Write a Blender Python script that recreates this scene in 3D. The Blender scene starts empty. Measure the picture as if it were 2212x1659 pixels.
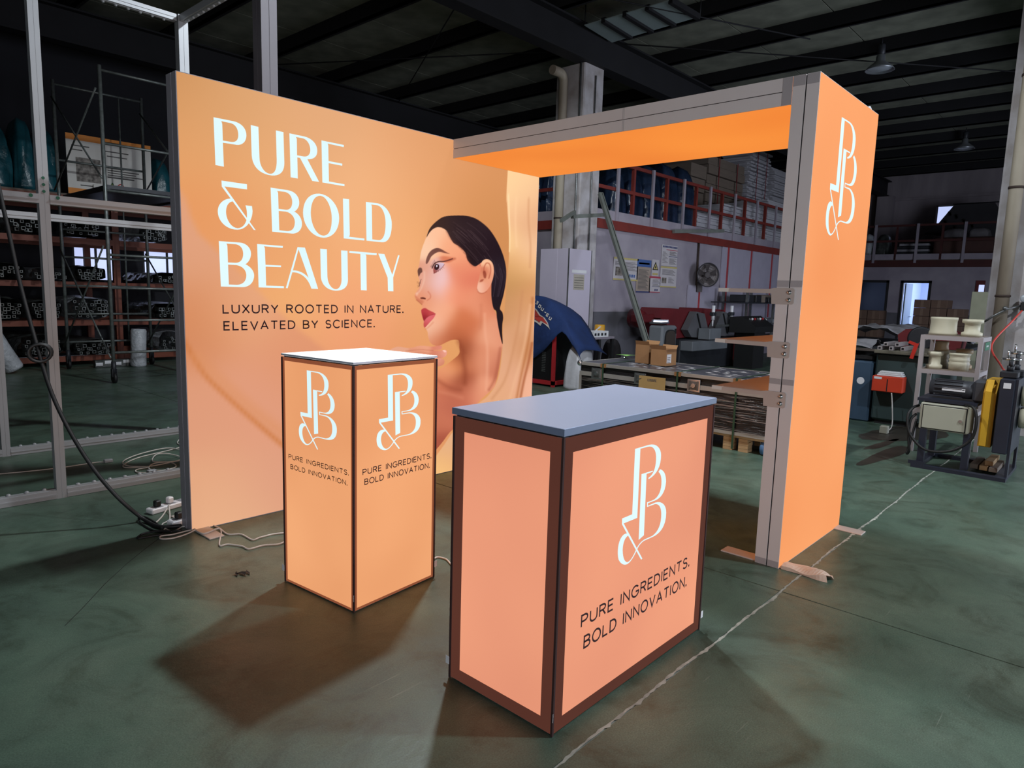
import bpy, bmesh, math, random
import numpy as np
from mathutils import Vector, Matrix
from mathutils.geometry import tessellate_polygon
random.seed(7); np.random.seed(7)
PI = math.pi
scene = bpy.context.scene
COL = scene.collection

# ------------------------------------------------------------------ camera
CAM = np.array([-1.5560, -3.8440, 1.4085])
F_PX = 1474.548
_p, _r, _yaw = 0.1343, 0.0298, 0.8339
def _cam_axes():
    cp, sp, cr, sr = math.cos(_p), math.sin(_p), math.cos(_r), math.sin(_r)
    fw = np.array([0, cp, -sp]); rt = np.array([1.0, 0, 0]); up = np.cross(rt, fw)
    R_, U_ = cr*rt + sr*up, -sr*rt + cr*up
    c, s = math.cos(_yaw), math.sin(_yaw)
    M = np.array([[c, s, 0], [-s, c, 0], [0, 0, 1]])
    return M @ R_, M @ U_, M @ fw
RT, UP, FW = _cam_axes()
cam_data = bpy.data.cameras.new('camera'); cam = bpy.data.objects.new('camera', cam_data); COL.objects.link(cam)
cam_data.sensor_fit = 'HORIZONTAL'; cam_data.sensor_width = 36.0; cam_data.lens = 36.0*F_PX/2212
cam_data.clip_start = 0.05; cam_data.clip_end = 200
cam.matrix_world = Matrix(((RT[0], UP[0], -FW[0], CAM[0]), (RT[1], UP[1], -FW[1], CAM[1]), (RT[2], UP[2], -FW[2], CAM[2]), (0, 0, 0, 1)))
scene.camera = cam

def ray(u, v): return RT*((u-1106)/F_PX) - UP*((v-829.5)/F_PX) + FW
def G(u, v, z=0.0):
    d = ray(u, v); return CAM + d*((z-CAM[2])/d[2])
def onY(u, v, Y):
    d = ray(u, v); return CAM + d*((Y-CAM[1])/d[1])
def onX(u, v, X):
    d = ray(u, v); return CAM + d*((X-CAM[0])/d[0])
def project(P):
    q = np.asarray(P, float) - CAM; w = q @ FW
    return 1106 + F_PX*(q @ RT)/w, 829.5 - F_PX*(q @ UP)/w

# ------------------------------------------------------------------ world, daylight, exposure
scene.view_settings.view_transform = 'Standard'
scene.view_settings.look = 'None'
scene.view_settings.exposure = 0.0
scene.view_settings.gamma = 1.0
scene.view_settings.use_curve_mapping = False
world = bpy.data.worlds.new('world'); scene.world = world; world.use_nodes = True
world.node_tree.nodes['Background'].inputs[0].default_value = (0.72, 0.82, 1.0, 1)
world.node_tree.nodes['Background'].inputs[1].default_value = 0.9

def area_light(name, loc, size, target, power, color):
    d = bpy.data.lights.new(name, 'AREA'); d.shape = 'RECTANGLE'; d.size, d.size_y = size
    d.energy = power; d.color = color
    o = bpy.data.objects.new(name, d); COL.objects.link(o); o.location = loc
    o.rotation_euler = (Vector(target)-Vector(loc)).to_track_quat('-Z', 'Y').to_euler()
    return o
# daylight entering through the loading door in the near long wall (right of the camera) and the yard door behind it
area_light('daylight_loading_door', (10.6, -8.85, 1.9), (5.4, 3.6), (10.6, 0, 1.6), 420, (0.78, 0.85, 1.0))
yd = area_light('daylight_yard_door', (-3.4, -8.85, 1.8), (4.4, 3.4), (1.9, -1.9, 1.4), 46, (0.92, 0.95, 1.0))
yd.data.spread = math.radians(62)

# ------------------------------------------------------------------ materials
def s2l(c):
    c = np.asarray(c, float)/255.0
    return np.where(c <= 0.04045, c/12.92, ((c+0.055)/1.055)**2.4)
_mats = {}
def mat(name, rgb, rough=0.6, metal=0.0, var=0.12, scale=6.0, bump=0.0, bscale=40.0, spec=0.5, emit=0.0, alpha=1.0, trans=0.0, stretch=None, rgb2=None):
    """procedural material; rgb in sRGB 0-255, a noise mixes it towards a darker (or a second) tone"""
    if name in _mats: return _mats[name]
    m = bpy.data.materials.new(name); m.use_nodes = True; nt = m.node_tree; b = nt.nodes['Principled BSDF']
    c = s2l(rgb); c2 = s2l(rgb2) if rgb2 is not None else c*(1-var)
    tc = nt.nodes.new('ShaderNodeTexCoord'); mp = nt.nodes.new('ShaderNodeMapping')
    nt.links.new(tc.outputs['Object'], mp.inputs['Vector'])
    if stretch: mp.inputs['Scale'].default_value = stretch
    n = nt.nodes.new('ShaderNodeTexNoise'); n.inputs['Scale'].default_value = scale; n.inputs['Detail'].default_value = 5
    nt.links.new(mp.outputs[0], n.inputs['Vector'])
    rp = nt.nodes.new('ShaderNodeValToRGB')
    rp.color_ramp.elements[0].position = 0.35; rp.color_ramp.elements[0].color = (*c2, 1)
    rp.color_ramp.elements[1].position = 0.65; rp.color_ramp.elements[1].color = (*c, 1)
    nt.links.new(n.outputs['Fac'], rp.inputs['Fac']); nt.links.new(rp.outputs['Color'], b.inputs['Base Color'])
    b.inputs['Roughness'].default_value = rough; b.inputs['Metallic'].default_value = metal
    b.inputs['Specular IOR Level'].default_value = spec
    if alpha < 1: b.inputs['Alpha'].default_value = alpha
    if trans: b.inputs['Transmission Weight'].default_value = trans
    if emit:
        nt.links.new(rp.outputs['Color'], b.inputs['Emission Color']); b.inputs['Emission Strength'].default_value = emit
    if bump:
        n2 = nt.nodes.new('ShaderNodeTexNoise'); n2.inputs['Scale'].default_value = bscale; n2.inputs['Detail'].default_value = 4
        nt.links.new(mp.outputs[0], n2.inputs['Vector'])
        bp = nt.nodes.new('ShaderNodeBump'); bp.inputs['Strength'].default_value = bump; bp.inputs['Distance'].default_value = 0.02
        nt.links.new(n2.outputs['Fac'], bp.inputs['Height']); nt.links.new(bp.outputs['Normal'], b.inputs['Normal'])
    _mats[name] = m; return m
def glow(name, rgb, strength=1.0, rgb2=None, scale=1.6):
    """backlit printed fabric: gives off light, a little uneven like fabric over LED strips"""
    if name in _mats: return _mats[name]
    m = bpy.data.materials.new(name); m.use_nodes = True; nt = m.node_tree
    b = nt.nodes['Principled BSDF']
    tc = nt.nodes.new('ShaderNodeTexCoord'); n = nt.nodes.new('ShaderNodeTexNoise'); n.inputs['Scale'].default_value = scale; n.inputs['Detail'].default_value = 1
    nt.links.new(tc.outputs['Object'], n.inputs['Vector'])
    rp = nt.nodes.new('ShaderNodeValToRGB'); c = s2l(rgb); c2 = s2l(rgb2) if rgb2 is not None else c*0.92
    rp.color_ramp.elements[0].position = 0.3; rp.color_ramp.elements[0].color = (*c2, 1)
    rp.color_ramp.elements[1].position = 0.7; rp.color_ramp.elements[1].color = (*c, 1)
    nt.links.new(n.outputs['Fac'], rp.inputs['Fac'])
    b.inputs['Base Color'].default_value = (*(c*0.06), 1); b.inputs['Roughness'].default_value = 0.9; b.inputs['Specular IOR Level'].default_value = 0.1
    nt.links.new(rp.outputs['Color'], b.inputs['Emission Color']); b.inputs['Emission Strength'].default_value = strength
    _mats[name] = m; return m

# ------------------------------------------------------------------ mesh builder
class MB:
    def __init__(s): s.v = []; s.f = []; s.smooth = []
    def add(s, vs, fs, smooth=False):
        k = len(s.v); s.v += [tuple(map(float, p)) for p in vs]
        for f in fs: s.f.append(tuple(i+k for i in f)); s.smooth.append(smooth)
        return s
    def box(s, lo, hi):
        (a, b, c), (d, e, f) = lo, hi
        s.add([(a,b,c),(d,b,c),(d,e,c),(a,e,c),(a,b,f),(d,b,f),(d,e,f),(a,e,f)], [(0,3,2,1),(4,5,6,7),(0,1,5,4),(1,2,6,5),(2,3,7,6),(3,0,4,7)]); return s
    def cbox(s, c, size, rot=None):
        h = [q/2 for q in size]; R = rot or Matrix.Identity(3); c = Vector(c); vs = []
        for x,y,z in ((-1,-1,-1),(1,-1,-1),(1,1,-1),(-1,1,-1),(-1,-1,1),(1,-1,1),(1,1,1),(-1,1,1)): vs.append(c + R @ Vector((x*h[0], y*h[1], z*h[2])))
        s.add(vs, [(0,3,2,1),(4,5,6,7),(0,1,5,4),(1,2,6,5),(2,3,7,6),(3,0,4,7)]); return s
    def bbox(s, lo, hi, r=0.006):
        """box with chamfered vertical and horizontal edges"""
        bm = bmesh.new(); bmesh.ops.create_cube(bm, size=1)
        lo, hi = Vector(lo), Vector(hi); c = (lo+hi)/2; d = hi-lo
        for v in bm.verts: v.co = Vector((v.co.x*d.x, v.co.y*d.y, v.co.z*d.z)) + c
        bmesh.ops.bevel(bm, geom=bm.edges[:], offset=min(r, min(d)*0.45), segments=1, affect='EDGES')
        bm.verts.index_update(); s.add([v.co for v in bm.verts], [[v.index for v in f.verts] for f in bm.faces]); bm.free(); return s
    def bar(s, p, q, w, h=None, up=(0, 0, 1)):
        p, q = Vector(p), Vector(q); d = (q-p); L = d.length
        if L < 1e-6: return s
        d /= L; u = Vector(up)
        if abs(d.dot(u)) > 0.98: u = Vector((1, 0, 0))
        x = d.cross(u).normalized(); z = x.cross(d).normalized(); h = h or w
        vs = []
        for e in (p, q):
            for a, b in ((-1,-1),(1,-1),(1,1),(-1,1)): vs.append(e + x*(a*w/2) + z*(b*h/2))
        s.add(vs, [(3,2,1,0),(4,5,6,7),(0,1,5,4),(1,2,6,5),(2,3,7,6),(3,0,4,7)]); return s
    def tube(s, pts, r, n=8, cap=True, closed=False):
        pts = [Vector(p) for p in pts]; N = len(pts); rs = r if isinstance(r, (list, tuple)) else [r]*N
        t0 = (pts[1]-pts[0]).normalized(); u = Vector((0, 0, 1))
        if abs(t0.dot(u)) > 0.95: u = Vector((1, 0, 0))
        x = t0.cross(u).normalized(); vs = []
        for i, p in enumerate(pts):
            if closed: t = (pts[(i+1) % N]-pts[i-1]).normalized()
            else: t = (pts[min(i+1, N-1)]-pts[max(i-1, 0)])
            t = t.normalized() if t.length > 1e-9 else t0
            x = (x - t*x.dot(t)); x = x.normalized() if x.length > 1e-9 else t.orthogonal().normalized(); y = t.cross(x)
            for k in range(n): a = 2*PI*k/n; vs.append(p + (x*math.cos(a)+y*math.sin(a))*rs[i])
        fs = []
        M = N if closed else N-1
        for i in range(M):
            j = (i+1) % N
            for k in range(n): fs.append((i*n+k, i*n+(k+1) % n, j*n+(k+1) % n, j*n+k))
        s.add(vs, fs, True)
        if cap and not closed:
            k0 = len(s.v)-len(vs); s.f.append(tuple(k0+k for k in reversed(range(n)))); s.f.append(tuple(k0+(N-1)*n+k for k in range(n))); s.smooth += [False, False]
        return s
    def cyl(s, p, q, r, n=16, r2=None): return s.tube([p, q], [r, r if r2 is None else r2], n)
    def lathe(s, prof, c=(0, 0, 0), n=24, axis='Z'):
        """prof: list of (radius, height)"""
        vs = []; c = Vector(c)
        for r, h in prof:
            for k in range(n):
                a = 2*PI*k/n; p = (r*math.cos(a), r*math.sin(a), h)
                if axis == 'X': p = (h, r*math.cos(a), r*math.sin(a))
                if axis == 'Y': p = (r*math.sin(a), h, r*math.cos(a))
                vs.append(c+Vector(p))
        fs = [(i*n+k, i*n+(k+1) % n, (i+1)*n+(k+1) % n, (i+1)*n+k) for i in range(len(prof)-1) for k in range(n)]
        s.add(vs, fs, True); return s
    def prism(s, poly, axis, a, b):
        """poly: 2D outline; axis 'X' -> (y,z), 'Y' -> (x,z), 'Z' -> (x,y)"""
        def p3(p, t): return {'X': (t, p[0], p[1]), 'Y': (p[0], t, p[1]), 'Z': (p[0], p[1], t)}[axis]
        n = len(poly); vs = [p3(p, a) for p in poly]+[p3(p, b) for p in poly]
        tris = tessellate_polygon([[Vector((p[0], p[1], 0)) for p in poly]])
        fs = [tuple(t) for t in tris]+[tuple(i+n for i in reversed(t)) for t in tris]+[(i, (i+1) % n, (i+1) % n+n, i+n) for i in range(n)]
        s.add(vs, fs); return s
    def sphere(s, c, r, n=12, m=8, sz=None):
        sz = sz or (1, 1, 1); vs = []
        for i in range(m+1):
            th = PI*i/m
            for k in range(n): a = 2*PI*k/n; vs.append((c[0]+r*sz[0]*math.sin(th)*math.cos(a), c[1]+r*sz[1]*math.sin(th)*math.sin(a), c[2]+r*sz[2]*math.cos(th)))
        s.add(vs, [(i*n+k, i*n+(k+1) % n, (i+1)*n+(k+1) % n, (i+1)*n+k) for i in range(m) for k in range(n)], True); return s
    def mesh(s, name, off=(0, 0, 0)):
        me = bpy.data.meshes.new(name); o = Vector(off)
        me.from_pydata([tuple(Vector(p)-o) for p in s.v], [], s.f)
        if any(s.smooth):
            me.polygons.foreach_set('use_smooth', s.smooth)
        bm = bmesh.new(); bm.from_mesh(me); bmesh.ops.recalc_face_normals(bm, faces=bm.faces[:]); bm.to_mesh(me); bm.free()
        me.update(); return me

def link(name, me, m, parent=None):
    o = bpy.data.objects.new(name, me); COL.objects.link(o)
    if m is not None:
        if not me.materials: me.materials.append(m)
    if parent is not None: o.parent = parent
    return o
def thing(name, label, cat, loc=(0, 0, 0), rotz=0.0, group=None, kind=None):
    o = bpy.data.objects.new(name, None); COL.objects.link(o); o.empty_display_size = 0.1
    o.location = loc; o.rotation_euler = (0, 0, rotz); o['label'] = label; o['category'] = cat
    if group: o['group'] = group
    if kind: o['kind'] = kind
    return o
def wloc(p):
    l = Vector((0, 0, 0))
    while p is not None: l = l + p.location; p = p.parent
    return l
def part(parent, name, mb, m, world=True, label=None, kind=None):
    """world=True: the builder holds world coordinates (parent unrotated)"""
    off = wloc(parent) if world else (0, 0, 0)
    o = link(name, mb.mesh(name, off), m, parent)
    if label: o['label'] = label
    if kind: o['kind'] = kind
    return o
def solo(name, mb, m, label, cat, group=None, kind=None, origin=None):
    if origin is None:
        a = np.array(mb.v); lo, hi = a.min(0), a.max(0); origin = ((lo[0]+hi[0])/2, (lo[1]+hi[1])/2, lo[2])
    o = link(name, mb.mesh(name, origin), m); o.location = origin; o['label'] = label; o['category'] = cat
    if group: o['group'] = group
    if kind: o['kind'] = kind
    return o
def struct(name, mb, m, label=None, parent=None):
    if parent is not None: return part(parent, name, mb, m)
    a = np.array(mb.v); lo, hi = a.min(0), a.max(0); og = ((lo[0]+hi[0])/2, (lo[1]+hi[1])/2, lo[2])
    o = link(name, mb.mesh(name, og), m); o.location = og
    o['kind'] = 'structure'; o['label'] = label or name.replace('_', ' '); o['category'] = name.split('_')[0]
    return o
def dup(o, parent=None):
    c = o.copy(); COL.objects.link(c); c.parent = parent
    for ch in list(o.children): dup(ch, c)
    return c

M = {}
M['alu'] = mat('satin aluminium', (206, 200, 199), 0.5, 0.0, 0.04, 3)
M['alu_tape'] = mat('dull splice plate', (160, 156, 158), 0.5, 0.0, 0.05, 3)
M['alu_dark'] = mat('darker grey frame side', (150, 146, 154), 0.5, 0.0, 0.05, 3)  # darker grey than the tower and beam frames
M['seam'] = mat('black seam gap', (18, 16, 20), 0.8, 0, 0.1)
M['white'] = mat('white plastic', (226, 226, 230), 0.45, 0, 0.04)
M['black'] = mat('black rubber', (22, 22, 24), 0.55, 0, 0.2)
M['steel'] = mat('dull galvanised steel', (130, 132, 132), 0.38, 0.7, 0.25, 14)
M['dark_steel'] = mat('dark painted steel', (46, 48, 54), 0.5, 0.2, 0.25, 5)
M['red_paint'] = mat('oxide red paint', (124, 44, 36), 0.6, 0, 0.2, 4)
M['orange_paint'] = mat('orange rack paint', (120, 52, 24), 0.55, 0, 0.2, 3)
M['cardboard'] = mat('cardboard', (164, 122, 82), 0.85, 0, 0.12, 5)
M['wood'] = mat('raw pallet wood', (186, 154, 112), 0.8, 0, 0.22, 4, stretch=(1, 1, 8))
M['film'] = mat('crumpled clear wrap', (186, 190, 196), 0.22, 0, 0.25, 8, bump=0.9, bscale=22)
M['chrome'] = mat('chrome latch', (205, 205, 208), 0.16, 0.95, 0.05)
M['white_cable'] = mat('white cable sheath', (205, 200, 194), 0.5, 0, 0.05)

# ================================================================== the hall
def floor_material():
    m = bpy.data.materials.new('green epoxy floor'); m.use_nodes = True; nt = m.node_tree; b = nt.nodes['Principled BSDF']; L = nt.links.new
    ge = nt.nodes.new('ShaderNodeNewGeometry')
    def noise(sc, det, rough=0.6, dist=0.0):
        n = nt.nodes.new('ShaderNodeTexNoise'); n.inputs['Scale'].default_value = sc; n.inputs['Detail'].default_value = det; n.inputs['Roughness'].default_value = rough; n.inputs['Distortion'].default_value = dist
        L(ge.outputs['Position'], n.inputs['Vector']); return n
    def ramp(src, pts):
        r = nt.nodes.new('ShaderNodeValToRGB'); e = r.color_ramp.elements
        while len(e) < len(pts): e.new(0.5)
        for q, (p, c) in zip(e, pts): q.position = p; q.color = (*c, 1)
        L(src, r.inputs['Fac']); return r
    def mix(kind, fac, a, c):
        x = nt.nodes.new('ShaderNodeMix'); x.data_type = 'RGBA'; x.blend_type = kind
        if isinstance(fac, float): x.inputs[0].default_value = fac
        else: L(fac, x.inputs[0])
        L(a, x.inputs[6]); L(c, x.inputs[7]); return x.outputs[2]
    base = ramp(noise(0.7, 6).outputs['Fac'], [(0.3, s2l((64, 82, 72))), (0.5, s2l((75, 95, 82))), (0.72, s2l((96, 112, 97)))])
    blot = ramp(noise(2.6, 8, 0.7, 1.2).outputs['Fac'], [(0.34, (0.5, 0.48, 0.42)), (0.5, (1, 1, 1)), (0.66, (1.2, 1.22, 1.2))])
    c1 = mix('MULTIPLY', 0.8, base.outputs[0], blot.outputs[0])
    sp = ramp(noise(190, 3).outputs['Fac'], [(0.3, (0.55, 0.55, 0.55)), (0.5, (1, 1, 1)), (0.72, (1.6, 1.6, 1.55))])
    c2 = mix('MULTIPLY', 0.6, c1, sp.outputs[0])
    # long scuff scratches
    mp = nt.nodes.new('ShaderNodeMapping'); mp.inputs['Scale'].default_value = (3.0, 60, 1); mp.inputs['Rotation'].default_value = (0, 0, 0.5); L(ge.outputs['Position'], mp.inputs['Vector'])
    ns = nt.nodes.new('ShaderNodeTexNoise'); ns.inputs['Scale'].default_value = 1.0; ns.inputs['Detail'].default_value = 3; L(mp.outputs[0], ns.inputs['Vector'])
    scr = ramp(ns.outputs['Fac'], [(0.70, (0, 0, 0)), (0.78, (0.35, 0.35, 0.35))])
    pale = nt.nodes.new('ShaderNodeRGB'); pale.outputs[0].default_value = (*s2l((150, 158, 146)), 1)
    c3 = mix('MIX', scr.outputs[0], c2, pale.outputs[0])
    L(c3, b.inputs['Base Color'])
    rr = ramp(noise(3.0, 6, 0.7).outputs['Fac'], [(0.3, (0.30, 0.30, 0.30)), (0.7, (0.52, 0.52, 0.52))]); L(rr.outputs[0], b.inputs['Roughness'])
    bp = nt.nodes.new('ShaderNodeBump'); bp.inputs['Strength'].default_value = 0.12; bp.inputs['Distance'].default_value = 0.01
    L(noise(30, 5).outputs['Fac'], bp.inputs['Height']); L(bp.outputs['Normal'], b.inputs['Normal'])
    return m
M['floor'] = floor_material()
M['joint'] = mat('chalky joint filler', (168, 172, 162), 0.9, 0, 0.4, 22)
M['wall_white'] = mat('dirty whitewashed wall', (158, 150, 160), 0.85, 0, 0.10, 1.6, rgb2=(138, 130, 142))
M['wall_dado'] = mat('grey painted dado', (98, 96, 104), 0.8, 0, 0.25, 2.2)
M['concrete'] = mat('weathered concrete wall', (172, 162, 168), 0.9, 0, 0.3, 2.0, stretch=(1, 1, 0.15))
M['dark_wall'] = mat('dark cladding', (40, 40, 46), 0.9, 0, 0.2, 1)
M['roof'] = mat('dusty insulation roof panel', (128, 130, 116), 0.95, 0, 0.35, 2.5)
M['roof_steel'] = mat('dark roof steel', (24, 23, 28), 0.7, 0.1, 0.3, 2)
X0, X1, XE, Y0, Y1 = -7.0, 22.0, 26.0, -9.0, 10.6
MEZ_Y, MEZ_X, MEZ_Z = 3.30, 8.40, 2.72          # mezzanine edge planes and height
ROOF_Z = 5.95

fl = struct('floor', MB().box((X0, Y0, -0.30), (X1, Y1, -0.0035)), M['joint'], 'concrete floor painted green with slab joints')
xs = [X0, -4.35, 1.69, 7.73, 13.8, X1]; ys = [Y0, -2.705, 3.4, Y1]
for i in range(len(xs)-1):
    for j in range(len(ys)-1):
        g = 0.0045
        part(fl, 'floor_slab', MB().box((xs[i]+g, ys[j]+g, -0.003), (xs[i+1]-g, ys[j+1]-g, 0.0)), M['floor'])
# hairline crack running out from under the wall panel
M['crack'] = mat('dark floor crack', (34, 38, 34), .95)
cpx = [(348, 1160), (318, 1182), (276, 1216), (226, 1262), (180, 1312), (140, 1352)]
for (ua, va), (ub, vb) in zip(cpx[:-1], cpx[1:]):
    a_, b_ = Vector(G(ua, va)), Vector(G(ub, vb)); part(fl, 'crack', MB().bar((a_.x, a_.y, .0004), (b_.x, b_.y, .0004), .003, .0006), M['crack'])
# crumbled pale filler standing in the open joint that runs past the counters
fb = MB(); vs = []; nj = 430
for k in range(nj):
    x = -.6+k*.02; wa, wb = random.uniform(.002, .008), random.uniform(.002, .008)
    if random.random() < .08: wa += .008
    y = -2.705+.004*math.sin(x*3.1)+.003*math.sin(x*11); vs += [(x, y-wa, .0006), (x, y+wb, .0006)]
fb.add(vs, [(2*k, 2*k+2, 2*k+3, 2*k+1) for k in range(nj-1)])
part(fl, 'joint_filler', fb, M['joint'], kind='stuff')

wl = struct('wall_left', MB().box((X0-.25, Y0, 0), (X0, Y1, ROOF_Z)), M['dark_wall'], 'dark end wall of the hall, left and behind')
# near long wall with its loading door opening (outside the picture, daylight comes in there)
wn = struct('wall_near', MB().box((X0, Y0-.25, 0), (-5.7, Y0, ROOF_Z)).box((-1.1, Y0-.25, 0), (7.8, Y0, ROOF_Z)).box((-5.7, Y0-.25, 3.6), (-1.1, Y0, ROOF_Z)).box((13.4, Y0-.25, 0), (XE, Y0, ROOF_Z)).box((7.8, Y0-.25, 3.8), (13.4, Y0, ROOF_Z)), M['wall_white'], 'near long wall with two door openings')
# far long wall behind the racks with a strip of windows
WZ0, WZ1 = 1.35, 2.12
mb = MB().box((X0, Y1, 0), (XE, Y1+.25, WZ0)).box((X0, Y1, WZ1), (XE, Y1+.25, ROOF_Z))
wins = [(2.35, 3.15), (3.55, 4.5), (4.85, 5.75), (6.1, 7.0)]
edges = [X0]+[e for w in wins for e in w]+[XE]
for k in range(0, len(edges), 2): mb.box((edges[k], Y1, WZ0), (edges[k+1], Y1+.25, WZ1))
wr = struct('wall_back', mb, M['dark_wall'], 'dark long wall behind the storage racks')
M['sky_glass'] = mat('bright daylight pane', (196, 208, 250), 0.2, 0, 0.04, 2, emit=1.0)
for k, (a, b) in enumerate(wins):
    w = struct('window_%d' % (k+1), MB().box((a, Y1+.06, WZ0), (b, Y1+.10, WZ0+.05)).box((a, Y1+.06, WZ1-.05), (b, Y1+.10, WZ1)).box((a, Y1+.06, WZ0), (a+.05, Y1+.10, WZ1)).box((b-.05, Y1+.06, WZ0), (b, Y1+.10, WZ1)).box(((a+b)/2-.02, Y1+.06, WZ0), ((a+b)/2+.02, Y1+.10, WZ1)), M['dark_steel'], 'window in the long wall behind the profile racks')
    part(w, 'window_pane', MB().box((a+.05, Y1+.075, WZ0+.05), (b-.05, Y1+.085, WZ1-.05)), M['sky_glass'])

# far end wall: whitewashed below, stained concrete above, two doors and a high window
d1a, d1b = onX(1920, 620, X1)[1], onX(1920, 620, X1)[1]+1.0
d2a, d2b = onX(2012, 620, X1)[1], onX(1946, 620, X1)[1]
DH = 2.10
hw_a, hw_b = onX(2085, 470, XE)[1], onX(2020, 470, XE)[1]; hz0, hz1 = onX(2022, 488, XE)[2], onX(2022, 444, XE)[2]
mb = MB()
mb.box((X1, Y0, 0), (X1+.25, d2a, MEZ_Z-.16)).box((X1, d2b, 0), (X1+.25, d1a, MEZ_Z-.16)).box((X1, d1b, 0), (X1+.25, Y1, MEZ_Z-.16)).box((X1, d2a, DH), (X1+.25, d2b, MEZ_Z-.16)).box((X1, d1a, DH), (X1+.25, d1b, MEZ_Z-.16))
wf = struct('wall_far', mb, M['wall_white'], 'whitewashed end wall with two doorways')
mb = MB().box((XE, Y0, MEZ_Z), (XE+.25, Y1, hz0)).box((XE, Y0, hz1), (XE+.25, Y1, ROOF_Z)).box((XE, Y0, hz0), (XE+.25, hw_a, hz1)).box((XE, hw_b, hz0), (XE+.25, Y1, hz1)).box((XE, Y0, 0), (XE+.25, Y1, MEZ_Z))
wu = struct('wall_end', mb, M['concrete'], 'stained concrete end wall above the far gallery')
part(wf, 'dado', MB().box((X1-.012, d2b, 0), (X1, d1a, 1.12)).box((X1-.012, Y0, 0), (X1, d2a, 1.12)), M['wall_dado'])
zc = onX(2000, 428, XE)[2]
part(wu, 'string_course', MB().box((XE-.06, Y0, zc-.04), (XE, 3.2, zc+.04)), M['concrete'])
part(wu, 'pilaster', MB().box((XE-.35, onX(1932, 460, XE)[1], MEZ_Z), (XE, onX(1898, 460, XE)[1], zc+.1)), M['concrete'])
w = struct('window_5', MB().box((XE+.02, hw_a, hz0), (XE+.08, hw_b, hz0+.05)).box((XE+.02, hw_a, hz1-.05), (XE+.08, hw_b, hz1)).box((XE+.02, hw_a, hz0), (XE+.08, hw_a+.05, hz1)).box((XE+.02, hw_b-.06, hz0), (XE+.08, hw_b, hz1)), M['white'], 'small high window in the far end wall')
part(w, 'window_pane', MB().box((XE+.045, hw_a+.05, hz0+.05), (XE+.055, hw_b-.06, hz1-.05)), M['sky_glass'])
M['door_frame'] = mat('black door frame', (22, 22, 26), 0.5, 0, 0.1)
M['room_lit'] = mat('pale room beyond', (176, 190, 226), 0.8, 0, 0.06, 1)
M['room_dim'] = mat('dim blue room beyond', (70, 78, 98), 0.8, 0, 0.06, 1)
M['door_leaf'] = mat('pale blue door leaf', (120, 136, 150), 0.5, 0, 0.08, 1)
for k, (a, b, rm) in enumerate(((d1a, d1b, 'room_dim'), (d2a, d2b, 'room_lit'))):
    t = 0.07
    d = struct('door_%d' % (k+1), MB().box((X1-.03, a, 0), (X1+.10, a+t, DH)).box((X1-.03, b-t, 0), (X1+.10, b, DH)).box((X1-.03, a, DH-t), (X1+.10, b, DH)), M['door_frame'], ['dark door frame to an unlit room, beside the tower', 'door frame standing open to a daylit room'][k])
    if k == 1:
        lf = part(d, 'door_leaf', MB().bbox((X1+.12, b-t-.05, .02), (X1+.95, b-t-.01, DH-t-.01), .004), M['door_leaf'])
        part(lf, 'door_handle', MB().cyl((X1+.80, b-t-.05, 1.0), (X1+.80, b-t-.12, 1.0), .012, 8).cyl((X1+.80, b-t-.11, 1.0), (X1+.70, b-t-.11, 1.0), .011, 8), M['chrome'])
# the rooms behind the doors: back walls, side walls and floors
mb = MB().box((X1+3.2, d2a-1.2, 0), (X1+3.3, d2b+.12, 2.45)).box((X1+.25, d2b+.12, 0), (X1+3.3, d2b+.2, 2.45)).box((X1+.25, d2a-1.3, 0), (X1+3.3, d2a-1.2, 2.45)).box((X1+.25, d2a-1.3, 2.45), (X1+3.3, d2b+.2, 2.5))
struct('wall_daylit_room', mb, M['room_lit'], 'pale walls of the daylit room beyond the open door')
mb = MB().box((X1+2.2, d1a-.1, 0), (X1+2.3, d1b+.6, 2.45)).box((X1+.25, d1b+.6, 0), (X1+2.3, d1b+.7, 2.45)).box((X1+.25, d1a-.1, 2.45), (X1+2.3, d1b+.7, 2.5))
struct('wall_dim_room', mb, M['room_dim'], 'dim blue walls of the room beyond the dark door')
struct('floor_rooms', MB().box((X1, d2a-1.3, -.3), (X1+3.3, d1b+.7, 0)), M['joint'], 'floor of the rooms beyond the doors')
area_light('daylight_room_window', (X1+1.6, d2a-1.1, 1.7), (1.4, 1.3), (X1+1.6, d2b, 1.3), 95, (0.74, 0.82, 1.0))

area_light('dim_room_fill', (X1+1.2, d1b+.5, 1.7), (.9, .9), (X1+1.2, d1a, 1.2), 7, (0.74, 0.82, 1.0))  # added fill to lift the dim room; no window stands there

# roof: panels, purlins along Y, rafters along X
ce = struct('ceiling', MB().box((X0, Y0, ROOF_Z+.012), (XE, Y1, ROOF_Z+.2)), M['roof_steel'], 'dark roof of insulation panels on steel purlins')
PUR = [5.42+1.62*k for k in range(-7, 13)]
ry = [Y0, -5.9, -2.8, 0.25, 1.75, 3.3, 4.85, 6.4, 7.95, 9.4, Y1]
for i in range(len(PUR)-1):
    for j in range(len(ry)-1):
        part(ce, 'roof_panel', MB().box((PUR[i]+.02, ry[j]+.012, ROOF_Z-.01), (PUR[i+1]-.02, ry[j+1]-.012, ROOF_Z+.012)), M['roof'])
for x in PUR:
    part(ce, 'purlin', MB().box((x-.035, Y0, ROOF_Z-.25), (x+.035, Y1, ROOF_Z-.01)).box((x-.035, Y0, ROOF_Z-.25), (x+.085, Y1, ROOF_Z-.235)), M['roof_steel'])
for y in (9.4, 3.3, -2.8):
    part(ce, 'rafter', MB().box((X0, y-.006, 5.18), (XE, y+.006, 5.69)).box((X0, y-.13, 5.15), (XE, y+.13, 5.18)).box((X0, y-.13, 5.67), (XE, y+.13, 5.70)), M['roof_steel'])
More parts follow.
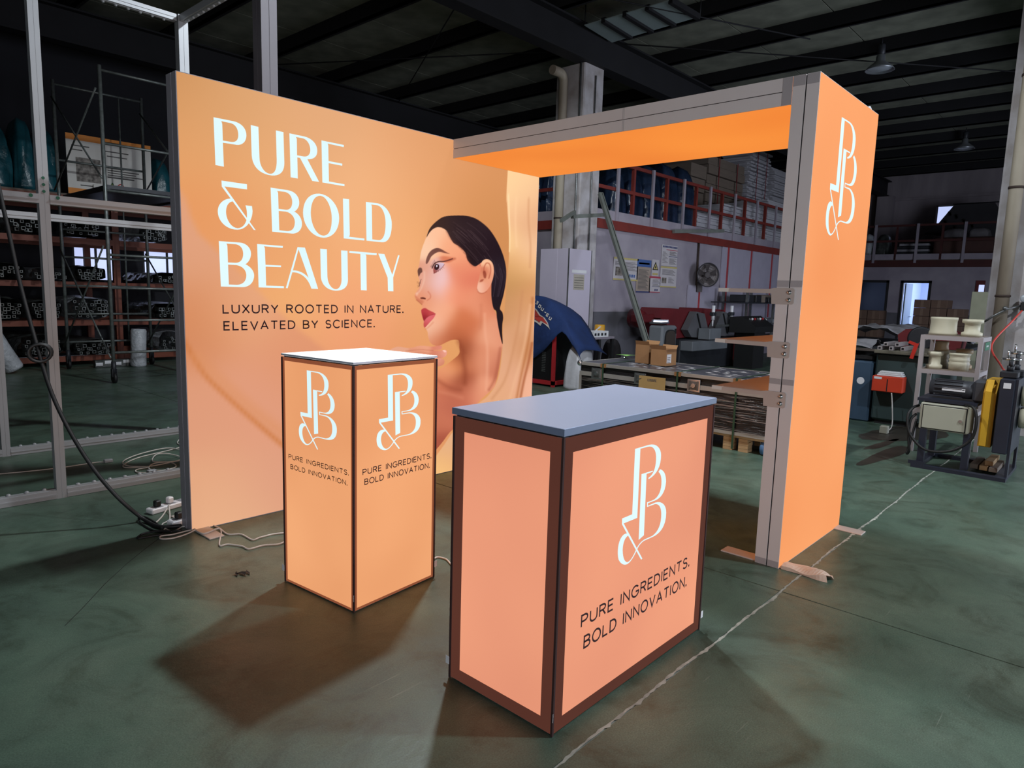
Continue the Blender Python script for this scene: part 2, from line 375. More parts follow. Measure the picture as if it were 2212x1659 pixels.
# bracing rods under the roof
for (a, b) in (((5.42, 9.2, 5.62), (8.66, 3.5, 5.62)), ((8.66, 9.2, 5.62), (5.42, 3.5, 5.62)), ((8.66, 3.1, 5.62), (15.1, -2.6, 5.62)), ((5.42, 3.1, 5.62), (10.3, .6, 5.62))):
    part(ce, 'brace_rod', MB().cyl(a, b, .011, 6), M['roof_steel'])

# columns with drain pipes
M['col'] = mat('flaking white column paint', (190, 186, 190), 0.85, 0, 0.16, 3.5, bump=0.3, bscale=14, rgb2=(160, 152, 150))
M['pipe'] = mat('stained cream pipe', (176, 166, 148), 0.6, 0, 0.3, 2.0, stretch=(1, 1, .3), rgb2=(128, 116, 102))
M['clip'] = mat('rusty pipe clip', (70, 56, 50), 0.7, 0.3, 0.3)
def column(x0, x1, y0, y1, top, label, px, py, pz0, pz1, pr, elbow):
    c = thing('column', label, 'column', ((x0+x1)/2, (y0+y1)/2, 0), kind='structure')
    mb = MB(); pr_ = .02
    mb.prism([(x0+pr_, y0), (x1-pr_, y0), (x1, y0+pr_), (x1, y1-pr_), (x1-pr_, y1), (x0+pr_, y1), (x0, y1-pr_), (x0, y0+pr_)], 'Z', 0, top)
    part(c, 'shaft', mb, M['col'])
    pts = [(px, py, pz0), (px, py, pz1)]
    if elbow:
        for k in range(1, 7):
            a = PI/2*k/6; pts.append((px-.12*(1-math.cos(a)), py+.0, pz1+.12*math.sin(a)))
        pts.append((px-.30, py, pz1+.12))
    part(c, 'drain_pipe', MB().tube(pts, pr, 16), M['pipe'])
    for z in np.arange(pz0+.35, pz1, 1.15):
        part(c, 'pipe_clip', MB().lathe([(pr+.001, -.012), (pr+.008, -.012), (pr+.008, .012), (pr+.001, .012)], (px, py, z), 16).box((px+pr, py-.012, z-.01), (x0+.002, py+.012, z+.01)), M['clip'])
    for dz in (.0, .16):
        part(c, 'pipe_socket', MB().lathe([(pr+.001, 0), (pr+.012, 0), (pr+.012, .035), (pr+.001, .035)], (px, py, pz0+.22+dz), 16), M['pipe'])
    return c
c1 = column(7.82, 8.36, 3.26, 3.86, 5.15, 'white flaking concrete column with drain pipe behind the lit beam', 7.72, 3.62, 0.02, 4.88, .075, True)
part(c1, 'conduit', MB().cyl((7.80, 3.33, 1.0), (7.80, 3.33, 5.2), .018, 8).cyl((8.10, 3.24, 1.5), (8.10, 3.24, 5.0), .012, 8), M['steel'])
c2 = column(7.70, 8.30, -3.30, -2.575, 5.15, 'white concrete column with thick drain pipe at the right edge', 7.60, float(onX(2171, 600, 7.60)[1]), 0.02, 5.10, .066, False)

# mezzanine: side along Y at MEZ_X, front along X at MEZ_Y, rack wing along X at Y 8.8, far gallery along Y at X 20
M['mez'] = mat('mezzanine deck board', (120, 108, 98), 0.8, 0, 0.2, 3)
ms = struct('wall_mezzanine', MB().box((8.36, MEZ_Y, 0), (X1, MEZ_Y+.12, MEZ_Z-.16)).box((MEZ_X-.06, 3.86, 0), (MEZ_X+.06, Y1, MEZ_Z-.16)), M['wall_white'], 'whitewashed wall under the mezzanine edge')
part(ms, 'dado', MB().box((8.40, MEZ_Y-.008, 0), (15.2, MEZ_Y, 1.10)), M['wall_dado'])
part(ms, 'edge_beam', MB().box((8.36, MEZ_Y-.05, MEZ_Z-.16), (X1, MEZ_Y+.05, MEZ_Z)).box((MEZ_X-.12, 3.86, MEZ_Z-.16), (MEZ_X, Y1, MEZ_Z)), M['red_paint'])
part(ms, 'deck', MB().box((8.36, MEZ_Y+.13, MEZ_Z-.10), (XE, Y1, MEZ_Z)), M['mez'])
part(ms, 'toe_board', MB().box((8.38, MEZ_Y-.01, MEZ_Z), (X1, MEZ_Y+.02, MEZ_Z+.17)).box((MEZ_X-.08, 3.86, MEZ_Z), (MEZ_X-.05, Y1, MEZ_Z+.17)), M['wall_white'])
# board panels with red cover strips screwed onto the wall, joint strips
M['board'] = mat('pale laminated board', (166, 160, 176), 0.55, 0, 0.07, 5)
M['strip_red'] = mat('red cover strip', (170, 60, 66), 0.6, 0, 0.2, 5)
bx = [(onY(u, 640, MEZ_Y)[0]) for u in (1551, 1570, 1620, 1665, 1720)]
for k, (u0, u1) in enumerate(((1551, 1567), (1567, 1617), (1617, 1662), (1662, 1730))):
    a, b = onY(u0, 640, MEZ_Y)[0], onY(u1, 640, MEZ_Y)[0]
    part(ms, 'wall_board', MB().box((a+.01, MEZ_Y-.03, .9), (b-.01, MEZ_Y-.009, MEZ_Z-.05)), M['board'])
for u in (1567, 1617, 1662):
    a = onY(u, 600, MEZ_Y)[0]; part(ms, 'cover_strip', MB().box((a-.04, MEZ_Y-.036, .95), (a+.04, MEZ_Y-.0301, MEZ_Z-.1)), M['strip_red'])
a, b = onY(1482, 650, MEZ_Y)[0], onY(1545, 650, MEZ_Y)[0]
part(ms, 'wall_board', MB().box((a, MEZ_Y-.035, .75), (b, MEZ_Y-.009, 1.66)), M['board'])
a = onY(1506, 650, MEZ_Y)[0]; part(ms, 'cover_strip', MB().box((a-.035, MEZ_Y-.041, .75), (a+.035, MEZ_Y-.0351, 1.6)), M['strip_red'])
a = onY(1505, 560, MEZ_Y)[0]; part(ms, 'conduit', MB().cyl((a, MEZ_Y-.03, 1.62), (a, MEZ_Y-.03, MEZ_Z-.16), .022, 8), M['clip'])

def railing(name, label, p, q, posts_w, posts_r, white_face, paint='red_paint'):
    """two red rails with red posts and white flat posts in front"""
    t = thing(name, label, 'railing', tuple(p), group=None)
    p, q = Vector(p), Vector(q); d = (q-p).normalized(); nrm = Vector(white_face)
    for k, z in enumerate((1.02, .56)):
        part(t, 'rail', MB().bar(p+Vector((0, 0, z)), q+Vector((0, 0, z)), .05, .06), M[paint])
    for s in posts_r:
        part(t, 'post', MB().bar(p+d*s, p+d*s+Vector((0, 0, 1.0)), .06), M[paint])
    for s in posts_w:
        c = p+d*s+nrm*.055
        part(t, 'upright', MB().bar(c+Vector((0, 0, -.10)), c+Vector((0, 0, 1.06)), .07, .035, up=nrm), M['wall_white'])
    return t
pw = [onY(u, 540, MEZ_Y)[0]-8.4 for u in (1326, 1401, 1468, 1525, 1579, 1627, 1668)]
prd = [onY(u, 540, MEZ_Y)[0]-8.4 for u in (1364, 1436, 1499, 1555, 1605, 1649)]
railing('railing', 'red mezzanine railing with pale flat uprights behind the lit arch', (8.4, MEZ_Y+.03, MEZ_Z), (X1-.1, MEZ_Y+.03, MEZ_Z), pw, prd, (0, -1, 0))
railing('railing', 'short red railing left of the piped column', (MEZ_X-.03, 3.9, MEZ_Z), (MEZ_X-.03, 8.0, MEZ_Z), [2.9], [1.3, 2.6, 3.9], (-1, 0, 0))

# far gallery in front of the end wall
GX = X1
gs = struct('trim_1', MB().box((GX, Y0, MEZ_Z-.16), (XE, MEZ_Y+.12, MEZ_Z)), M['mez'], 'gallery deck in front of the far end wall')
M['red_paint_shade'] = mat('oxide red paint in gallery shade', (72, 28, 26), .6, 0, .2, 4)  # the red paint again, with the gallery's shade put into its colour
part(gs, 'edge_beam', MB().box((GX-.08, -6.0, MEZ_Z-.22), (GX, MEZ_Y, MEZ_Z-.02)), M['red_paint_shade'])
part(gs, 'toe_board', MB().box((GX-.05, -6.0, MEZ_Z), (GX-.02, MEZ_Y, MEZ_Z+.17)), M['wall_white'])
gp = [MEZ_Y-onX(u, 540, GX)[1] for u in (1890, 1980, 2082)]
gr = [MEZ_Y-onX(u, 540, GX)[1] for u in (1935, 2033)]
railing('railing', 'dark gallery railing with white uprights along the far end wall', (GX-.02, MEZ_Y, MEZ_Z), (GX-.02, -6.0, MEZ_Z), gp, gr, (-1, 0, 0), 'red_paint_shade')

# ================================================================== the lit exhibition stand
HT = 2.5
class Face:
    """a flat print surface: origin, in-plane axes ex / ez (unit) and outward normal"""
    def __init__(s, o, ex, n): s.o = np.array(o, float); s.ex = np.array(ex, float); s.n = np.array(n, float); s.ez = np.array([0, 0, 1.0])
    def px(s, u, v):
        d = ray(u, v); t = ((s.o-CAM) @ s.n)/(d @ s.n); q = CAM+d*t-s.o; return np.array([q @ s.ex, q @ s.ez])
    def p(s, a, z, off=0.0): return s.o+s.ex*a+s.ez*z+s.n*off
    def polys(s, loops_list, off):
        """each entry: list of closed loops (outer + holes) in (a, z)"""
        mb = MB()
        for loops in loops_list:
            tris = tessellate_polygon([[Vector((q[0], q[1], 0)) for q in lp] for lp in loops])
            flat = [q for lp in loops for q in lp]
            mb.add([s.p(q[0], q[1], off) for q in flat], [tuple(t) for t in tris])
        return mb
def path(d, n=10):
    """small SVG-like path reader: M, L, C, Z -> list of loops"""
    tk = d.split(); i = 0; loops = []; cur = None
    while i < len(tk):
        c = tk[i]; i += 1
        if c == 'M': cur = [(float(tk[i]), float(tk[i+1]))]; i += 2; loops.append(cur)
        elif c == 'L':
            while i < len(tk) and tk[i] not in 'MLCZ': cur.append((float(tk[i]), float(tk[i+1]))); i += 2
        elif c == 'C':
            while i < len(tk) and tk[i] not in 'MLCZ':
                p0 = np.array(cur[-1]); p1, p2, p3 = [np.array((float(tk[i+2*k]), float(tk[i+2*k+1]))) for k in range(3)]; i += 6
                for k in range(1, n+1):
                    t = k/n; q = (1-t)**3*p0+3*(1-t)**2*t*p1+3*(1-t)*t*t*p2+t**3*p3; cur.append((q[0], q[1]))
    for lp in loops:
        if abs(lp[0][0]-lp[-1][0])+abs(lp[0][1]-lp[-1][1]) < 1e-6: lp.pop()
    return loops

# ---- monoline capitals for the small print
def arc(cx, cy, rx, ry, a0, a1, n=9): return [(cx+rx*math.cos(math.radians(a0+(a1-a0)*k/n)), cy+ry*math.sin(math.radians(a0+(a1-a0)*k/n))) for k in range(n+1)]
GL = {
 'L': (.50, [[(0, 1), (0, 0), (.5, 0)]]), 'I': (.0, [[(0, 1), (0, 0)]]), 'T': (.62, [[(0, 1), (.62, 1)], [(.31, 1), (.31, 0)]]),
 'U': (.64, [[(0, 1), (0, .32)]+arc(.32, .32, .32, .32, 180, 360)+[(.64, 1)]]), 'X': (.62, [[(0, 1), (.62, 0)], [(.62, 1), (0, 0)]]),
 'Y': (.64, [[(0, 1), (.32, .45), (.32, 0)], [(.64, 1), (.32, .45)]]), 'V': (.66, [[(0, 1), (.33, 0), (.66, 1)]]),
 'A': (.68, [[(0, 0), (.34, 1), (.68, 0)], [(.12, .34), (.56, .34)]]), 'N': (.64, [[(0, 0), (0, 1), (.64, 0), (.64, 1)]]),
 'E': (.50, [[(.5, 1), (0, 1), (0, 0), (.5, 0)], [(0, .52), (.46, .52)]]), 'D': (.64, [[(0, 0), (0, 1), (.26, 1)]+arc(.26, .5, .38, .5, 90, -90)+[(0, 0)]]),
 'P': (.56, [[(0, 0), (0, 1), (.30, 1)]+arc(.30, .73, .26, .27, 90, -90)+[(0, .46)]]), 'R': (.58, [[(0, 0), (0, 1), (.30, 1)]+arc(.30, .75, .26, .25, 90, -90)+[(0, .5)], [(.30, .5), (.58, 0)]]),
 'B': (.58, [[(0, .52), (.30, .52)]+arc(.30, .76, .24, .24, -90, 90)+[(0, 1), (0, 0), (.32, 0)]+arc(.32, .26, .26, .26, -90, 90)+[(0, .52)]]),
 'O': (.80, [arc(.4, .5, .4, .52, 90, 450, 24)]), 'C': (.70, [arc(.4, .5, .4, .52, 42, 318, 18)]),
 'G': (.76, [arc(.4, .5, .4, .52, 42, 340, 18)+[(.76, .46), (.44, .46)]]),
 'S': (.54, [arc(.27, .755, .25, .255, 25, 250, 10)+arc(.27, .255, .27, .265, 75, -155, 12)]), '.': (.0, None), ' ': (.30, [])}
def stroke_quads(pts, w):
    """mitred ribbon along a polyline -> list of loops"""
    P = [np.array(p, float) for i, p in enumerate(pts) if i == 0 or abs(p[0]-pts[i-1][0])+abs(p[1]-pts[i-1][1]) > 1e-7]; out = []
    closed = np.linalg.norm(P[0]-P[-1]) < 1e-6
    N = len(P); L = []; R = []
    for i in range(N):
        def dirn(a, b): d = b-a; return d/np.linalg.norm(d)
        if closed: d0 = dirn(P[i-1] if i > 0 else P[-2], P[i]); d1 = dirn(P[i], P[i+1] if i < N-1 else P[1])
        else: d0 = dirn(P[max(i-1, 0)], P[max(i, 1)]); d1 = dirn(P[min(i, N-2)], P[min(i+1, N-1)])
        n0 = np.array([-d0[1], d0[0]]); n1 = np.array([-d1[1], d1[0]]); m = n0+n1; ln = np.linalg.norm(m)
        m = n0 if ln < 1e-6 else m/ln; k = min(1/max(m @ n0, .35), 2.2)
        e = np.zeros(2)
        if not closed and i == 0: e = -d1*0
        L.append(P[i]+m*k*w/2+e); R.append(P[i]-m*k*w/2+e)
    for i in range(N-1): out.append([tuple(L[i]), tuple(R[i]), tuple(R[i+1]), tuple(L[i+1])])
    return out
def text_loops(txt, a0, a1, z0, cap, t=.15, gap=.30):
    adv = 0.0; items = []
    for ch in txt:
        w, st = GL[ch]; items.append((adv, ch)); adv += w+gap
    total = adv-gap; sx = (a1-a0)/total; res = []
    for x, ch in items:
        w, st = GL[ch]; out = []; res.append(out)
        if st is None: out.append([(a0+x*sx-t*.62*cap, z0), (a0+x*sx+t*.62*cap, z0), (a0+x*sx+t*.62*cap, z0+t*1.3*cap), (a0+x*sx-t*.62*cap, z0+t*1.3*cap)]); continue
        for s in st:
            pts = [(a0+(x+q[0])*sx, z0+(t/2+q[1]*(1-t))*cap) for q in s]
            out += stroke_quads(pts, t*cap)
    return [[[lp] for lp in g] for g in res if g]
def text_on(face, parent, txt, base0, base1, top0, m, off=.0012, t=.15, gap=.30):
    p0, p1, q0 = face.px(*base0), face.px(*base1), face.px(*top0)
    z = (p0[1]+p1[1])/2; cap = q0[1]-p0[1]
    return [part(parent, 'printed_letter', face.polys(g, off), m) for g in text_loops(txt, p0[0], p1[0], z, cap, t, gap)]

# ---- monogram traced on the counter front, kept as an outline in units of its own height
LOGO_SRC = [
 "M 178 112 L 350 62 C 450 35 503 110 503 190 C 503 330 450 440 345 497 L 345 480 C 420 430 442 320 441 215 C 440 120 400 70 340 85 L 245 110 L 205 985 L 35 1055 L 268 1500 L 252 1514 L 13 1065 L 15 993 L 141 940 Z",
 "M 258 432 L 400 387 L 400 402 L 322 430 L 288 1205 L 222 1265 Z",
 "M 490 370 C 550 385 566 460 565 530 C 555 670 490 750 410 772 L 338 800 L 338 832 L 327 848 L 327 790 L 400 762 C 470 730 510 640 508 520 C 506 455 495 425 470 405 Z",
 "M 327 848 L 338 832 L 430 792 C 520 765 568 830 567 920 C 565 1100 480 1190 400 1225 L 290 1275 C 250 1300 225 1340 205 1380 C 175 1450 130 1540 80 1570 C 40 1590 -5 1570 -30 1510 C -50 1430 -38 1290 10 1225 C 30 1195 55 1182 75 1182 L 90 1210 C 40 1240 22 1330 22 1400 C 25 1500 50 1550 85 1545 C 130 1525 165 1440 195 1375 C 220 1320 260 1275 300 1255 L 390 1215 C 470 1160 506 1060 505 930 C 503 840 470 805 425 812 Z"]
CNT = dict(x=0.0450, y=-2.6085, w=0.9955, d=0.4801, h=1.0054, rot=0.0031)
c_, s_ = math.cos(CNT['rot']), math.sin(CNT['rot'])
F_cfront = Face((CNT['x'], CNT['y'], 0), (c_, s_, 0), (s_, -c_, 0))
F_cside = Face((CNT['x']-s_*CNT['d'], CNT['y']+c_*CNT['d'], 0), (s_, -c_, 0), (-c_, -s_, 0))
LOGO = [path(d, 8) for d in LOGO_SRC]
LOGO = [[[tuple(F_cfront.px(1340+x/5.72, 950+y/5.72)) for x, y in lp] for lp in g] for g in LOGO]
_all = np.array([q for g in LOGO for lp in g for q in lp]); _lo, _hi = _all.min(0), _all.max(0)
LH = _hi[1]-_lo[1]; LW = (_hi[0]-_lo[0])/LH
LOGO = [[[((x-_lo[0])/LH, (z-_lo[1])/LH) for x, z in lp] for lp in g] for g in LOGO]
def logo_on(face, parent, a, z, h, m, off=.0012, sx=1.0):
    """a, z: lower left corner of the monogram"""
    return part(parent, 'monogram', face.polys([[[(a+x*h*sx, z+y*h) for x, y in lp] for lp in g] for g in LOGO], off), m)

M['letter_white'] = glow('backlit white lettering', (226, 250, 252), 1.0, (218, 244, 248))
M['letter_dark'] = mat('dark brown print', (52, 22, 26), 0.8, 0, 0.1)
M['glow_tower'] = glow('backlit tower fabric', (250, 166, 108), 1.0, (240, 150, 92), 0.9)
M['glow_beam'] = glow('backlit soffit fabric', (248, 146, 62), 1.0, (238, 132, 56), 0.9)
M['glow_counter'] = glow('backlit counter fabric', (240, 160, 124), 1.0, (224, 144, 114), 1.4)
M['glow_plinth'] = glow('backlit plinth fabric', (242, 170, 118), 1.0, (230, 156, 106), 1.8)
M['rim_counter'] = glow('fabric over counter frame', (104, 60, 48), 0.75, (94, 54, 44))
M['rim_plinth'] = glow('fabric over plinth frame', (160, 92, 60), 0.9, (140, 78, 52))
M['rim_fold'] = mat('dark fabric corner welt', (58, 34, 32), 0.8, 0, 0.2)
M['back_fabric'] = glow('backlit plain reverse fabric', (214, 160, 120), 0.8)

def ring(mb, x0, x1, z0, z1, y0, y1, w):
    mb.box((x0, y0, z0), (x0+w, y1, z1)).box((x1-w, y0, z0), (x1, y1, z1)).box((x0+w, y0, z0), (x1-w, y1, z0+w)).box((x0+w, y0, z1-w), (x1-w, y1, z1)); return mb

# ---------------- back wall light box
W_, T_ = 2.945, 0.128
bw = thing('lightbox_wall', 'large backlit beauty wall panel with headline and printed portrait of a woman', 'light box', (W_/2, T_/2, 0))
part(bw, 'frame', ring(ring(MB(), 0, W_, 0, HT, .001, T_/2-.004, .05), 0, W_, 0, HT, T_/2+.004, T_-.001, .05), M['alu_dark'])
part(bw, 'seam', ring(MB(), .006, W_-.006, .006, HT-.006, T_/2-.004, T_/2+.004, .04), M['seam'])
part(bw, 'reverse_fabric', MB().box((.004, T_-.001, .004), (W_-.004, T_, HT-.004)), M['back_fabric'])
F_w = Face((0, 0, 0), (1, 0, 0), (0, -1, 0))
# printed artwork: colours evaluated per vertex of a fine grid on the fabric (flat print on the panel)
def A_(x, y): return (880+x/5.03, 450+y/5.03)
def B_(x, y): return (830+x/5.351, 730+y/5.351)
def C_(x, y): return (820+x/2.675, 420+y/2.675)
def smooth(pts, n=4, closed=True):
    P = [np.array(p, float) for p in pts]; N = len(P); out = []
    for i in range(N if closed else N-1):
        p0, p1, p2, p3 = (P[(i+k) % N] for k in (-1, 0, 1, 2)) if closed else (P[max(i-1, 0)], P[i], P[i+1], P[min(i+2, N-1)])
        for k in range(n):
            t = k/n; out.append(.5*((2*p1)+(-p0+p2)*t+(2*p0-5*p1+4*p2-p3)*t*t+(-p0+3*p1-3*p2+p3)*t**3))
    if not closed: out.append(P[-1])
    return np.array(out)
def seg_dist(U, V, P, closed):
    d = np.full(U.shape, 1e9); n = len(P)
    for i in range(n if closed else n-1):
        a, b = P[i], P[(i+1) % n]; e = b-a; L = max(e @ e, 1e-9)
        t = np.clip(((U-a[0])*e[0]+(V-a[1])*e[1])/L, 0, 1)
        d = np.minimum(d, (U-a[0]-t*e[0])**2+(V-a[1]-t*e[1])**2)
    return np.sqrt(d)
def inside(U, V, P):
    r = np.zeros(U.shape, bool); n = len(P)
    for i in range(n):
        (x0, y0), (x1, y1) = P[i], P[(i+1) % n]
        if y0 == y1: continue
        c = ((y0 > V) != (y1 > V)) & (U < (x1-x0)*(V-y0)/(y1-y0)+x0); r ^= c
    return r
class Paint:
    def __init__(s, U, V): s.U, s.V = U, V; s.c = np.zeros(U.shape+(3,))
    def field(s, U, V, samples, sig):
        num = np.zeros(U.shape+(3,)); den = np.zeros(U.shape)
        for (x, y), c in samples:
            d2 = (U-x)**2+(V-y)**2; w = np.exp(-d2/(2*sig*sig))+1e-4/(1+d2/(sig*sig)); num += w[..., None]*np.array(c, float); den += w
        return num/den[..., None]
    def _sel(s, P, m):
        lo, hi = P.min(0)-m, P.max(0)+m; return np.where((s.U > lo[0]) & (s.U < hi[0]) & (s.V > lo[1]) & (s.V < hi[1]))
    def poly(s, pts, col, soft=.7, alpha=1.0, sm=4, sig=30):
        P = smooth(pts, sm) if sm else np.array(pts, float); ix = s._sel(P, soft+2); U, V = s.U[ix], s.V[ix]
        if not len(U): return
        d = seg_dist(U, V, P, True)*np.where(inside(U, V, P), 1, -1); w = np.clip(.5+d/(2*soft), 0, 1); w = w*w*(3-2*w)*alpha
        c = s.field(U, V, col, sig) if isinstance(col, list) else np.array(col, float)
        s.c[ix] = s.c[ix]*(1-w[:, None])+c*w[:, None]
    def brush(s, pts, width, col, alpha=1.0, soft=None):
        P = smooth(pts, 5, False); soft = soft or width*.5; ix = s._sel(P, width+soft); U, V = s.U[ix], s.V[ix]
        if not len(U): return
        d = seg_dist(U, V, P, False); w = np.clip((width*.5+soft-d)/(2*soft), 0, 1); w = w*w*(3-2*w)*alpha
        s.c[ix] = s.c[ix]*(1-w[:, None])+np.array(col, float)*w[:, None]
def paint_artwork(U, V, Zm):
    p = Paint(U, V)
    bg = [((390, 170), (200, 142, 90)), ((500, 220), (216, 162, 113)), ((700, 260), (222, 165, 119)), ((900, 310), (224, 160, 112)), ((420, 300), (224, 158, 102)), ((600, 380), (230, 168, 114)),
          ((800, 400), (238, 178, 128)), ((950, 400), (228, 160, 108)), ((1080, 420), (208, 142, 86)), ((1060, 480), (198, 132, 76)), ((440, 480), (226, 150, 94)), ((600, 560), (230, 162, 110)), ((850, 600), (240, 174, 122)),
          ((890, 520), (234, 168, 110)), ((500, 560), (226, 152, 100)), ((620, 660), (238, 176, 112)), ((760, 700), (236, 158, 116)), ((850, 720), (228, 150, 106)), ((960, 755), (224, 162, 98)), ((900, 820), (224, 150, 100)),
          ((440, 900), (218, 150, 114)), ((600, 800), (214, 142, 104)), ((600, 1000), (216, 146, 116)), ((500, 1080), (224, 166, 128)), ((1100, 700), (214, 150, 96)), ((1000, 300), (216, 150, 100)), ((1130, 400), (214, 152, 104))]
    p.c[:] = p.field(U, V, bg, 75)
    # sheer veil lying across the lower left
    p.poly([(380, 455), (430, 505), (520, 590), (620, 690), (720, 780), (760, 900), (760, 1200), (380, 1200)], [((420, 540), (218, 158, 126)), ((430, 690), (204, 130, 88)), ((520, 660), (226, 164, 126)), ((640, 760), (218, 146, 110)), ((440, 900), (216, 152, 120)), ((560, 870), (220, 154, 124)), ((460, 1060), (222, 164, 126)), ((580, 1050), (218, 156, 126)), ((500, 1130), (228, 176, 136))], 10, .85, sig=60)
    p.brush([(395, 735), (420, 775), (445, 812), (489, 855), (560, 918), (640, 985), (760, 1080)], 9, (196, 116, 62), .85, 8)
    p.brush([(425, 770), (470, 815), (540, 880), (640, 960)], 22, (214, 142, 96), .6, 18)
    # right hand drape
    dr = [((1092, 250)), ((1098, 330)), C_(733, 0), C_(737, 60), C_(740, 120), C_(746, 200), C_(749, 300), C_(746, 380), C_(741, 450), C_(735, 520), C_(728, 600), C_(721, 680), C_(714, 760), C_(711, 850), C_(704, 950), C_(690, 1040), C_(665, 1110), C_(620, 1170), C_(570, 1210), (1010, 900), (960, 960), (900, 1100), (1250, 1100), (1250, 250)]
    p.poly(dr, [(C_(745, 20), (250, 212, 158)), (C_(745, 250), (248, 206, 146)), (C_(790, 60), (240, 190, 146)), (C_(800, 150), (238, 186, 142)), (C_(855, 180), (222, 166, 126)), (C_(880, 300), (240, 192, 152)), (C_(810, 400), (236, 182, 128)), (C_(755, 450), (210, 156, 98)), (C_(755, 530), (188, 138, 84)), (C_(738, 650), (196, 142, 94)), (C_(800, 650), (212, 152, 108)), (C_(865, 600), (214, 152, 102)), (C_(885, 750), (222, 168, 128)),
        (C_(735, 900), (224, 170, 132)), (C_(790, 850), (210, 152, 112)), (C_(770, 1000), (222, 164, 128)), (C_(860, 900), (198, 132, 84)), (C_(870, 1080), (238, 176, 146)), (C_(700, 1130), (226, 168, 128)), (B_(740, 1180), (226, 176, 136)), (B_(700, 1280), (228, 174, 132)), (B_(620, 1500), (250, 200, 130)), (B_(700, 1400), (234, 174, 114))], 1.2, sig=24)
    p.brush([C_(862, 20), C_(860, 150), C_(872, 300), C_(868, 420)], 3, (206, 146, 104), .6, 4)
    p.brush([C_(790, 20), C_(785, 150), C_(792, 300)], 3, (250, 206, 160), .6, 4)
    p.brush([C_(745, 0), C_(748, 100), C_(752, 220), C_(750, 330)], 2, (255, 230, 180), .8, 2)
    p.brush([C_(884, 600), C_(872, 760), C_(850, 900), C_(815, 1060), C_(790, 1190)], 4, (178, 108, 62), .8, 5)
    p.brush([C_(872, 640), C_(850, 800), C_(820, 940), C_(780, 1080), C_(750, 1190)], 4, (236, 184, 144), .6, 5)
    p.brush([C_(880, 860), C_(862, 960), C_(835, 1070), C_(815, 1170)], 5, (166, 92, 56), .75, 3)
    p.brush([C_(826, 560), C_(800, 760), C_(765, 930), C_(720, 1080), C_(650, 1180)], 4, (196, 134, 92), .5, 5)
    # hair behind the neck, skin of neck, shoulder and chest
    skin = [A_(140, 520), A_(128, 620), A_(113, 668), A_(119, 740), A_(132, 790), A_(128, 860), A_(100, 905), A_(82, 935), A_(84, 962), A_(105, 1000), A_(138, 1024), A_(158, 1045), A_(160, 1080), A_(152, 1110), A_(158, 1160), A_(178, 1225), A_(180, 1275), A_(202, 1308), A_(220, 1345), A_(226, 1400), A_(250, 1458), A_(290, 1488), A_(345, 1492), A_(410, 1462), A_(470, 1435), A_(530, 1428), A_(562, 1445), B_(868, 110), B_(866, 185), B_(780, 262), B_(690, 328), B_(610, 380), (905, 830), (890, 900), (900, 1020), B_(605, 1285), B_(680, 1195), B_(740, 1112), B_(800, 1052), (1010, 905), B_(1080, 755), B_(1150, 682), B_(1230, 612), B_(1275, 560), B_(1300, 480), B_(1335, 300), B_(1358, 140), A_(1034, 1475), A_(1000, 1340), A_(975, 1180), A_(940, 1080), A_(930, 850), A_(900, 560), A_(700, 300), A_(420, 190), A_(300, 200), A_(230, 265), A_(185, 365), A_(155, 450)]
    sk = [(A_(200, 400), (246, 200, 166)), (A_(300, 300), (248, 190, 152)), (A_(450, 400), (242, 168, 128)), (A_(560, 500), (241, 162, 124)), (A_(640, 620), (232, 142, 108)), (A_(650, 770), (218, 118, 92)), (A_(550, 740), (232, 140, 108)), (A_(350, 780), (236, 204, 212)), (A_(310, 850), (236, 196, 198)), (A_(240, 760), (226, 172, 160)), (A_(195, 740), (220, 146, 114)), (A_(180, 850), (228, 172, 148)), (A_(110, 935), (226, 144, 108)), (A_(215, 930), (220, 130, 96)), (A_(180, 1050), (228, 146, 106)), (A_(260, 1030), (238, 176, 146)),
          (A_(450, 900), (240, 158, 124)), (A_(600, 930), (232, 142, 108)), (A_(650, 1200), (208, 116, 76)), (A_(300, 1400), (212, 128, 92)), (A_(245, 1310), (246, 200, 172)), (A_(400, 1150), (240, 168, 132)), (A_(330, 1250), (240, 176, 144)), (A_(520, 1280), (206, 116, 76)), (A_(540, 1400), (176, 92, 58)), (A_(420, 1430), (190, 106, 72)), (A_(700, 1330), (200, 110, 74)), (A_(850, 1380), (236, 168, 134)), (A_(950, 1350), (222, 144, 112)), (A_(620, 1550), (152, 76, 50)), (A_(780, 1550), (216, 134, 100)), (A_(800, 1080), (228, 146, 112)), (A_(720, 1000), (230, 146, 112)), (A_(880, 1000), (206, 120, 88)),
          (B_(895, 200), (150, 76, 46)), (B_(930, 500), (150, 72, 48)), (B_(1000, 300), (198, 114, 80)), (B_(1100, 250), (228, 152, 118)), (B_(1220, 280), (222, 146, 114)), (B_(1310, 350), (190, 106, 80)), (B_(800, 575), (160, 82, 58)), (B_(720, 420), (236, 166, 122)), (B_(800, 300), (228, 144, 92)), (B_(650, 470), (226, 142, 100)), (B_(690, 545), (188, 96, 70)), (B_(700, 650), (206, 120, 92)), (B_(860, 690), (200, 112, 86)), (B_(1000, 600), (216, 132, 102)), (B_(1150, 560), (236, 162, 128)), (B_(1200, 660), (224, 144, 110)), (B_(700, 900), (202, 116, 88)), (B_(650, 1200), (168, 84, 64)), (B_(780, 800), (184, 100, 78)), (B_(620, 1000), (196, 112, 84))]
    p.poly(skin, sk, .8, sm=3, sig=16)
    # chin shadow on the neck, sinew, collar bone
    p.brush([A_(560, 1450), A_(610, 1560), B_(905, 200), B_(935, 380), B_(930, 520)], 7, (138, 64, 42), .55, 8)
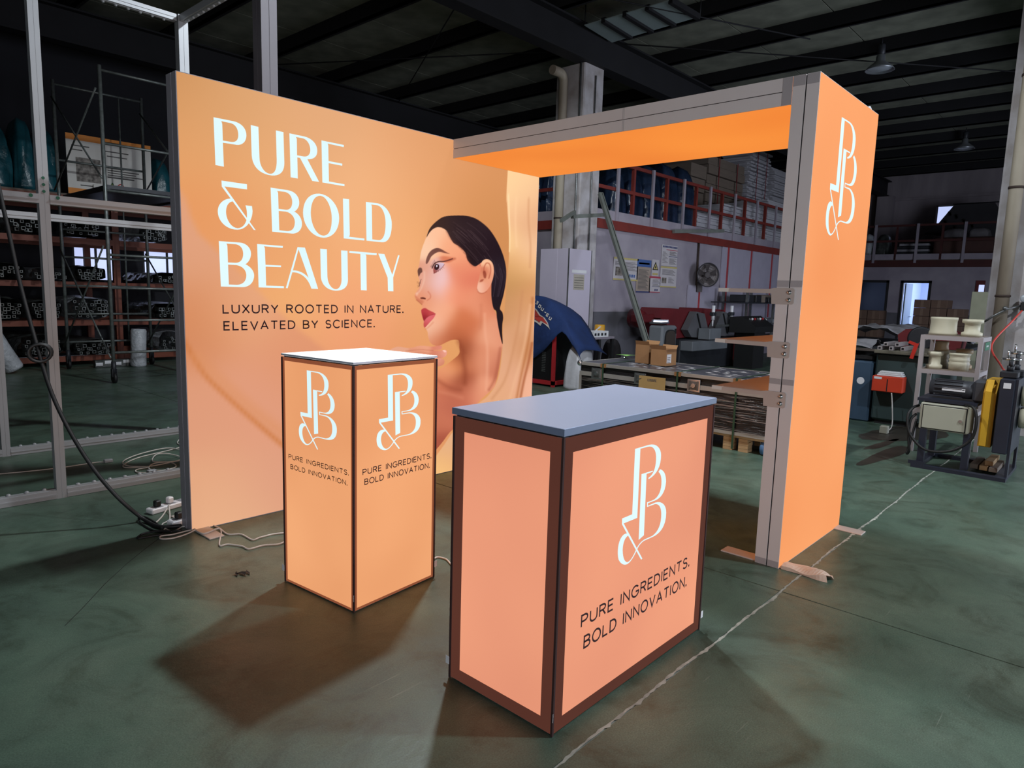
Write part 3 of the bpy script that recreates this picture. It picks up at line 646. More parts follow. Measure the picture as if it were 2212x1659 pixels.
    p.brush([A_(840, 1150), A_(845, 1350), B_(1190, 100), B_(1190, 350), B_(1180, 600)], 4, (240, 176, 144), .55, 5)
    p.brush([A_(800, 1050), A_(800, 1200), A_(790, 1300)], 4, (192, 108, 78), .35, 6)
    p.brush([B_(1340, 120), B_(1310, 330), B_(1275, 480), B_(1210, 600)], 4, (164, 88, 64), .6, 5)
    p.brush([B_(620, 490), B_(700, 545), B_(790, 585), B_(880, 600)], 6, (150, 74, 52), .5, 7)
    p.brush([B_(640, 620), B_(760, 650), B_(900, 690)], 5, (220, 140, 108), .5, 7)
    # hand under the chin
    p.poly([C_(40, 915), C_(100, 880), C_(170, 888), C_(235, 874), C_(300, 879), C_(350, 873), C_(361, 884), C_(350, 898), C_(310, 900), C_(345, 903), C_(380, 898), C_(389, 914), C_(380, 936), C_(350, 947), C_(300, 950), C_(200, 950), C_(40, 960)], [(C_(100, 890), (226, 164, 134)), (C_(250, 885), (232, 160, 128)), (C_(345, 886), (216, 128, 104)), (C_(370, 915), (236, 164, 144)), (C_(340, 938), (206, 124, 96)), (C_(230, 925), (220, 146, 114))], .7, sm=3, sig=9)
    p.brush([C_(150, 905), C_(230, 897), C_(310, 902)], 1.0, (176, 100, 76), .6, 1.2)
    p.brush([C_(190, 918), C_(250, 912), C_(320, 930)], 1.0, (180, 104, 80), .5, 1.2)
    p.poly([C_(364, 901), C_(378, 900), C_(386, 908), C_(376, 913)], (248, 196, 178), .6)
    p.poly([C_(320, 948), C_(362, 949), C_(375, 963), C_(368, 983), C_(342, 993), C_(320, 990)], [(C_(335, 960), (230, 158, 132)), (C_(350, 985), (206, 126, 98))], .7, sm=3, sig=8)
    # hair
    hair = [A_(208, 315), A_(232, 240), A_(270, 185), A_(330, 130), A_(400, 90), A_(520, 78), A_(640, 82), A_(740, 110), A_(830, 170), A_(900, 240), A_(960, 330), A_(1010, 430), A_(1050, 540), A_(1072, 650), A_(1073, 750), A_(1062, 850), A_(1042, 950), A_(1017, 1040), A_(1006, 1095), A_(1032, 1130), A_(1041, 1190), A_(1032, 1260), A_(1030, 1350), A_(1036, 1472), A_(1018, 1430), A_(990, 1300), A_(972, 1190), A_(965, 1120), A_(935, 1085), A_(915, 980), A_(912, 860), A_(915, 700), A_(890, 590), A_(845, 565), A_(800, 592), A_(740, 630), A_(690, 605), A_(650, 555), A_(628, 480), A_(560, 412), A_(500, 375), A_(455, 300), A_(430, 250), A_(385, 216), A_(330, 205), A_(280, 225), A_(240, 265)]
    p.poly(hair, [(A_(400, 160), (54, 37, 35)), (A_(560, 200), (60, 43, 45)), (A_(600, 130), (34, 21, 26)), (A_(750, 300), (45, 31, 37)), (A_(700, 450), (34, 20, 24)), (A_(850, 400), (39, 24, 32)), (A_(950, 450), (31, 18, 26)), (A_(1000, 700), (35, 24, 34)), (A_(980, 900), (31, 21, 29)), (A_(1020, 1250), (34, 23, 28)), (A_(290, 190), (65, 43, 37)), (A_(950, 700), (48, 37, 46))], .8, sm=3, sig=20)
    rng = np.random.RandomState(3)
    for k in range(46):
        t = rng.rand(); q = rng.rand()
        x0, y0 = 330+330*q, 110+130*t; x1, y1 = 640+330*q, 330+260*t; x2, y2 = 930+120*q, 620+230*t
        col = (126, 102, 104) if rng.rand() < .45 else (30, 18, 24)
        a0 = rng.uniform(0, .5); a1 = a0+rng.uniform(.2, .5)
        pts = [(1-s)**2*np.array((x0, y0))+2*s*(1-s)*np.array((x1, y1-60))+s*s*np.array((x2, y2)) for s in np.linspace(a0, a1, 5)]
        p.brush([A_(*c) for c in pts], .6, col, rng.uniform(.2, .5), .9)
    for k in range(16):
        x = 925+130*rng.rand(); p.brush([A_(x, 560+120*rng.rand()), A_(x+20, 760), A_(x-5-(x-925)*.2, 960)], .6, (92, 78, 92) if k % 2 else (26, 18, 26), .4, .9)
    rng2 = np.random.RandomState(8)
    for k in range(26):   # soft baby hairs swept back from the hair line
        t = rng2.rand(); hx, hy = np.interp(t, [0, .25, .5, .75, 1], [430, 470, 560, 628, 690]), np.interp(t, [0, .25, .5, .75, 1], [255, 330, 415, 490, 610])
        L = rng2.uniform(18, 46); p.brush([A_(hx+30, hy+2), A_(hx+4, hy-4), A_(hx-L*.6, hy-L*.45)], .5, (88, 50, 44), rng2.uniform(.15, .4), 1.0)
    p.brush([A_(430, 255), A_(470, 330), A_(560, 415), A_(630, 490), A_(690, 610), A_(740, 632)], 2.5, (110, 62, 52), .35, 3.5)
    # ear
    p.poly([A_(800, 610), A_(820, 568), A_(860, 553), A_(905, 570), A_(934, 620), A_(940, 700), A_(925, 780), A_(895, 850), A_(850, 905), A_(810, 919), A_(775, 906), A_(758, 880), A_(765, 820), A_(780, 750), A_(795, 680)], [(A_(860, 575), (246, 190, 150)), (A_(925, 660), (240, 172, 136)), (A_(850, 690), (208, 120, 90)), (A_(880, 760), (230, 156, 122)), (A_(800, 860), (240, 184, 158)), (A_(790, 740), (220, 140, 106)), (A_(860, 860), (228, 150, 120))], .8, sm=3, sig=7)
    p.brush([A_(830, 700), A_(835, 640), A_(860, 595), A_(895, 610), A_(905, 680), A_(885, 760)], 2.2, (176, 88, 64), .75, 1.6)
    p.poly([A_(822, 690), A_(845, 680), A_(858, 720), A_(850, 760), A_(830, 750)], (140, 60, 42), 1.6, .8)
    p.poly([A_(785, 800), A_(800, 775), A_(830, 770), A_(815, 795)], (158, 72, 52), 1.4, .75)
    p.brush([A_(758, 880), A_(775, 915), A_(815, 925), A_(860, 905)], 1.6, (168, 84, 60), .5, 1.8)
    # brows
    p.poly([A_(200, 595), A_(206, 550), A_(230, 492), A_(270, 450), A_(322, 431), A_(370, 444), A_(420, 474), A_(458, 493), A_(410, 487), A_(355, 474), A_(312, 484), A_(262, 522), A_(236, 570), A_(214, 602)], [(A_(240, 520), (112, 70, 62)), (A_(330, 450), (96, 58, 52)), (A_(430, 485), (130, 74, 60))], 1.0, .92, sm=3, sig=10)
    p.poly([A_(112, 672), A_(130, 646), A_(155, 650), A_(162, 690), A_(142, 708), A_(124, 742), A_(114, 710)], (92, 58, 50), 1.0, .9)
    # near eye: warm lid shadow, white, iris, lash lines
    p.poly([A_(255, 600), A_(300, 545), A_(380, 520), A_(470, 530), A_(520, 545), A_(450, 590), A_(370, 575), A_(300, 590)], [(A_(290, 555), (226, 176, 166)), (A_(420, 545), (206, 106, 72)), (A_(480, 545), (210, 118, 86))], 3.0, .75, sig=9)
    p.poly([A_(282, 655), A_(305, 610), A_(350, 592), A_(400, 602), A_(375, 645), A_(330, 682), A_(290, 706)], [(A_(380, 615), (214, 190, 206)), (A_(295, 680), (150, 70, 62)), (A_(350, 650), (196, 160, 172))], .8, sig=6)
    p.poly([A_(292, 640), A_(300, 612), A_(325, 604), A_(345, 622), A_(340, 655), A_(318, 670), A_(298, 662)], (54, 26, 30), .8)
    p.poly([A_(312, 622), A_(322, 616), A_(328, 630), A_(318, 640)], (236, 226, 240), .5)
    p.brush([A_(270, 650), A_(292, 605), A_(335, 580), A_(390, 578), A_(440, 566), A_(490, 548)], 2.2, (50, 22, 26), .9, 1.2)
    p.brush([A_(285, 706), A_(320, 690), A_(370, 652), A_(402, 610)], 1.0, (112, 54, 52), .8, .9)
    for k in range(7): p.brush([A_(272+6*k, 640-8*k), A_(250+7*k, 634-12*k)], .5, (36, 16, 20), .8, .6)
    for k in range(6): p.brush([A_(300+18*k, 695-12*k), A_(298+20*k, 712-12*k)], .4, (80, 40, 40), .6, .5)
    # far lashes
    for k in range(5): p.brush([A_(148-3*k, 800+9*k), A_(124-1*k, 806+11*k), A_(102+2*k, 792+17*k)], .4, (60, 32, 30), .7, .6)
    p.brush([A_(150, 772), A_(135, 810), A_(128, 850)], 1.0, (70, 36, 34), .8, .9)
    # nose
    p.poly([A_(140, 972), A_(170, 966), A_(198, 976), A_(196, 990), A_(170, 986), A_(150, 984)], (86, 34, 26), .9, .9)
    p.brush([A_(225, 905), A_(250, 940), A_(248, 975), A_(215, 1000)], 1.8, (190, 100, 74), .6, 1.8)
    p.brush([A_(100, 995), A_(135, 1024), A_(156, 1044)], 1.6, (150, 74, 52), .7, 1.6)
    p.brush([A_(185, 690), A_(180, 790), A_(140, 890), A_(105, 925)], 2.0, (246, 208, 184), .5, 3)
    p.poly([A_(84, 950), A_(95, 985), A_(130, 1018), A_(158, 1040), A_(176, 1012), A_(150, 990), A_(118, 978)], (188, 100, 72), 3.0, .5)
    p.poly([A_(90, 925), A_(108, 915), A_(116, 935), A_(100, 950)], (246, 196, 168), 2.5, .6)
    p.brush([A_(420, 575), A_(470, 560), A_(520, 548)], 3.0, (150, 70, 52), .4, 3.0)
    # lips
    p.poly([A_(150, 1112), A_(168, 1090), A_(198, 1085), A_(232, 1106), A_(304, 1144), A_(242, 1166), A_(202, 1195), A_(182, 1226), A_(164, 1182)], [(A_(180, 1110), (184, 62, 66)), (A_(190, 1190), (150, 36, 44)), (A_(260, 1140), (196, 74, 74))], .8, sm=3, sig=7)
    p.poly([A_(180, 1228), A_(202, 1196), A_(242, 1167), A_(304, 1148), A_(286, 1192), A_(250, 1232), A_(214, 1272), A_(190, 1296), A_(177, 1276)], [(A_(220, 1200), (222, 112, 120)), (A_(260, 1180), (216, 96, 100)), (A_(195, 1275), (186, 72, 70)), (A_(225, 1240), (212, 92, 94))], .8, sm=3, sig=7)
    p.brush([A_(182, 1226), A_(202, 1196), A_(242, 1167), A_(304, 1147)], .8, (112, 24, 34), .7, 1.0)
    p.brush([A_(196, 1312), A_(230, 1290), A_(280, 1240)], 2, (206, 118, 86), .5, 3)
    return p.c
a_f = F_w.px(838, 850)[0]
ax = np.concatenate([np.arange(.004, a_f, .022), np.arange(a_f, W_-.004, .0046), [W_-.004]])
az = np.concatenate([np.arange(.004, 2.02, .0044), np.arange(2.02, HT-.004, .03), [HT-.004]])
AX, AZ = np.meshgrid(ax, az)
PW = np.stack([AX, np.zeros_like(AX), AZ], -1)-CAM; _w = PW @ FW
art = paint_artwork(1106+F_PX*(PW @ RT)/_w, 829.5-F_PX*(PW @ UP)/_w, AZ)
nx, nz = len(ax), len(az)
vid = np.arange(nx*nz).reshape(nz, nx)
quads = np.stack([vid[:-1, :-1], vid[:-1, 1:], vid[1:, 1:], vid[1:, :-1]], -1).reshape(-1, 4)
me = bpy.data.meshes.new('printed_fabric'); nv, nq = nx*nz, len(quads)
me.vertices.add(nv); me.vertices.foreach_set('co', (np.stack([AX, np.zeros_like(AX), AZ], -1)-np.array([W_/2, T_/2, 0])).reshape(-1).astype(np.float32))
me.loops.add(nq*4); me.loops.foreach_set('vertex_index', quads.reshape(-1).astype(np.int32))
me.polygons.add(nq); me.polygons.foreach_set('loop_start', np.arange(0, nq*4, 4, dtype=np.int32))
me.update(calc_edges=True)
ca = me.color_attributes.new('print', 'FLOAT_COLOR', 'POINT')
ca.data.foreach_set('color', np.concatenate([s2l(art.reshape(-1, 3)), np.ones((nv, 1))], 1).reshape(-1).astype(np.float32))
m = bpy.data.materials.new('backlit printed fabric'); m.use_nodes = True; nt = m.node_tree; b = nt.nodes['Principled BSDF']
at = nt.nodes.new('ShaderNodeAttribute'); at.attribute_name = 'print'; nt.links.new(at.outputs['Color'], b.inputs['Emission Color'])
vm = nt.nodes.new('ShaderNodeVectorMath'); vm.operation = 'SCALE'; vm.inputs['Scale'].default_value = .10; nt.links.new(at.outputs['Color'], vm.inputs[0]); nt.links.new(vm.outputs[0], b.inputs['Base Color'])
b.inputs['Emission Strength'].default_value = 1.0; b.inputs['Roughness'].default_value = .9; b.inputs['Specular IOR Level'].default_value = .1
print_panel = link('printed_fabric', me, m, bw)

H1 = ["M 78 95 L 380 155 C 520 185 585 280 585 375 C 585 470 520 545 400 515 L 222 487 L 238 857 L 108 832 Z M 195 155 L 340 185 C 420 205 460 280 460 370 C 460 440 430 485 350 475 L 222 455 L 213 210 C 212 185 205 170 195 155 Z",
 "M 652 215 L 770 243 L 787 720 C 790 860 870 960 950 967 C 1020 970 1055 900 1052 750 L 1040 298 L 1156 325 L 1170 800 C 1170 930 1110 1000 980 993 C 800 975 675 860 667 680 Z",
 "M 1248 343 L 1480 392 C 1610 425 1677 520 1677 610 C 1677 690 1640 745 1525 742 L 1706 1092 L 1600 1076 L 1412 722 L 1370 714 L 1377 1040 L 1267 1020 Z M 1345 398 L 1455 420 C 1530 440 1570 530 1570 600 C 1570 660 1540 708 1470 700 L 1366 682 L 1362 440 C 1362 425 1355 410 1345 398 Z",
 "M 1742 452 L 2087 523 L 2085 555 L 1835 500 C 1842 510 1846 525 1847 540 L 1851 770 L 2063 811 L 2061 843 L 1852 802 L 1857 1085 L 2097 1128 L 2096 1158 L 1756 1100 Z"]
H2 = ["M 148 53 L 438 95 L 439 154 L 182 120 L 537 617 L 515 613 L 152 122 Z",
 "M 262 257 C 170 255 107 320 106 400 C 105 510 200 612 330 612 C 440 610 500 500 502 400 L 495 343 L 421 335 C 435 370 440 420 438 475 L 432 505 C 415 560 380 595 330 595 C 260 590 202 500 200 410 C 200 340 230 295 275 290 Z",
 "M 707 133 L 905 163 C 990 178 1035 240 1033 310 C 1032 350 1010 390 975 406 C 1030 430 1065 490 1064 550 C 1062 620 1010 660 950 656 L 725 634 Z M 780 170 L 870 182 C 930 195 955 250 953 305 C 950 360 925 388 880 385 L 798 375 L 793 200 C 792 190 787 178 780 170 Z M 799 398 L 880 406 C 950 420 985 480 983 530 C 980 600 950 632 890 628 L 806 618 Z",
 "M 1262 202 C 1390 215 1487 350 1487 480 C 1487 610 1420 703 1310 703 C 1180 700 1076 560 1076 420 C 1076 290 1140 195 1262 202 Z M 1275 226 C 1350 235 1405 370 1403 490 C 1402 600 1380 680 1305 680 C 1220 672 1165 540 1164 420 C 1165 310 1200 222 1275 226 Z",
 "M 1530 257 L 1600 266 L 1608 660 C 1608 675 1605 685 1598 692 L 1775 713 L 1773 735 L 1539 711 Z",
 "M 1791 295 L 1930 313 C 2030 335 2087 450 2086 550 C 2085 680 2050 762 1970 754 L 1798 737 Z M 1850 325 L 1925 335 C 1990 355 2017 460 2015 550 C 2014 660 1990 735 1935 731 L 1864 722 L 1859 350 C 1858 340 1855 332 1850 325 Z"]
H3 = ["M 115 55 L 350 72 C 440 82 475 150 473 200 C 470 250 445 295 410 312 C 470 340 508 390 508 440 C 505 520 450 570 370 567 L 138 560 Z M 198 83 L 300 90 C 365 100 386 150 386 200 C 385 260 355 298 300 297 L 217 293 L 211 115 C 210 100 205 90 198 83 Z M 218 317 L 310 322 C 390 335 422 390 421 440 C 420 510 370 543 310 541 L 227 538 Z",
 "M 541 88 L 827 110 L 825 131 L 617 113 C 625 125 627 135 628 150 L 634 319 L 807 327 L 806 346 L 635 339 L 641 550 L 838 557 L 839 579 L 558 570 Z",
 "M 990 122 L 1072 128 L 1219 587 L 1144 584 C 1110 470 1030 400 932 402 L 880 580 L 860 577 Z M 1001 148 L 1113 465 C 1070 410 1000 378 938 382 Z",
 "M 1242 140 L 1316 146 L 1322 450 C 1325 530 1370 590 1415 590 C 1455 590 1480 540 1479 480 L 1474 159 L 1545 163 L 1550 490 C 1548 570 1500 608 1410 606 C 1310 600 1250 530 1249 440 Z",
 "M 1566 165 L 1870 190 L 1868 212 L 1745 203 C 1752 210 1754 220 1754 230 L 1759 604 L 1694 600 L 1688 198 L 1565 185 Z",
 "M 1887 194 L 1955 200 L 2043 430 L 2107 212 L 2124 215 L 2053 460 L 2055 614 L 1995 612 L 1991 462 Z"]
for glyphs, ox, oy, k in ((H1, 450, 240, 7.1355), (H2, 450, 380, 5.2667), (H3, 450, 510, 5.1442)):
    for g in glyphs:
        loops = [[tuple(F_w.px(ox+x/k, oy+y/k)) for x, y in lp] for lp in path(g)]
        part(print_panel, 'headline_letter', F_w.polys([loops], .0015), M['letter_white'])
text_on(F_w, print_panel, 'LUXURY ROOTED IN NATURE.', (482, 677.3), (870, 676.6), (481, 656.2), M['letter_dark'], .0015)
text_on(F_w, print_panel, 'ELEVATED BY SCIENCE.', (484, 713.8), (808, 707.6), (483, 693), M['letter_dark'], .0015)
# foot plate under the left end
M['foot'] = mat('sanded steel foot plate', (204, 194, 188), 0.5, 0.2, 0.1, 3)
part(bw, 'foot_plate', MB().bbox((.015, -.20, .0), (.10, .33, .008), .002), M['foot'])

# ---------------- beam
TX, TY, TW, TT, BT = 1.963, -2.5895, 0.9884, 0.130, 0.1343
be = thing('lightbox_beam', 'overhead backlit beam joining the wall panel to the tower', 'light box', (TX+TW/2, TY/2, HT-BT))
def flat_ring(mb, x0, x1, y0, y1, z0, z1, w):
    mb.box((x0, y0, z0), (x0+w, y1, z1)).box((x1-w, y0, z0), (x1, y1, z1)).box((x0+w, y0, z0), (x1-w, y0+w, z1)).box((x0+w, y1-w, z0), (x1-w, y1, z1)); return mb
ya, yb = TY+TT+.001, -.001
part(be, 'frame', flat_ring(flat_ring(MB(), TX, TX+TW, ya, yb, HT-BT+.001, HT-BT/2-.002, .045), TX, TX+TW, ya, yb, HT-BT/2+.002, HT, .045), M['alu'])
part(be, 'seam', flat_ring(MB(), TX+.004, TX+TW-.004, ya+.004, yb-.004, HT-BT/2-.002, HT-BT/2+.002, .03), M['seam'])
part(be, 'soffit_fabric', MB().box((TX+.006, ya+.006, HT-BT), (TX+TW-.006, yb-.006, HT-BT+.001)), M['glow_beam'])
part(be, 'top_fabric', MB().box((TX+.04, ya+.04, HT-.006), (TX+TW-.04, yb-.04, HT-.004)), M['back_fabric'])
for y in (onX(1345, 260, TX)[1], onX(1347.5, 260, TX)[1]): part(be, 'splice_line', MB().box((TX-.0006, y-.0015, HT-BT+.002), (TX, y+.0015, HT-.002)), M['alu_tape'])
y = onX(1690, 200, TX)[1]; part(be, 'splice_plate', MB().box((TX-.0012, ya, HT-BT+.002), (TX, y, HT-.001)), M['alu_tape'])

# ---------------- tower
tw = thing('lightbox_tower', 'tall backlit tower panel with white monogram and three bracketed shelves', 'light box', (TX+TW/2, TY+TT/2, 0))
part(tw, 'frame', ring(ring(MB(), TX, TX+TW, 0, HT, TY+.001, TY+TT/2-.0035, .05), TX, TX+TW, 0, HT, TY+TT/2+.0035, TY+TT-.001, .05), M['alu'])
part(tw, 'seam', ring(MB(), TX+.005, TX+TW-.005, .005, HT-.005, TY+TT/2-.0035, TY+TT/2+.0035, .04), M['seam'])
tf = part(tw, 'front_fabric', MB().box((TX+.003, TY, .003), (TX+TW-.003, TY+.001, HT-.003)), M['glow_tower'])
part(tw, 'reverse_fabric', MB().box((TX+.003, TY+TT-.001, .003), (TX+TW-.003, TY+TT, HT-.003)), M['glow_tower'])
F_t = Face((TX, TY, 0), (1, 0, 0), (0, -1, 0))
a0 = F_t.px(1784, 461)[0]; a1 = F_t.px(1854, 359)[0]; z1 = F_t.px(1822, 255)[1]; z0 = F_t.px(1812, 515)[1]-.0
logo_on(F_t, tf, a0, z0-.01, z1-z0+.01, M['letter_white'], sx=(a1-a0)/((z1-z0+.01)*LW))
for (za, zb) in ((1.473, 1.506), (.975, 1.004), (HT-.05, HT-.001), (0.001, .035)):
    part(tw, 'splice_plate', MB().box((TX-.0012, TY+.002, za), (TX, TY+TT/2-.0035, zb)).box((TX-.0012, TY+TT/2+.0035, za), (TX, TY+TT-.002, zb)), M['alu_tape'])
M['shelf'] = mat('pale shelf board', (196, 184, 176), 0.5, 0, 0.05, 3)
M['shelf_tip'] = mat('bare shelf end', (206, 206, 202), 0.5, 0, 0.04)
M['bracket'] = mat('brushed bracket steel', (182, 172, 166), 0.45, 0.1, 0.06, 4)
for zc in (1.452, 1.178, .920):
    sh = part(tw, 'shelf', MB().bbox((TX+.012, TY+TT+.004, zc-.006), (TX+TW-.012, -2.155, zc+.010), .002), M['shelf'])
    pl = []
    yb_, yf = TY+TT-.012, TY+.035
    poly = [(-2.150, zc-.009), (-2.150, zc+.009), (yb_+.05, zc+.009), (yb_+.02, zc+.016), (yf+.008, zc+.016), (yf, zc+.008), (yf, zc-.058), (yf+.008, zc-.066), (yb_+.03, zc-.066), (yb_+.034, zc-.013)]
    part(sh, 'bracket', MB().prism(poly, 'X', TX-.0062, TX-.0016), M['bracket'])
    part(sh, 'bracket', MB().prism(poly, 'X', TX+TW+.0016, TX+TW+.0062), M['bracket'])
    part(sh, 'end_cap', MB().box((TX-.0072, -2.205, zc-.0095), (TX+.012, -2.148, zc+.0105)), M['shelf_tip'])
    for dz in (-.006, -.044):
        yc = TY+TT/2-.0035
        part(sh, 'bolt', MB().lathe([(0, -.0135), (.007, -.0135), (.008, -.010), (.0115, -.008), (.0125, -.0065), (.0125, -.0055)], (TX, yc, zc+dz), 14, 'X'), M['chrome'])
for x, y0_, y1_ in ((TX+.01, TY-.20, TY+.33), (TX+TW-.10, TY-.16, TY+.30)):
    part(tw, 'foot_plate', MB().bbox((x, y0_, 0), (x+.09, y1_, .008), .002), M['foot'])
# paper still wrapped round the near foot plate
M['paper'] = mat('crumpled protective paper', (206, 182, 164), 0.7, 0, 0.06, 8, bump=0.4, bscale=12)
n = 14; mb = MB(); vs = []
for i in range(n+1):
    t = i/n; y = TY-.012-t*.235
    for k, (dx, dz) in enumerate(((0, .001), (0.002, .018), (.03, .028), (.06, .024), (.094, .016), (.098, .001))):
        vs.append((TX+.004+dx+.010*math.sin(6*t+k)*t, y+.012*math.sin(k*1.7)*t, max(.001, dz*(1+.9*t*math.sin(t*7+k*1.3)))))
mb.add(vs, [(i*6+k, i*6+k+1, (i+1)*6+k+1, (i+1)*6+k) for i in range(n) for k in range(5)], False)
part(tw, 'paper_wrap', mb, M['paper'])
part(tw, 'hanging_loop', MB().tube([(TX+TW-.13+.10*k/10, TY+.03, HT+.001+.028*math.sin(PI*k/10)) for k in range(11)], .005, 8), M['white'])

# ---------------- counter
def counter(name, label, spec, slab_t, slab_m, over, rim_w, glow_m, rim_m, slab_label):
    x, y, w, d, h, rot = [spec[k] for k in ('x', 'y', 'w', 'd', 'h', 'rot')]
    t = thing(name, label, 'counter', (x, y, 0), rot)
    b = h-slab_t-.006
    fr = MB()
    for cx in (0, w-.03):
        for cy in (0, d-.03): fr.box((cx+.002, cy+.002, .004), (cx+.028, cy+.028, b))
    for z in (.004, b-.03):
        fr.box((.028, .002, z), (w-.028, .028, z+.026)).box((.028, d-.028, z), (w-.028, d-.002, z+.026)).box((.002, .028, z), (.028, d-.028, z+.026)).box((w-.028, .028, z), (w-.002, d-.028, z+.026))
    part(t, 'frame', fr, M['alu_dark'], world=False)
    panels = {}
    for nm, (ax, n_) in {'front': (w, 0), 'right': (d, 1), 'back': (w, 2), 'left': (d, 3)}.items():
        def q(a, z, off):
            if n_ == 0: return (a, -off, z)
            if n_ == 1: return (w+off, a, z)
            if n_ == 2: return (w-a, d+off, z)
            return (-off, d-a, z)
        e = .004; r = rim_w
        pm = MB().add([q(r, r, 0), q(ax-r, r, 0), q(ax-r, b-r, 0), q(r, b-r, 0)], [(0, 1, 2, 3)])
        panels[nm] = part(t, 'fabric_panel', pm, glow_m, world=False)
        rm = MB(); O = [(e, .006), (ax-e, .006), (ax-e, b), (e, b)]; I = [(r, r), (ax-r, r), (ax-r, b-r), (r, b-r)]
        rm.add([q(a, z, 0) for a, z in O+I], [(0, 1, 5, 4), (1, 2, 6, 5), (2, 3, 7, 6), (3, 0, 4, 7)])
        part(panels[nm], 'fabric_border', rm, rim_m, world=False)
    for cx, cy in ((0, 0), (w, 0), (w, d), (0, d)):
        part(t, 'corner_welt', MB().box((cx-.004, cy-.004, .002), (cx+.004, cy+.004, b)), M['rim_fold'], world=False)
    part(t, 'gap_strip', MB().box((.006, .006, b), (w-.006, d-.006, h-slab_t)), M['seam'], world=False)
    wt = part(t, 'worktop', MB().bbox((-over, -over, h-slab_t), (w+over, d+over, h), .0015), slab_m, world=False)
    o_ = over+.0008; za_, zb_ = h-slab_t+.001, h-.0012
    part(wt, 'edge_shade', MB().box((-o_, -o_, za_), (w+o_, -over, zb_)).box((-o_, d+over, za_), (w+o_, d+o_, zb_)).box((-o_, -over, za_), (-over, d+over, zb_)).box((w+over, -over, za_), (w+o_, d+over, zb_)), M['edge_shade'] if rim_w > .03 else M['edge_shade_pale'], world=False)  # thin added strips, darker than the top to stand for less light on the edges
    for cx, cy, dx, dy in ((0, 0, -1, -1), (w, 0, 1, -1), (0, d, -1, 1), (w, d, 1, 1)):
        part(t, 'pull_tab', MB().bbox((cx+dx*.003-.004, cy+dy*.003-.004, .055), (cx+dx*.012+.004, cy+dy*.012+.004, .085), .003), M['white'], world=False)
    return t, panels
M['edge_shade'] = mat('blue grey shade on worktop edge', (112, 124, 148), 0.45, 0, 0.03, 4)  # shade of the worktop edges put into the colour
M['edge_shade_pale'] = mat('pale grey shade on worktop edge', (176, 184, 196), 0.45, 0, 0.03, 4)  # same painted edge shade, lighter for the plinth
M['slab_grey'] = mat('grey laminate worktop', (184, 196, 224), 0.32, 0, 0.02, 4)
M['slab_white'] = mat('white acrylic worktop', (244, 246, 250), 0.25, 0, 0.01, 4, emit=0.85)
co, cp = counter('counter_lightbox', 'long backlit counter with brown border and grey worktop, nearest the viewer', CNT, .024, M['slab_grey'], .006, .050, M['glow_counter'], M['rim_counter'], 'grey worktop')
PLI = dict(x=0.0850, y=-1.4640, w=0.4975, d=0.4975, h=1.0992, rot=0.0905)
pl, pp = counter('plinth_lightbox', 'tall square backlit plinth with white glowing top in front of the wall panel', PLI, .010, M['slab_white'], .003, .017, M['glow_plinth'], M['rim_plinth'], 'white worktop')
c_, s_ = math.cos(PLI['rot']), math.sin(PLI['rot'])
F_pfront = Face((PLI['x'], PLI['y'], 0), (c_, s_, 0), (s_, -c_, 0))
F_pside = Face((PLI['x']-s_*PLI['d'], PLI['y']+c_*PLI['d'], 0), (s_, -c_, 0), (-c_, -s_, 0))
def local_part(parent, o):
    """a world-built print moved into the rotated counter's space"""
    root = parent.parent; Mi = (Matrix.Translation(root.location) @ Matrix.Rotation(root.rotation_euler.z, 4, 'Z')).inverted()
    o.data.transform(Mi @ Matrix.Translation(wloc(parent))); return o
def brand(face, panel, logo_px, l1, l2):
    (tx, ty), (bx_, by), (lx, ly), (rx, ry_) = logo_px
    z1, z0, a0, a1 = face.px(tx, ty)[1], face.px(bx_, by)[1], face.px(lx, ly)[0], face.px(rx, ry_)[0]
    local_part(panel, logo_on(face, panel, a0, z0, z1-z0, M['letter_white'], sx=(a1-a0)/((z1-z0)*LW)))
    for txt, (b0, b1, t0) in (('PURE INGREDIENTS.', l1), ('BOLD INNOVATION.', l2)):
        for o in text_on(face, panel, txt, b0, b1, t0, M['letter_dark'], gap=.27): local_part(panel, o)
brand(F_cfront, cp['front'], ((1406, 959.5), (1350, 1226), (1333, 1208), (1439, 1100)), ((1255, 1356), (1487, 1224.5), (1256.5, 1327)), ((1260.5, 1401), (1481, 1267), (1261.5, 1372)))
brand(F_pside, pp['left'], ((672, 801), (678, 969), (646, 932), (728, 921)), ((624.5, 991.5), (753, 1026.5), (624.5, 981)), ((628.5, 1013.5), (750, 1048), (628.5, 1003)))
brand(F_pfront, pp['front'], ((866, 806.5), (850, 972), (813, 950), (908, 914)), ((783.5, 1027), (930.5, 990), (783.5, 1013.5)), ((787.5, 1048), (927, 1010.5), (787.5, 1034.5)))

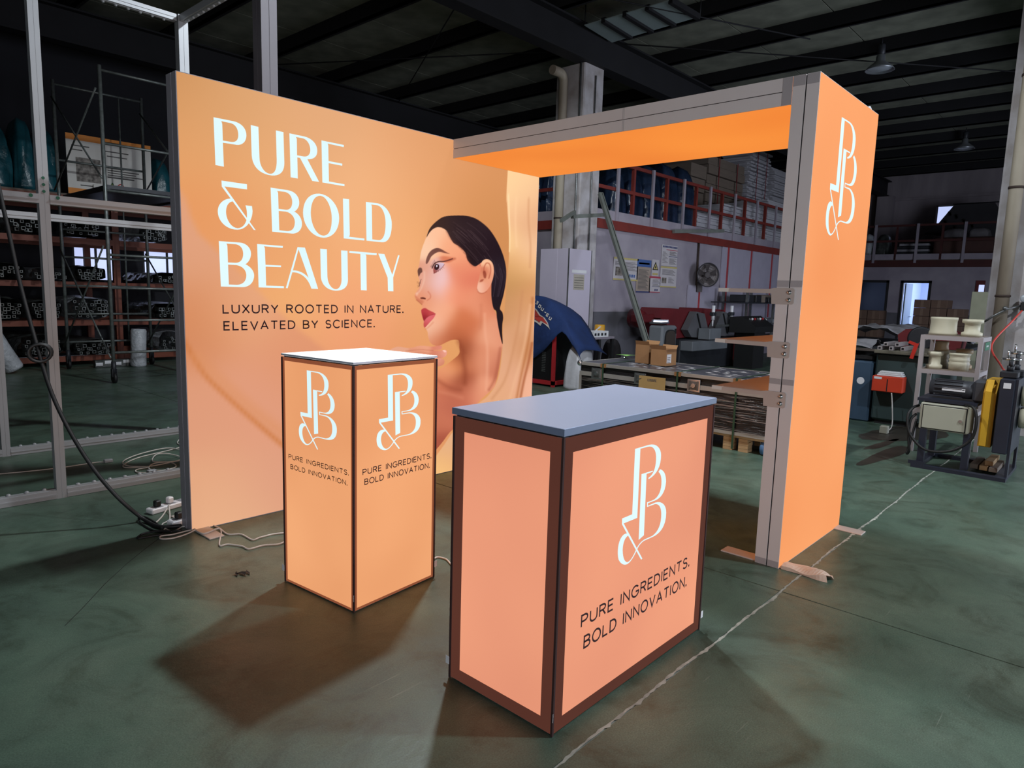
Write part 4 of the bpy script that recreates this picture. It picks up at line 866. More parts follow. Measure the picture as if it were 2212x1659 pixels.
# ---------------- pendant lamps in the lane over the stand; the near one is lit
M['lamp'] = mat('spun aluminium shade', (150, 154, 160), 0.35, 0.6, 0.15, 6)
M['lamp_glass'] = mat('unlit lamp glass', (170, 176, 184), 0.3, 0, 0.05)
M['lamp_on'] = mat('lit lamp glass', (250, 252, 255), 0.3, 0, 0.0, emit=18.0)
def pendant(x, y, z, label, lit):
    t = thing('pendant_lamp', label, 'lamp', (x, y, z), group='high bay pendant lamps')
    part(t, 'shade', MB().lathe([(.05, .26), (.07, .24), (.075, .15), (.20, .05), (.235, .0), (.225, .0), (.19, .045), (.06, .14)], (x, y, z), 24), M['lamp'])
    part(t, 'housing', MB().lathe([(0, .44), (.05, .43), (.065, .40), (.065, .28), (.05, .26)], (x, y, z), 16), M['dark_steel'])
    part(t, 'glass', MB().lathe([(0, .010), (.10, .014), (.19, .03)], (x, y, z), 20), M['lamp_on'] if lit else M['lamp_glass'])
    part(t, 'stem', MB().cyl((x, y, z+.42), (x, y, ROOF_Z-.02), .009, 6), M['dark_steel'])
    if lit:
        d = bpy.data.lights.new('lamp_light', 'SPOT'); d.energy = lit; d.color = (0.86, 0.94, 1.0); d.spot_size = math.radians(168); d.spot_blend = 0.25; d.shadow_soft_size = 0.13
        o = bpy.data.objects.new('lamp_light', d); COL.objects.link(o); o.parent = t; o.location = (0, 0, -.02)
    return t
pendant(2.85, .20, 5.45, 'lit high bay pendant lamp above the stand, out of the picture overhead', 960)
pendant(3.10, -5.85, 5.45, 'lit high bay pendant lamp behind the viewer on the right', 960)
p = G(1900, 152, 5.4); pendant(p[0], p[1], 5.4, 'unlit aluminium pendant lamp under the roof, nearer of the two at right', 0)
p = G(2083, 322, 5.4); pendant(p[0], p[1], 5.4, 'unlit aluminium pendant lamp far under the roof by the right column', 0)

# ================================================================== left: bare frame, scaffold, racks, cables
# ---------------- unlit aluminium frame with LED strips
M['frame_alu'] = mat('mill finish profile', (164, 166, 170), 0.42, 0.1, 0.08, 2)
M['pcb'] = mat('white LED strip board', (150, 154, 156), 0.5, 0, 0.1, 6)
M['lens'] = mat('clear LED lens', (150, 154, 158), 0.2, 0, 0.05, spec=0.8)
M['dot'] = mat('green punched label', (20, 90, 66), 0.6, 0, 0.1)
FXa, FXm, FXb, FYa, FYb, FZ = -1.80, -0.335, 1.14, 1.19, 2.66, 3.72
fr = thing('aluminium_frame', 'unlit aluminium display frame with LED strips standing behind the wall panel', 'frame', (FXm, (FYa+FYb)/2, 0))
M['frame_grey'] = mat('darker grey profile', (104, 100, 106), 0.45, 0.1, 0.06, 2)  # darker tone for the thickest post
def post(x, y, w, d):
    mb = MB()
    for sx in (-1, 1):
        for sy in (-1, 1): mb.box((x+sx*w/4-w*.235, y+sy*d/4-d*.235, 0), (x+sx*w/4+w*.235, y+sy*d/4+d*.235, FZ))
    mb.box((x-w*.46, y-d*.46, 0), (x+w*.46, y+d*.46, FZ-.002)); part(fr, 'post', mb, M['frame_grey'] if w > .1 else M['frame_alu'])
for x, y, w in ((FXm, FYa, .058), (FXm, FYb, .058), (FXb, FYa, .13), (FXb, FYb, .085), (FXa, FYa, .08), (FXa, FYb, .08)): post(x, y, w, w)
lens = MB().lathe([(0, .014), (.008, .012), (.013, .007), (.015, 0)], (0, 0, 0), 10).mesh('led_lens'); lens.materials.append(M['lens'])
def led_run(p, q, z, up):
    p, q = Vector(p), Vector(q); d = (q-p).normalized(); L = (q-p).length
    st = part(fr, 'led_strip', MB().bar((p[0], p[1], z), (q[0], q[1], z), .028, .006), M['pcb'])
    n = int(L/.092)
    for k in range(n):
        c = p+d*((k+.5)*L/n); o = bpy.data.objects.new('led_lens', lens); COL.objects.link(o); o.parent = st
        o.location = (c.x-fr.location.x, c.y-fr.location.y, z+up*.003); o.rotation_euler = (0 if up > 0 else PI, 0, 0)
for y in (FYa, FYb):
    for z in (.030, 1.885, FZ-.03):
        for (a, b, wa, wb) in ((FXa, FXm, .04, .029), (FXm, FXb, .029, .05)):
            mb = MB().box((a+wa, y-.03, z-.028), (b-wb, y+.03, z+.028)).box((a+wa, y-.034, z-.004), (b-wb, y+.034, z+.004)); part(fr, 'rail', mb, M['frame_alu'])
    led_run((FXa+.1, y+.0, 0), (FXb-.1, y, 0), .061, 1)
led_run((FXa+.1, FYb, 0), (FXb-.1, FYb, 0), FZ-.062, -1)
for z in (.030, FZ-.03):
    part(fr, 'rail', MB().box((FXb-.03, FYa+.065, z-.028), (FXb+.03, FYb-.045, z+.028)), M['frame_alu'])
led_run((FXb, FYa+.1, 0), (FXb, FYb-.1, 0), FZ-.062, -1)
for z in (1.95, 1.99, 2.03): part(fr, 'label_dot', MB().cyl((FXm, FYa-.0292, z-.02), (FXm, FYa-.031, z-.02), .009, 10), M['dot'])
for x in (FXm-.07, FXm+.07): part(fr, 'label_dot', MB().cyl((x, FYa-.034, 1.899), (x, FYa-.036, 1.899), .011, 10), M['dot'])

# ---------------- mobile scaffold
SXa, SXb, SYa, SYb = 1.65, 2.88, 6.45, 8.50
M['scaf'] = mat('worn scaffold tube', (126, 132, 130), 0.38, 0.45, 0.35, 18)
sc = thing('scaffold_tower', 'mobile tube scaffold tower on casters in front of the racks', 'scaffold', ((SXa+SXb)/2, (SYa+SYb)/2, 0))
zA = onY(214, 140, SYa)[2]; zB = onY(115, 172, SYb)[2]; zP = onY(225, 402, SYa)[2]
for x in (SXa, SXb):
    for y, zt in ((SYa, zA), (SYb, zB)):
        part(sc, 'post', MB().cyl((x, y, .16), (x, y, zt), .024, 10), M['scaf'])
        c = part(sc, 'caster', MB().box((x-.03, y-.035, .09), (x-.022, y+.035, .20)).box((x+.022, y-.035, .09), (x+.03, y+.035, .20)).cyl((x, y, .13), (x, y, .30), .03, 10), M['dark_steel'])
        part(c, 'wheel', MB().cyl((x-.02, y, .075), (x+.02, y, .075), .075, 16), M['black'])
rz = [.42, .86, 1.30, 1.74, 2.16]
for y, zt in ((SYa, zA), (SYb, zB)):
    for z in rz+[zP-.05, zP+.55, zt-.06]: part(sc, 'rung', MB().cyl((SXa, y, z), (SXb, y, z), .017, 8), M['scaf'])
xm = SXa+.32
for y, zt in ((SYa, zA), (SYb, zB)): part(sc, 'ladder_stile', MB().cyl((SXb-.34, y, .42), (SXb-.34, y, zt-.06), .014, 8), M['scaf'])
for x in (SXa, SXb):
    for za, zb in ((.35, 1.85), (zP+.1, zB-.25)):
        part(sc, 'cross_brace', MB().cyl((x-.03, SYa, za), (x-.03, SYb, zb), .013, 6), M['scaf']); part(sc, 'cross_brace', MB().cyl((x-.055, SYa, min(zb, zA-.3)), (x-.055, SYb, za), .013, 6), M['scaf'])
part(sc, 'platform', MB().box((SXa+.04, SYa+.04, zP-.02), (SXb-.04, SYb-.04, zP+.03)).box((SXa+.02, SYa, zP-.05), (SXa+.06, SYb, zP)).box((SXb-.06, SYa, zP-.05), (SXb-.02, SYb, zP)), M['dark_steel'])

# ---------------- storage racks along the back wall
RY0, RY1 = 8.95, 10.45
rk_z = [.16, .74, 1.36, 2.06, 2.72]
ux = [-2.6, .1, onY(252, 600, RY0)[0], 5.7, 8.1]
rk = thing('storage_rack', 'orange steel storage rack holding wrapped profiles along the dark back wall', 'rack', (2.7, (RY0+RY1)/2, 0))
for x in ux:
    for y in (RY0, RY1): part(rk, 'upright', MB().box((x-.05, y-.04, 0), (x+.05, y+.04, 2.72)), M['orange_paint'])
for z in rk_z:
    for y in (RY0-.02, RY1-.02):
        for a, b in zip(ux[:-1], ux[1:]):
            h = .12 if z > 2.5 else .09; part(rk, 'beam', MB().box((a+.05, y-.025, z-h), (b-.05, y+.025, z)), M['orange_paint'])
part(rk, 'deck', MB().box((ux[0], RY0+.01, 2.72), (ux[-1], RY1-.05, 2.75)), M['mez'])
M['bundle'] = mat('dusty film on profile bundle', (88, 92, 90), 0.3, 0, 0.6, 7, bump=0.8, bscale=16)
M['tube_end'] = mat('sawn aluminium ends', (116, 120, 118), 0.35, 0.4, 0.3, 30)
def bundle_mesh(w, h, L, seed):
    """film-wrapped bundle lying along Y, its sawn end towards -Y: creased skin"""
    r = np.random.RandomState(seed); n, m = 22, 12; mb = MB(); vs = []
    ph = r.rand(6)*6.28
    for i in range(m+1):
        t = i/m
        for k in range(n):
            a = 2*PI*k/n; ca, sa = math.cos(a), math.sin(a); e = .62
            x = math.copysign(abs(ca)**e, ca)*w/2; z = math.copysign(abs(sa)**e, sa)*h/2
            f = 1+.06*math.sin(3*a+ph[0]+5*t)+.05*math.sin(7*a+ph[1]-9*t)+r.uniform(-.05, .05)
            vs.append((x*f, t*L, max(z*f, -h/2)+h/2))
    mb.add(vs, [(i*n+k, i*n+(k+1) % n, (i+1)*n+(k+1) % n, (i+1)*n+k) for i in range(m) for k in range(n)]+[tuple(m*n+k for k in range(n))])
    return mb
def ends_mesh(w, h, seed):
    """open square tube ends sticking out of the bundle"""
    r = np.random.RandomState(seed); mb = MB(); s = .058
    nx, nz = max(2, int(w*.86/s)), max(2, int(h*.84/s))
    for i in range(nx):
        for j in range(nz):
            if r.rand() < .25: continue
            x = (i-(nx-1)/2)*s; z = h*.10+s/2+j*s*min(1, (h*.86)/(nz*s)); y0 = -.02-r.rand()*.22; b = s*r.uniform(.3, .47); t = .007; x += r.uniform(-.012, .012); z += r.uniform(-.008, .010)
            for lo, hi in (((x-b, y0, z-b), (x-b+t, .08, z+b)), ((x+b-t, y0, z-b), (x+b, .08, z+b)), ((x-b+t, y0, z-b), (x+b-t, .08, z-b+t)), ((x-b+t, y0, z+b-t), (x+b-t, .08, z+b))): mb.box(lo, hi)
    return mb
levels = {'bottom': .17, 'second': .75, 'third': 1.37, 'fourth': 2.07}
where_ = ['nearest the scaffold', 'left of the scaffold', 'behind the scaffold', 'right behind the wall panel edge', 'towards the left edge of the picture', 'at the far left']
cnt = 0; levcnt = {}; vis = {}; ORD = ['first', 'second', 'third', 'fourth', 'fifth', 'sixth', 'seventh', 'eighth', 'ninth', 'tenth', 'eleventh', 'twelfth']
for li, (lv, z) in enumerate(levels.items()):
    x = -1.9 if lv != 'third' else .2
    r = np.random.RandomState(20+li)
    while x < 5.3:
        w = r.uniform(.38, .66); h = r.uniform(.24, .36) if lv != 'fourth' else r.uniform(.2, .3)
        if lv == 'third': h *= .72
        cx = x+w/2+.02
        if min(abs(cx-u) for u in ux) > w/2+.06:
            u, v_ = project((cx, RY0-.2, z+.15)); idx_ = levcnt.get(lv, 0); levcnt[lv] = idx_+1
            if u < -60 or u > 400: x += w+.05; continue
            t = thing('profile_bundle', 'film-wrapped profile bundle on the %s rack level, %s from the left' % (lv, ORD[vis.setdefault(lv, 0)]), 'bundle', (cx, RY0-.08+r.uniform(-.05, .05), z+.002), 0, group='profile bundles on the %s rack level' % lv); vis[lv] += 1
            part(t, 'film_wrap', bundle_mesh(w, h, 1.4, 100+cnt), M['bundle'] if cnt % 3 else M['film'], world=False)
            part(t, 'tube_ends', ends_mesh(w, h, 300+cnt), M['tube_end'], world=False, kind='stuff'); cnt += 1
        x += w+.10
# teal tarpaulin bundles on the deck
M['teal'] = mat('teal tarpaulin under film', (34, 92, 104), 0.28, 0, 0.45, 3, bump=0.7, bscale=9)
def sack(w, d, h, seed, n=24, m=14):
    r = np.random.RandomState(seed); ph = r.rand(8)*6.28; mb = MB(); vs = []
    for i in range(m+1):
        t = i/m; prof = min(1, (1-t**5)**.5*1.0+.0); prof = .86*prof+.14*(1-t)
        for k in range(n):
            a = 2*PI*k/n; ca, sa = math.cos(a), math.sin(a); e = .45
            f = (1+.05*math.sin(5*a+ph[0]+4*t)+.045*math.sin(9*a+ph[1]-3*t)+.03*math.sin(13*a+ph[2]+8*t))*prof
            vs.append((math.copysign(abs(ca)**e, ca)*w/2*f, math.copysign(abs(sa)**e, sa)*d/2*f, h*t))
    mb.add(vs, [(i*n+k, i*n+(k+1) % n, (i+1)*n+(k+1) % n, (i+1)*n+k) for i in range(m) for k in range(n)]+[tuple(m*n+k for k in range(n)), tuple(reversed(range(n)))], True)
    return mb
for k, (u0, u1, lab) in enumerate(((-40, 28, 'teal film-wrapped tarpaulin bundle at the left picture edge'), (30, 78, 'teal tarpaulin bundle with shiny film beside the bare frame post'), (80, 126, 'teal tarpaulin bundle left of the printed notice board'), (330, 368, 'teal tarpaulin bundle right of the printed notice board'))):
    a, b = onY(u0, 380, RY0+.3)[0], onY(u1, 380, RY0+.3)[0]; h = (1.0, 1.15, 1.05, .85)[k]
    o = solo('tarpaulin_bundle', sack(b-a, .9, h, 40+k), M['teal'], lab, 'bundle', group='teal bundles on the rack deck', origin=(0, 0, 0)); o.location = ((a+b)/2, RY0+.62, 2.752)
# printed notice board leaning on the deck edge
nb_a, nb_b = onY(143, 330, RY0-.06)[0], onY(326, 350, RY0-.06)[0]; z0, z1 = 2.75, 2.75+.93
M['nb_white'] = mat('notice board white', (214, 210, 204), 0.6, 0, 0.04); M['nb_orange'] = mat('notice board orange', (226, 138, 48), 0.6, 0, 0.08, 3)
M['ink'] = mat('grey print ink', (92, 88, 86), 0.7, 0, 0.1); M['nb_photo'] = mat('printed photo', (70, 62, 56), 0.6, 0, 0.7, 16, rgb2=(150, 142, 134)); M['tri_green'] = mat('green print', (60, 120, 70), .6); M['red_print'] = mat('red print', (190, 60, 56), .6)
nb = thing('notice_board', 'white notice board with orange bands standing on the rack deck behind the scaffold', 'sign', ((nb_a+nb_b)/2, RY0-.06, z0))
Wn = nb_b-nb_a; yN = RY0-.06
def nrect(name, fx0, fx1, fz0, fz1, m, off=.004):
    return part(nb, name, MB().box((nb_a+Wn*fx0, yN-off, z0+(z1-z0)*fz0), (nb_a+Wn*fx1, yN-off+.002, z0+(z1-z0)*fz1)), m)
part(nb, 'board', MB().box((nb_a, yN-.001, z0), (nb_b, yN+.012, z1)), M['nb_white'])
nrect('band', 0, 1, .90, 1, M['nb_orange']); nrect('band', 0, 1, 0, .10, M['nb_orange']); nrect('photo_print', .10, .38, .22, .62, M['nb_photo'])
for k, (a, b, z) in enumerate(((.06, .26, .80), (.06, .18, .73), (.44, .72, .78), (.46, .70, .70), (.46, .66, .50), (.46, .84, .46), (.46, .80, .42), (.46, .9, .38), (.46, .78, .34), (.14, .34, .15), (.44, .62, .93))): nrect('text_line', a, b, z, z+.018, M['ink'])
def tri(name, fx, fz, s, m, off=.006):
    x, z = nb_a+Wn*fx, z0+(z1-z0)*fz; return part(nb, name, MB().prism([(x-s, z), (x+s, z), (x, z+s*1.7)], 'Y', yN-off, yN-off+.002), m)
M['yellow_print'] = mat('yellow print', (214, 190, 70), .6)
tri('warning_triangle', .51, .16, .06, M['tri_green']); tri('warning_triangle', .51, .175, .035, M['yellow_print'], .008)
x, z = nb_a+Wn*.61, z0+(z1-z0)*.20
part(nb, 'prohibition_ring', MB().lathe([(.038, -.008), (.052, -.008), (.052, -.006), (.038, -.006), (.038, -.008)], (x, yN, z), 20, 'Y').bar((x-.03, yN-.007, z+.03), (x+.03, yN-.007, z-.03), .008, .002), M['red_print'])
solo('foam_board', MB().bbox((nb_a+.35, RY0-.10, 2.745), (nb_b+.7, RY0-.075, 2.93), .004), M['nb_white'], 'low white board strip in front of the notice board on the rack deck', 'board')
# loose standing rolls on the floor in front of the rack
for u, v, h, r, tilt, lab in ((298, 762, .62, .12, .04, 'pale film roll standing on the floor before the rack'), (30, 772, .62, .13, -.45, 'pale film roll leaning at the left picture edge')):
    p = onY(u, v, 8.3); o = solo('film_roll', MB().lathe([(0, 0), (r*.9, .0), (r, .03), (r*.96, h*.5), (r, h-.03), (r*.85, h), (.03, h), (.03, h-.05)], (0, 0, 0), 18), M['film'], lab, 'roll', origin=(0, 0, 0)); o.location = (p[0], p[1], .0 if abs(tilt) < .1 else .055); o.rotation_euler = (0, tilt, 0)
for k, (u, v) in enumerate(((222, 768), (262, 768))):
    p = onY(u, v, 8.45); t = thing('timber_block', 'low timber bearer with white labels before the rack, %s' % ('left one' if k == 0 else 'right one'), 'timber', (p[0], p[1], 0))
    part(t, 'bearer', MB().bbox((p[0]-.13, p[1]-.05, 0), (p[0]+.13, p[1]+.05, .12), .006), M['bundle'])
    for dx, dz in ((-.07, .03), (.06, .06)): part(t, 'paper_label', MB().box((p[0]+dx-.05, p[1]-.053, dz), (p[0]+dx+.05, p[1]-.0505, dz+.05)), M['white'])

# ---------------- cables and sockets on the floor
def cable(name, pts, r, m, label, n=6, sm=6):
    P = smooth(pts, sm, False); return solo(name, MB().tube([Vector(q) for q in P], r, n), m, label, 'cable')
def gz(u, v, z=.006): p = G(u, v); return (p[0], p[1], z)
hy = .42
def hp(u, v, Y): q = onY(u, v, Y); return (q[0], q[1], q[2])
bc = cable('power_cable', [hp(-60, 180, 1.0), hp(-20, 330, .95), hp(14, 480, .9), hp(45, 620, .85), hp(84, 762, .75), hp(112, 850, .68), hp(150, 930, .6), hp(200, 1010, .5), hp(255, 1075, .40), (G(310, 1128)[0], G(310, 1128)[1], .02), gz(345, 1142, .012), gz(392, 1140, .012)], .0115, M['black'], 'thick black power cable sagging from upper left to the wall foot')
q = hp(82, 762, .75)
kn = MB()
for k in range(4): kn.tube([(q[0]+.055*math.cos(a)+.006*k, q[1]-.03+.016*k, q[2]+.05*math.sin(a)) for a in np.linspace(0, 2*PI, 17)[:-1]], .009, 6, closed=True)
part(bc, 'cable_coil', kn, M['black'])
cable('black_lead', [gz(392, 1150, .012), gz(340, 1150), gz(308, 1135), gz(300, 1125, .02), gz(316, 1122, .012), gz(345, 1140, .01), gz(352, 1155), gz(330, 1160), gz(298, 1165), gz(310, 1155), gz(345, 1152, .014), gz(372, 1154, .014)], .006, M['black'], 'tangled black lead on the floor at the foot of the wall panel')
def sock(u, v, ang, label, nsock):
    p = G(u, v); t = thing('power_strip', label, 'power strip', (p[0], p[1], 0), ang); L = .085*nsock+.03
    part(t, 'body', MB().bbox((-L/2, -.034, .001), (L/2, .034, .034), .006), M['white'], world=False)
    for k in range(nsock):
        x = -L/2+.055+.085*k
        part(t, 'socket', MB().box((x-.026, -.026, .0335), (x+.026, .026, .0355)), mat('grey socket face', (150, 154, 160), .5), world=False)
        part(t, 'pilot_light', MB().cyl((x+.03, .022, .034), (x+.03, .022, .038), .005, 8), mat('red pilot lamp', (255, 70, 40), .4, emit=1.5), world=False)
        if k != nsock-1: part(t, 'plug', MB().bbox((x-.018, -.018, .0355), (x+.018, .018, .075), .006), M['white'] if k else M['black'], world=False)
    return t
sock(368, 1098, .25, 'white power strip with glowing pilot lamps behind the wall panel edge', 3)
sock(402, 1128, .15, 'small white socket block tucked under the wall panel edge', 2)
w1 = [((340, 1142), (352, 1128), (372, 1108)), ((352, 1140), (362, 1120), (368, 1104))]
cable('white_lead', [gz(333, 1135), gz(350, 1118), gz(364, 1104, .03)], .0045, M['white_cable'], 'short white lead plugged into the left of the power strip')
cable('white_lead', [gz(366, 1128), gz(367, 1115), gz(365, 1104, .04)], .0045, M['white_cable'], 'short white lead plugged into the middle of the power strip')
cable('white_lead', [gz(396, 1118), gz(370, 1126), gz(350, 1136), gz(372, 1150), gz(396, 1138)], .0045, M['white_cable'], 'looping white lead beside the wall panel edge')
cable('white_lead', [gz(352, 1148), gz(372, 1136), gz(395, 1140), gz(418, 1130, .01), gz(428, 1127, .012), gz(446, 1132), gz(472, 1142), gz(492, 1156), gz(520, 1156), gz(545, 1168), gz(562, 1163), gz(590, 1156), gz(618, 1153)], .0045, M['white_cable'], 'white lead running from the wall foot to the plinth, rear one')
cable('white_lead', [gz(420, 1147, .012), gz(440, 1157, .012), gz(470, 1147, .014), gz(478, 1152), gz(474, 1180), gz(492, 1178), gz(522, 1182), gz(538, 1188), gz(570, 1180), gz(600, 1178), gz(616, 1172)], .0045, M['white_cable'], 'white lead running from the wall foot to the plinth, front one')
cable('white_lead', [gz(422, 1147, .012), gz(400, 1150), gz(372, 1157), gz(348, 1160), gz(348, 1166), gz(372, 1165), gz(400, 1157), gz(424, 1149, .014)], .0045, M['white_cable'], 'white lead loop lying in front of the wall panel foot')
cable('white_lead', [gz(936, 1210), gz(945, 1206), gz(957, 1208), gz(966, 1212), gz(976, 1224)], .0045, M['white_cable'], 'white lead between the plinth and the counter')
# coil between the frame rails and lead with a connector
coil = [gz(392, 945), gz(383, 958), gz(392, 966), gz(362, 975), gz(300, 990), gz(268, 1005), gz(275, 1012), gz(330, 1008), gz(392, 995, .012), gz(370, 985, .014), gz(340, 985, .016), gz(330, 1000, .014), gz(368, 1002, .012), gz(380, 1010), gz(350, 1018), gz(322, 1016, .012), gz(335, 1005, .016), gz(392, 998, .016), gz(395, 978, .012), gz(360, 972, .016), gz(300, 985, .014), gz(266, 1000, .012), gz(278, 1010, .012), gz(322, 1012, .012), gz(296, 1016), gz(296, 1022), gz(324, 1023)]
cable('white_lead', coil, .0048, M['white_cable'], 'coiled white lead lying between the bare frame rails')
p = G(328, 1022); solo('connector', MB().bbox((p[0]-.03, p[1]-.022, 0), (p[0]+.03, p[1]+.022, .026), .004), mat('pale grey connector', (150, 152, 156), .5), 'grey cable connector at the end of the coiled lead', 'connector')
cl = cable('white_lead', [gz(-30, 1028), gz(60, 1020), gz(130, 1012), gz(185, 1004), gz(212, 1000), gz(226, 1000)], .0045, M['white_cable'], 'straight white lead with a plug lying behind the near frame rail')
p = G(234, 999); part(cl, 'plug', MB().bbox((p[0]-.03, p[1]-.018, .001), (p[0]+.03, p[1]+.018, .026), .004), mat('pale grey connector', (150, 152, 156), .5))
# litter
M['litter'] = mat('dry leaf litter', (44, 36, 30), .9)
r = np.random.RandomState(5)
p = G(524, 1240); mb = MB()
for k in range(6):
    a = r.rand()*6.28; c = Vector((p[0]+r.uniform(-.03, .03), p[1]+r.uniform(-.02, .02), .004)); d = Vector((math.cos(a), math.sin(a), 0)); e = Vector((-d.y, d.x, 0))
    mb.add([c-d*.03, c+e*.008+Vector((0, 0, .006)), c+d*.03+Vector((0, 0, .004)), c-e*.008], [(0, 1, 2, 3)])
solo('leaf_litter', mb, M['litter'], 'small dark scrap of dry leaf on the floor left of the plinth', 'litter', kind='stuff')

# ================================================================== middle distance, behind the arch
Rz = lambda a: Matrix.Rotation(a, 3, 'Z')
def crumple(x0, x1, y0, y1, zf, amp, seed, nx=26, ny=18, thick=.004):
    """crumpled sheet over a rectangle; zf(x, y) is the height it rests at"""
    r = np.random.RandomState(seed); mb = MB(); vs = []
    ph = r.rand(12)*6.28; fr_ = r.uniform(3, 14, 12); dr_ = r.rand(12)*6.28
    def zz(x, y):
        s = 0
        for k in range(12): s += abs(math.sin((x*math.cos(dr_[k])+y*math.sin(dr_[k]))*fr_[k]+ph[k]))/(1+.3*k)
        return zf(x, y)+amp*s/3.2
    for j in range(ny+1):
        for i in range(nx+1):
            x = x0+(x1-x0)*i/nx; y = y0+(y1-y0)*j/ny
            vs.append((x+r.uniform(-.012, .012), y+r.uniform(-.012, .012), zz(x, y)))
    n = len(vs); vs += [(a, b, c-thick) for a, b, c in vs]
    W = nx+1; fs = [(j*W+i, j*W+i+1, (j+1)*W+i+1, (j+1)*W+i) for j in range(ny) for i in range(nx)]
    fs += [tuple(n+q for q in reversed(f)) for f in fs]
    for i in range(nx): fs += [(i, i+n, i+1+n, i+1), (ny*W+i, ny*W+i+1, ny*W+i+1+n, ny*W+i+n)]
    for j in range(ny): fs += [(j*W, (j+1)*W, (j+1)*W+n, j*W+n), (j*W+nx, j*W+nx+n, (j+1)*W+nx+n, (j+1)*W+nx)]
    mb.add(vs, fs, True); return mb

# ---------------- flight case on pallet, wrapped and strapped
KX0, KX1, KY0, KY1, KZ = 4.45, 5.33, -1.72, .61, .672
M['case_black'] = mat('black case laminate under film', (30, 26, 28), 0.25, 0, 0.5, 5, bump=0.6, bscale=12, stretch=(1, .6, 9))
M['case_top'] = mat('dusty dark case lid', (70, 72, 80), 0.3, 0, 0.35, 4, bump=0.35, bscale=10)
M['strap'] = mat('green packing strap', (44, 72, 50), 0.5, 0, 0.15)
M['edge_card'] = mat('brown edge protector', (146, 104, 62), 0.8, 0, 0.15)
M['case_alu'] = mat('case edge extrusion', (176, 172, 166), 0.35, 0.35, 0.12, 6)
fc = thing('flight_case', 'long black flight case wrapped in film and strapped to a pallet behind the counter', 'case', ((KX0+KX1)/2, (KY0+KY1)/2, 0))
part(fc, 'body', MB().bbox((KX0+.008, KY0+.008, .15), (KX1-.008, KY1-.008, .555), .004), M['case_black'])
part(fc, 'lid', MB().bbox((KX0+.008, KY0+.008, .575), (KX1-.008, KY1-.008, KZ-.003), .004), M['case_black'])
part(fc, 'lid_top', MB().box((KX0+.03, KY0+.03, KZ-.004), (KX1-.03, KY1-.03, KZ)), M['case_top'])
for z0, z1 in ((KZ-.03, KZ+.002), (.556, .574), (.530, .556), (.15, .18)):
    part(fc, 'edge_extrusion', MB().box((KX0-.003, KY0, z0), (KX0+.02, KY1, z1)).box((KX1-.02, KY0, z0), (KX1+.003, KY1, z1)).box((KX0+.02, KY1-.02, z0), (KX1-.02, KY1+.003, z1)).box((KX0+.02, KY0-.003, z0), (KX1-.02, KY0+.02, z1)), M['case_alu'])
for x in (KX0, KX1-.022):
    for y in (KY0, KY1-.022): part(fc, 'corner_extrusion', MB().box((x-.003, y-.003, .18), (x+.025, y+.025, .53)), M['case_alu'])
for y in (KY1, KY0):
    for x in (KX0, KX1): part(fc, 'ball_corner', MB().sphere((x, y, KZ-.012), .032, 10, 6), M['chrome'])
for u in (1289, 1383, 1500):
    y = onX(u, 815, KX0)[1]
    l = part(fc, 'latch', MB().bbox((KX0-.008, y-.068, .505), (KX0-.002, y+.068, .625), .003), M['chrome'])
    part(l, 'latch_dish', MB().box((KX0-.016, y-.05, .52), (KX0-.008, y-.036, .61)).box((KX0-.016, y+.036, .52), (KX0-.008, y+.05, .61)).box((KX0-.012, y-.034, .525), (KX0-.009, y+.034, .605)), M['steel'])
    part(l, 'latch_key', MB().cyl((KX0-.022, y, .565), (KX0-.010, y, .565), .022, 10).bar((KX0-.024, y-.03, .58), (KX0-.024, y+.03, .55), .012, .006), M['chrome'])
for u in (1302, 1463, 1592):
    y = onX(u, 830, KX0)[1]
    part(fc, 'strap', MB().box((KX0-.012, y-.009, .02), (KX0-.009, y+.009, KZ+.008)).box((KX0-.012, y-.009, KZ+.005), (KX1+.012, y+.009, KZ+.008)).box((KX1+.009, y-.009, .02), (KX1+.012, y+.009, KZ+.008)), M['strap'])
    part(fc, 'edge_protector', MB().box((KX0-.009, y-.035, KZ-.035), (KX0-.004, y+.035, KZ+.004)).box((KX0-.009, y-.035, KZ+.0025), (KX0+.03, y+.035, KZ+.0045)), M['edge_card'])
# stretch film: thin horizontal pleats round the body
r = np.random.RandomState(11); fm = MB()
for k in range(150):
    y0 = r.uniform(KY0, KY1-.15); L = r.uniform(.12, .8); z = r.uniform(.16, .52); dz = r.uniform(-.014, .014); w = r.uniform(.002, .006); y1 = min(y0+L, KY1)
    fm.add([(KX0-.0045, y0, z), (KX0-.009, (y0+y1)/2, z+dz/2+w*.5), (KX0-.0045, y1, z+dz), (KX0-.006, (y0+y1)/2, z+dz/2-w)], [(0, 1, 2, 3)])
for k in range(60):
    x = r.uniform(KX0+.05, KX1-.1); y0 = r.uniform(KY0, .1); L = r.uniform(.05, .2); w = r.uniform(.004, .01)
    fm.add([(x, y0, KZ+.001), (x+w, y0+L/2, KZ+.006), (x+.01, y0+L, KZ+.001), (x-w, y0+L/2, KZ+.002)], [(0, 1, 2, 3)])
M['pleat'] = mat('stretch film pleats', (190, 188, 190), 0.15, 0, 0.3, 9, spec=.8)
part(fc, 'film_pleats', fm, M['pleat'], kind='stuff')
pa = thing('pallet', 'wooden pallet under the black flight case', 'pallet', ((KX0+KX1)/2, (KY0+KY1)/2, 0))
for x0 in (KX0+.02, (KX0+KX1)/2-.05, KX1-.12):
    part(pa, 'deck_board', MB().box((x0, KY0+.05, .125), (x0+.10, KY1-.05, .148)), M['wood'])
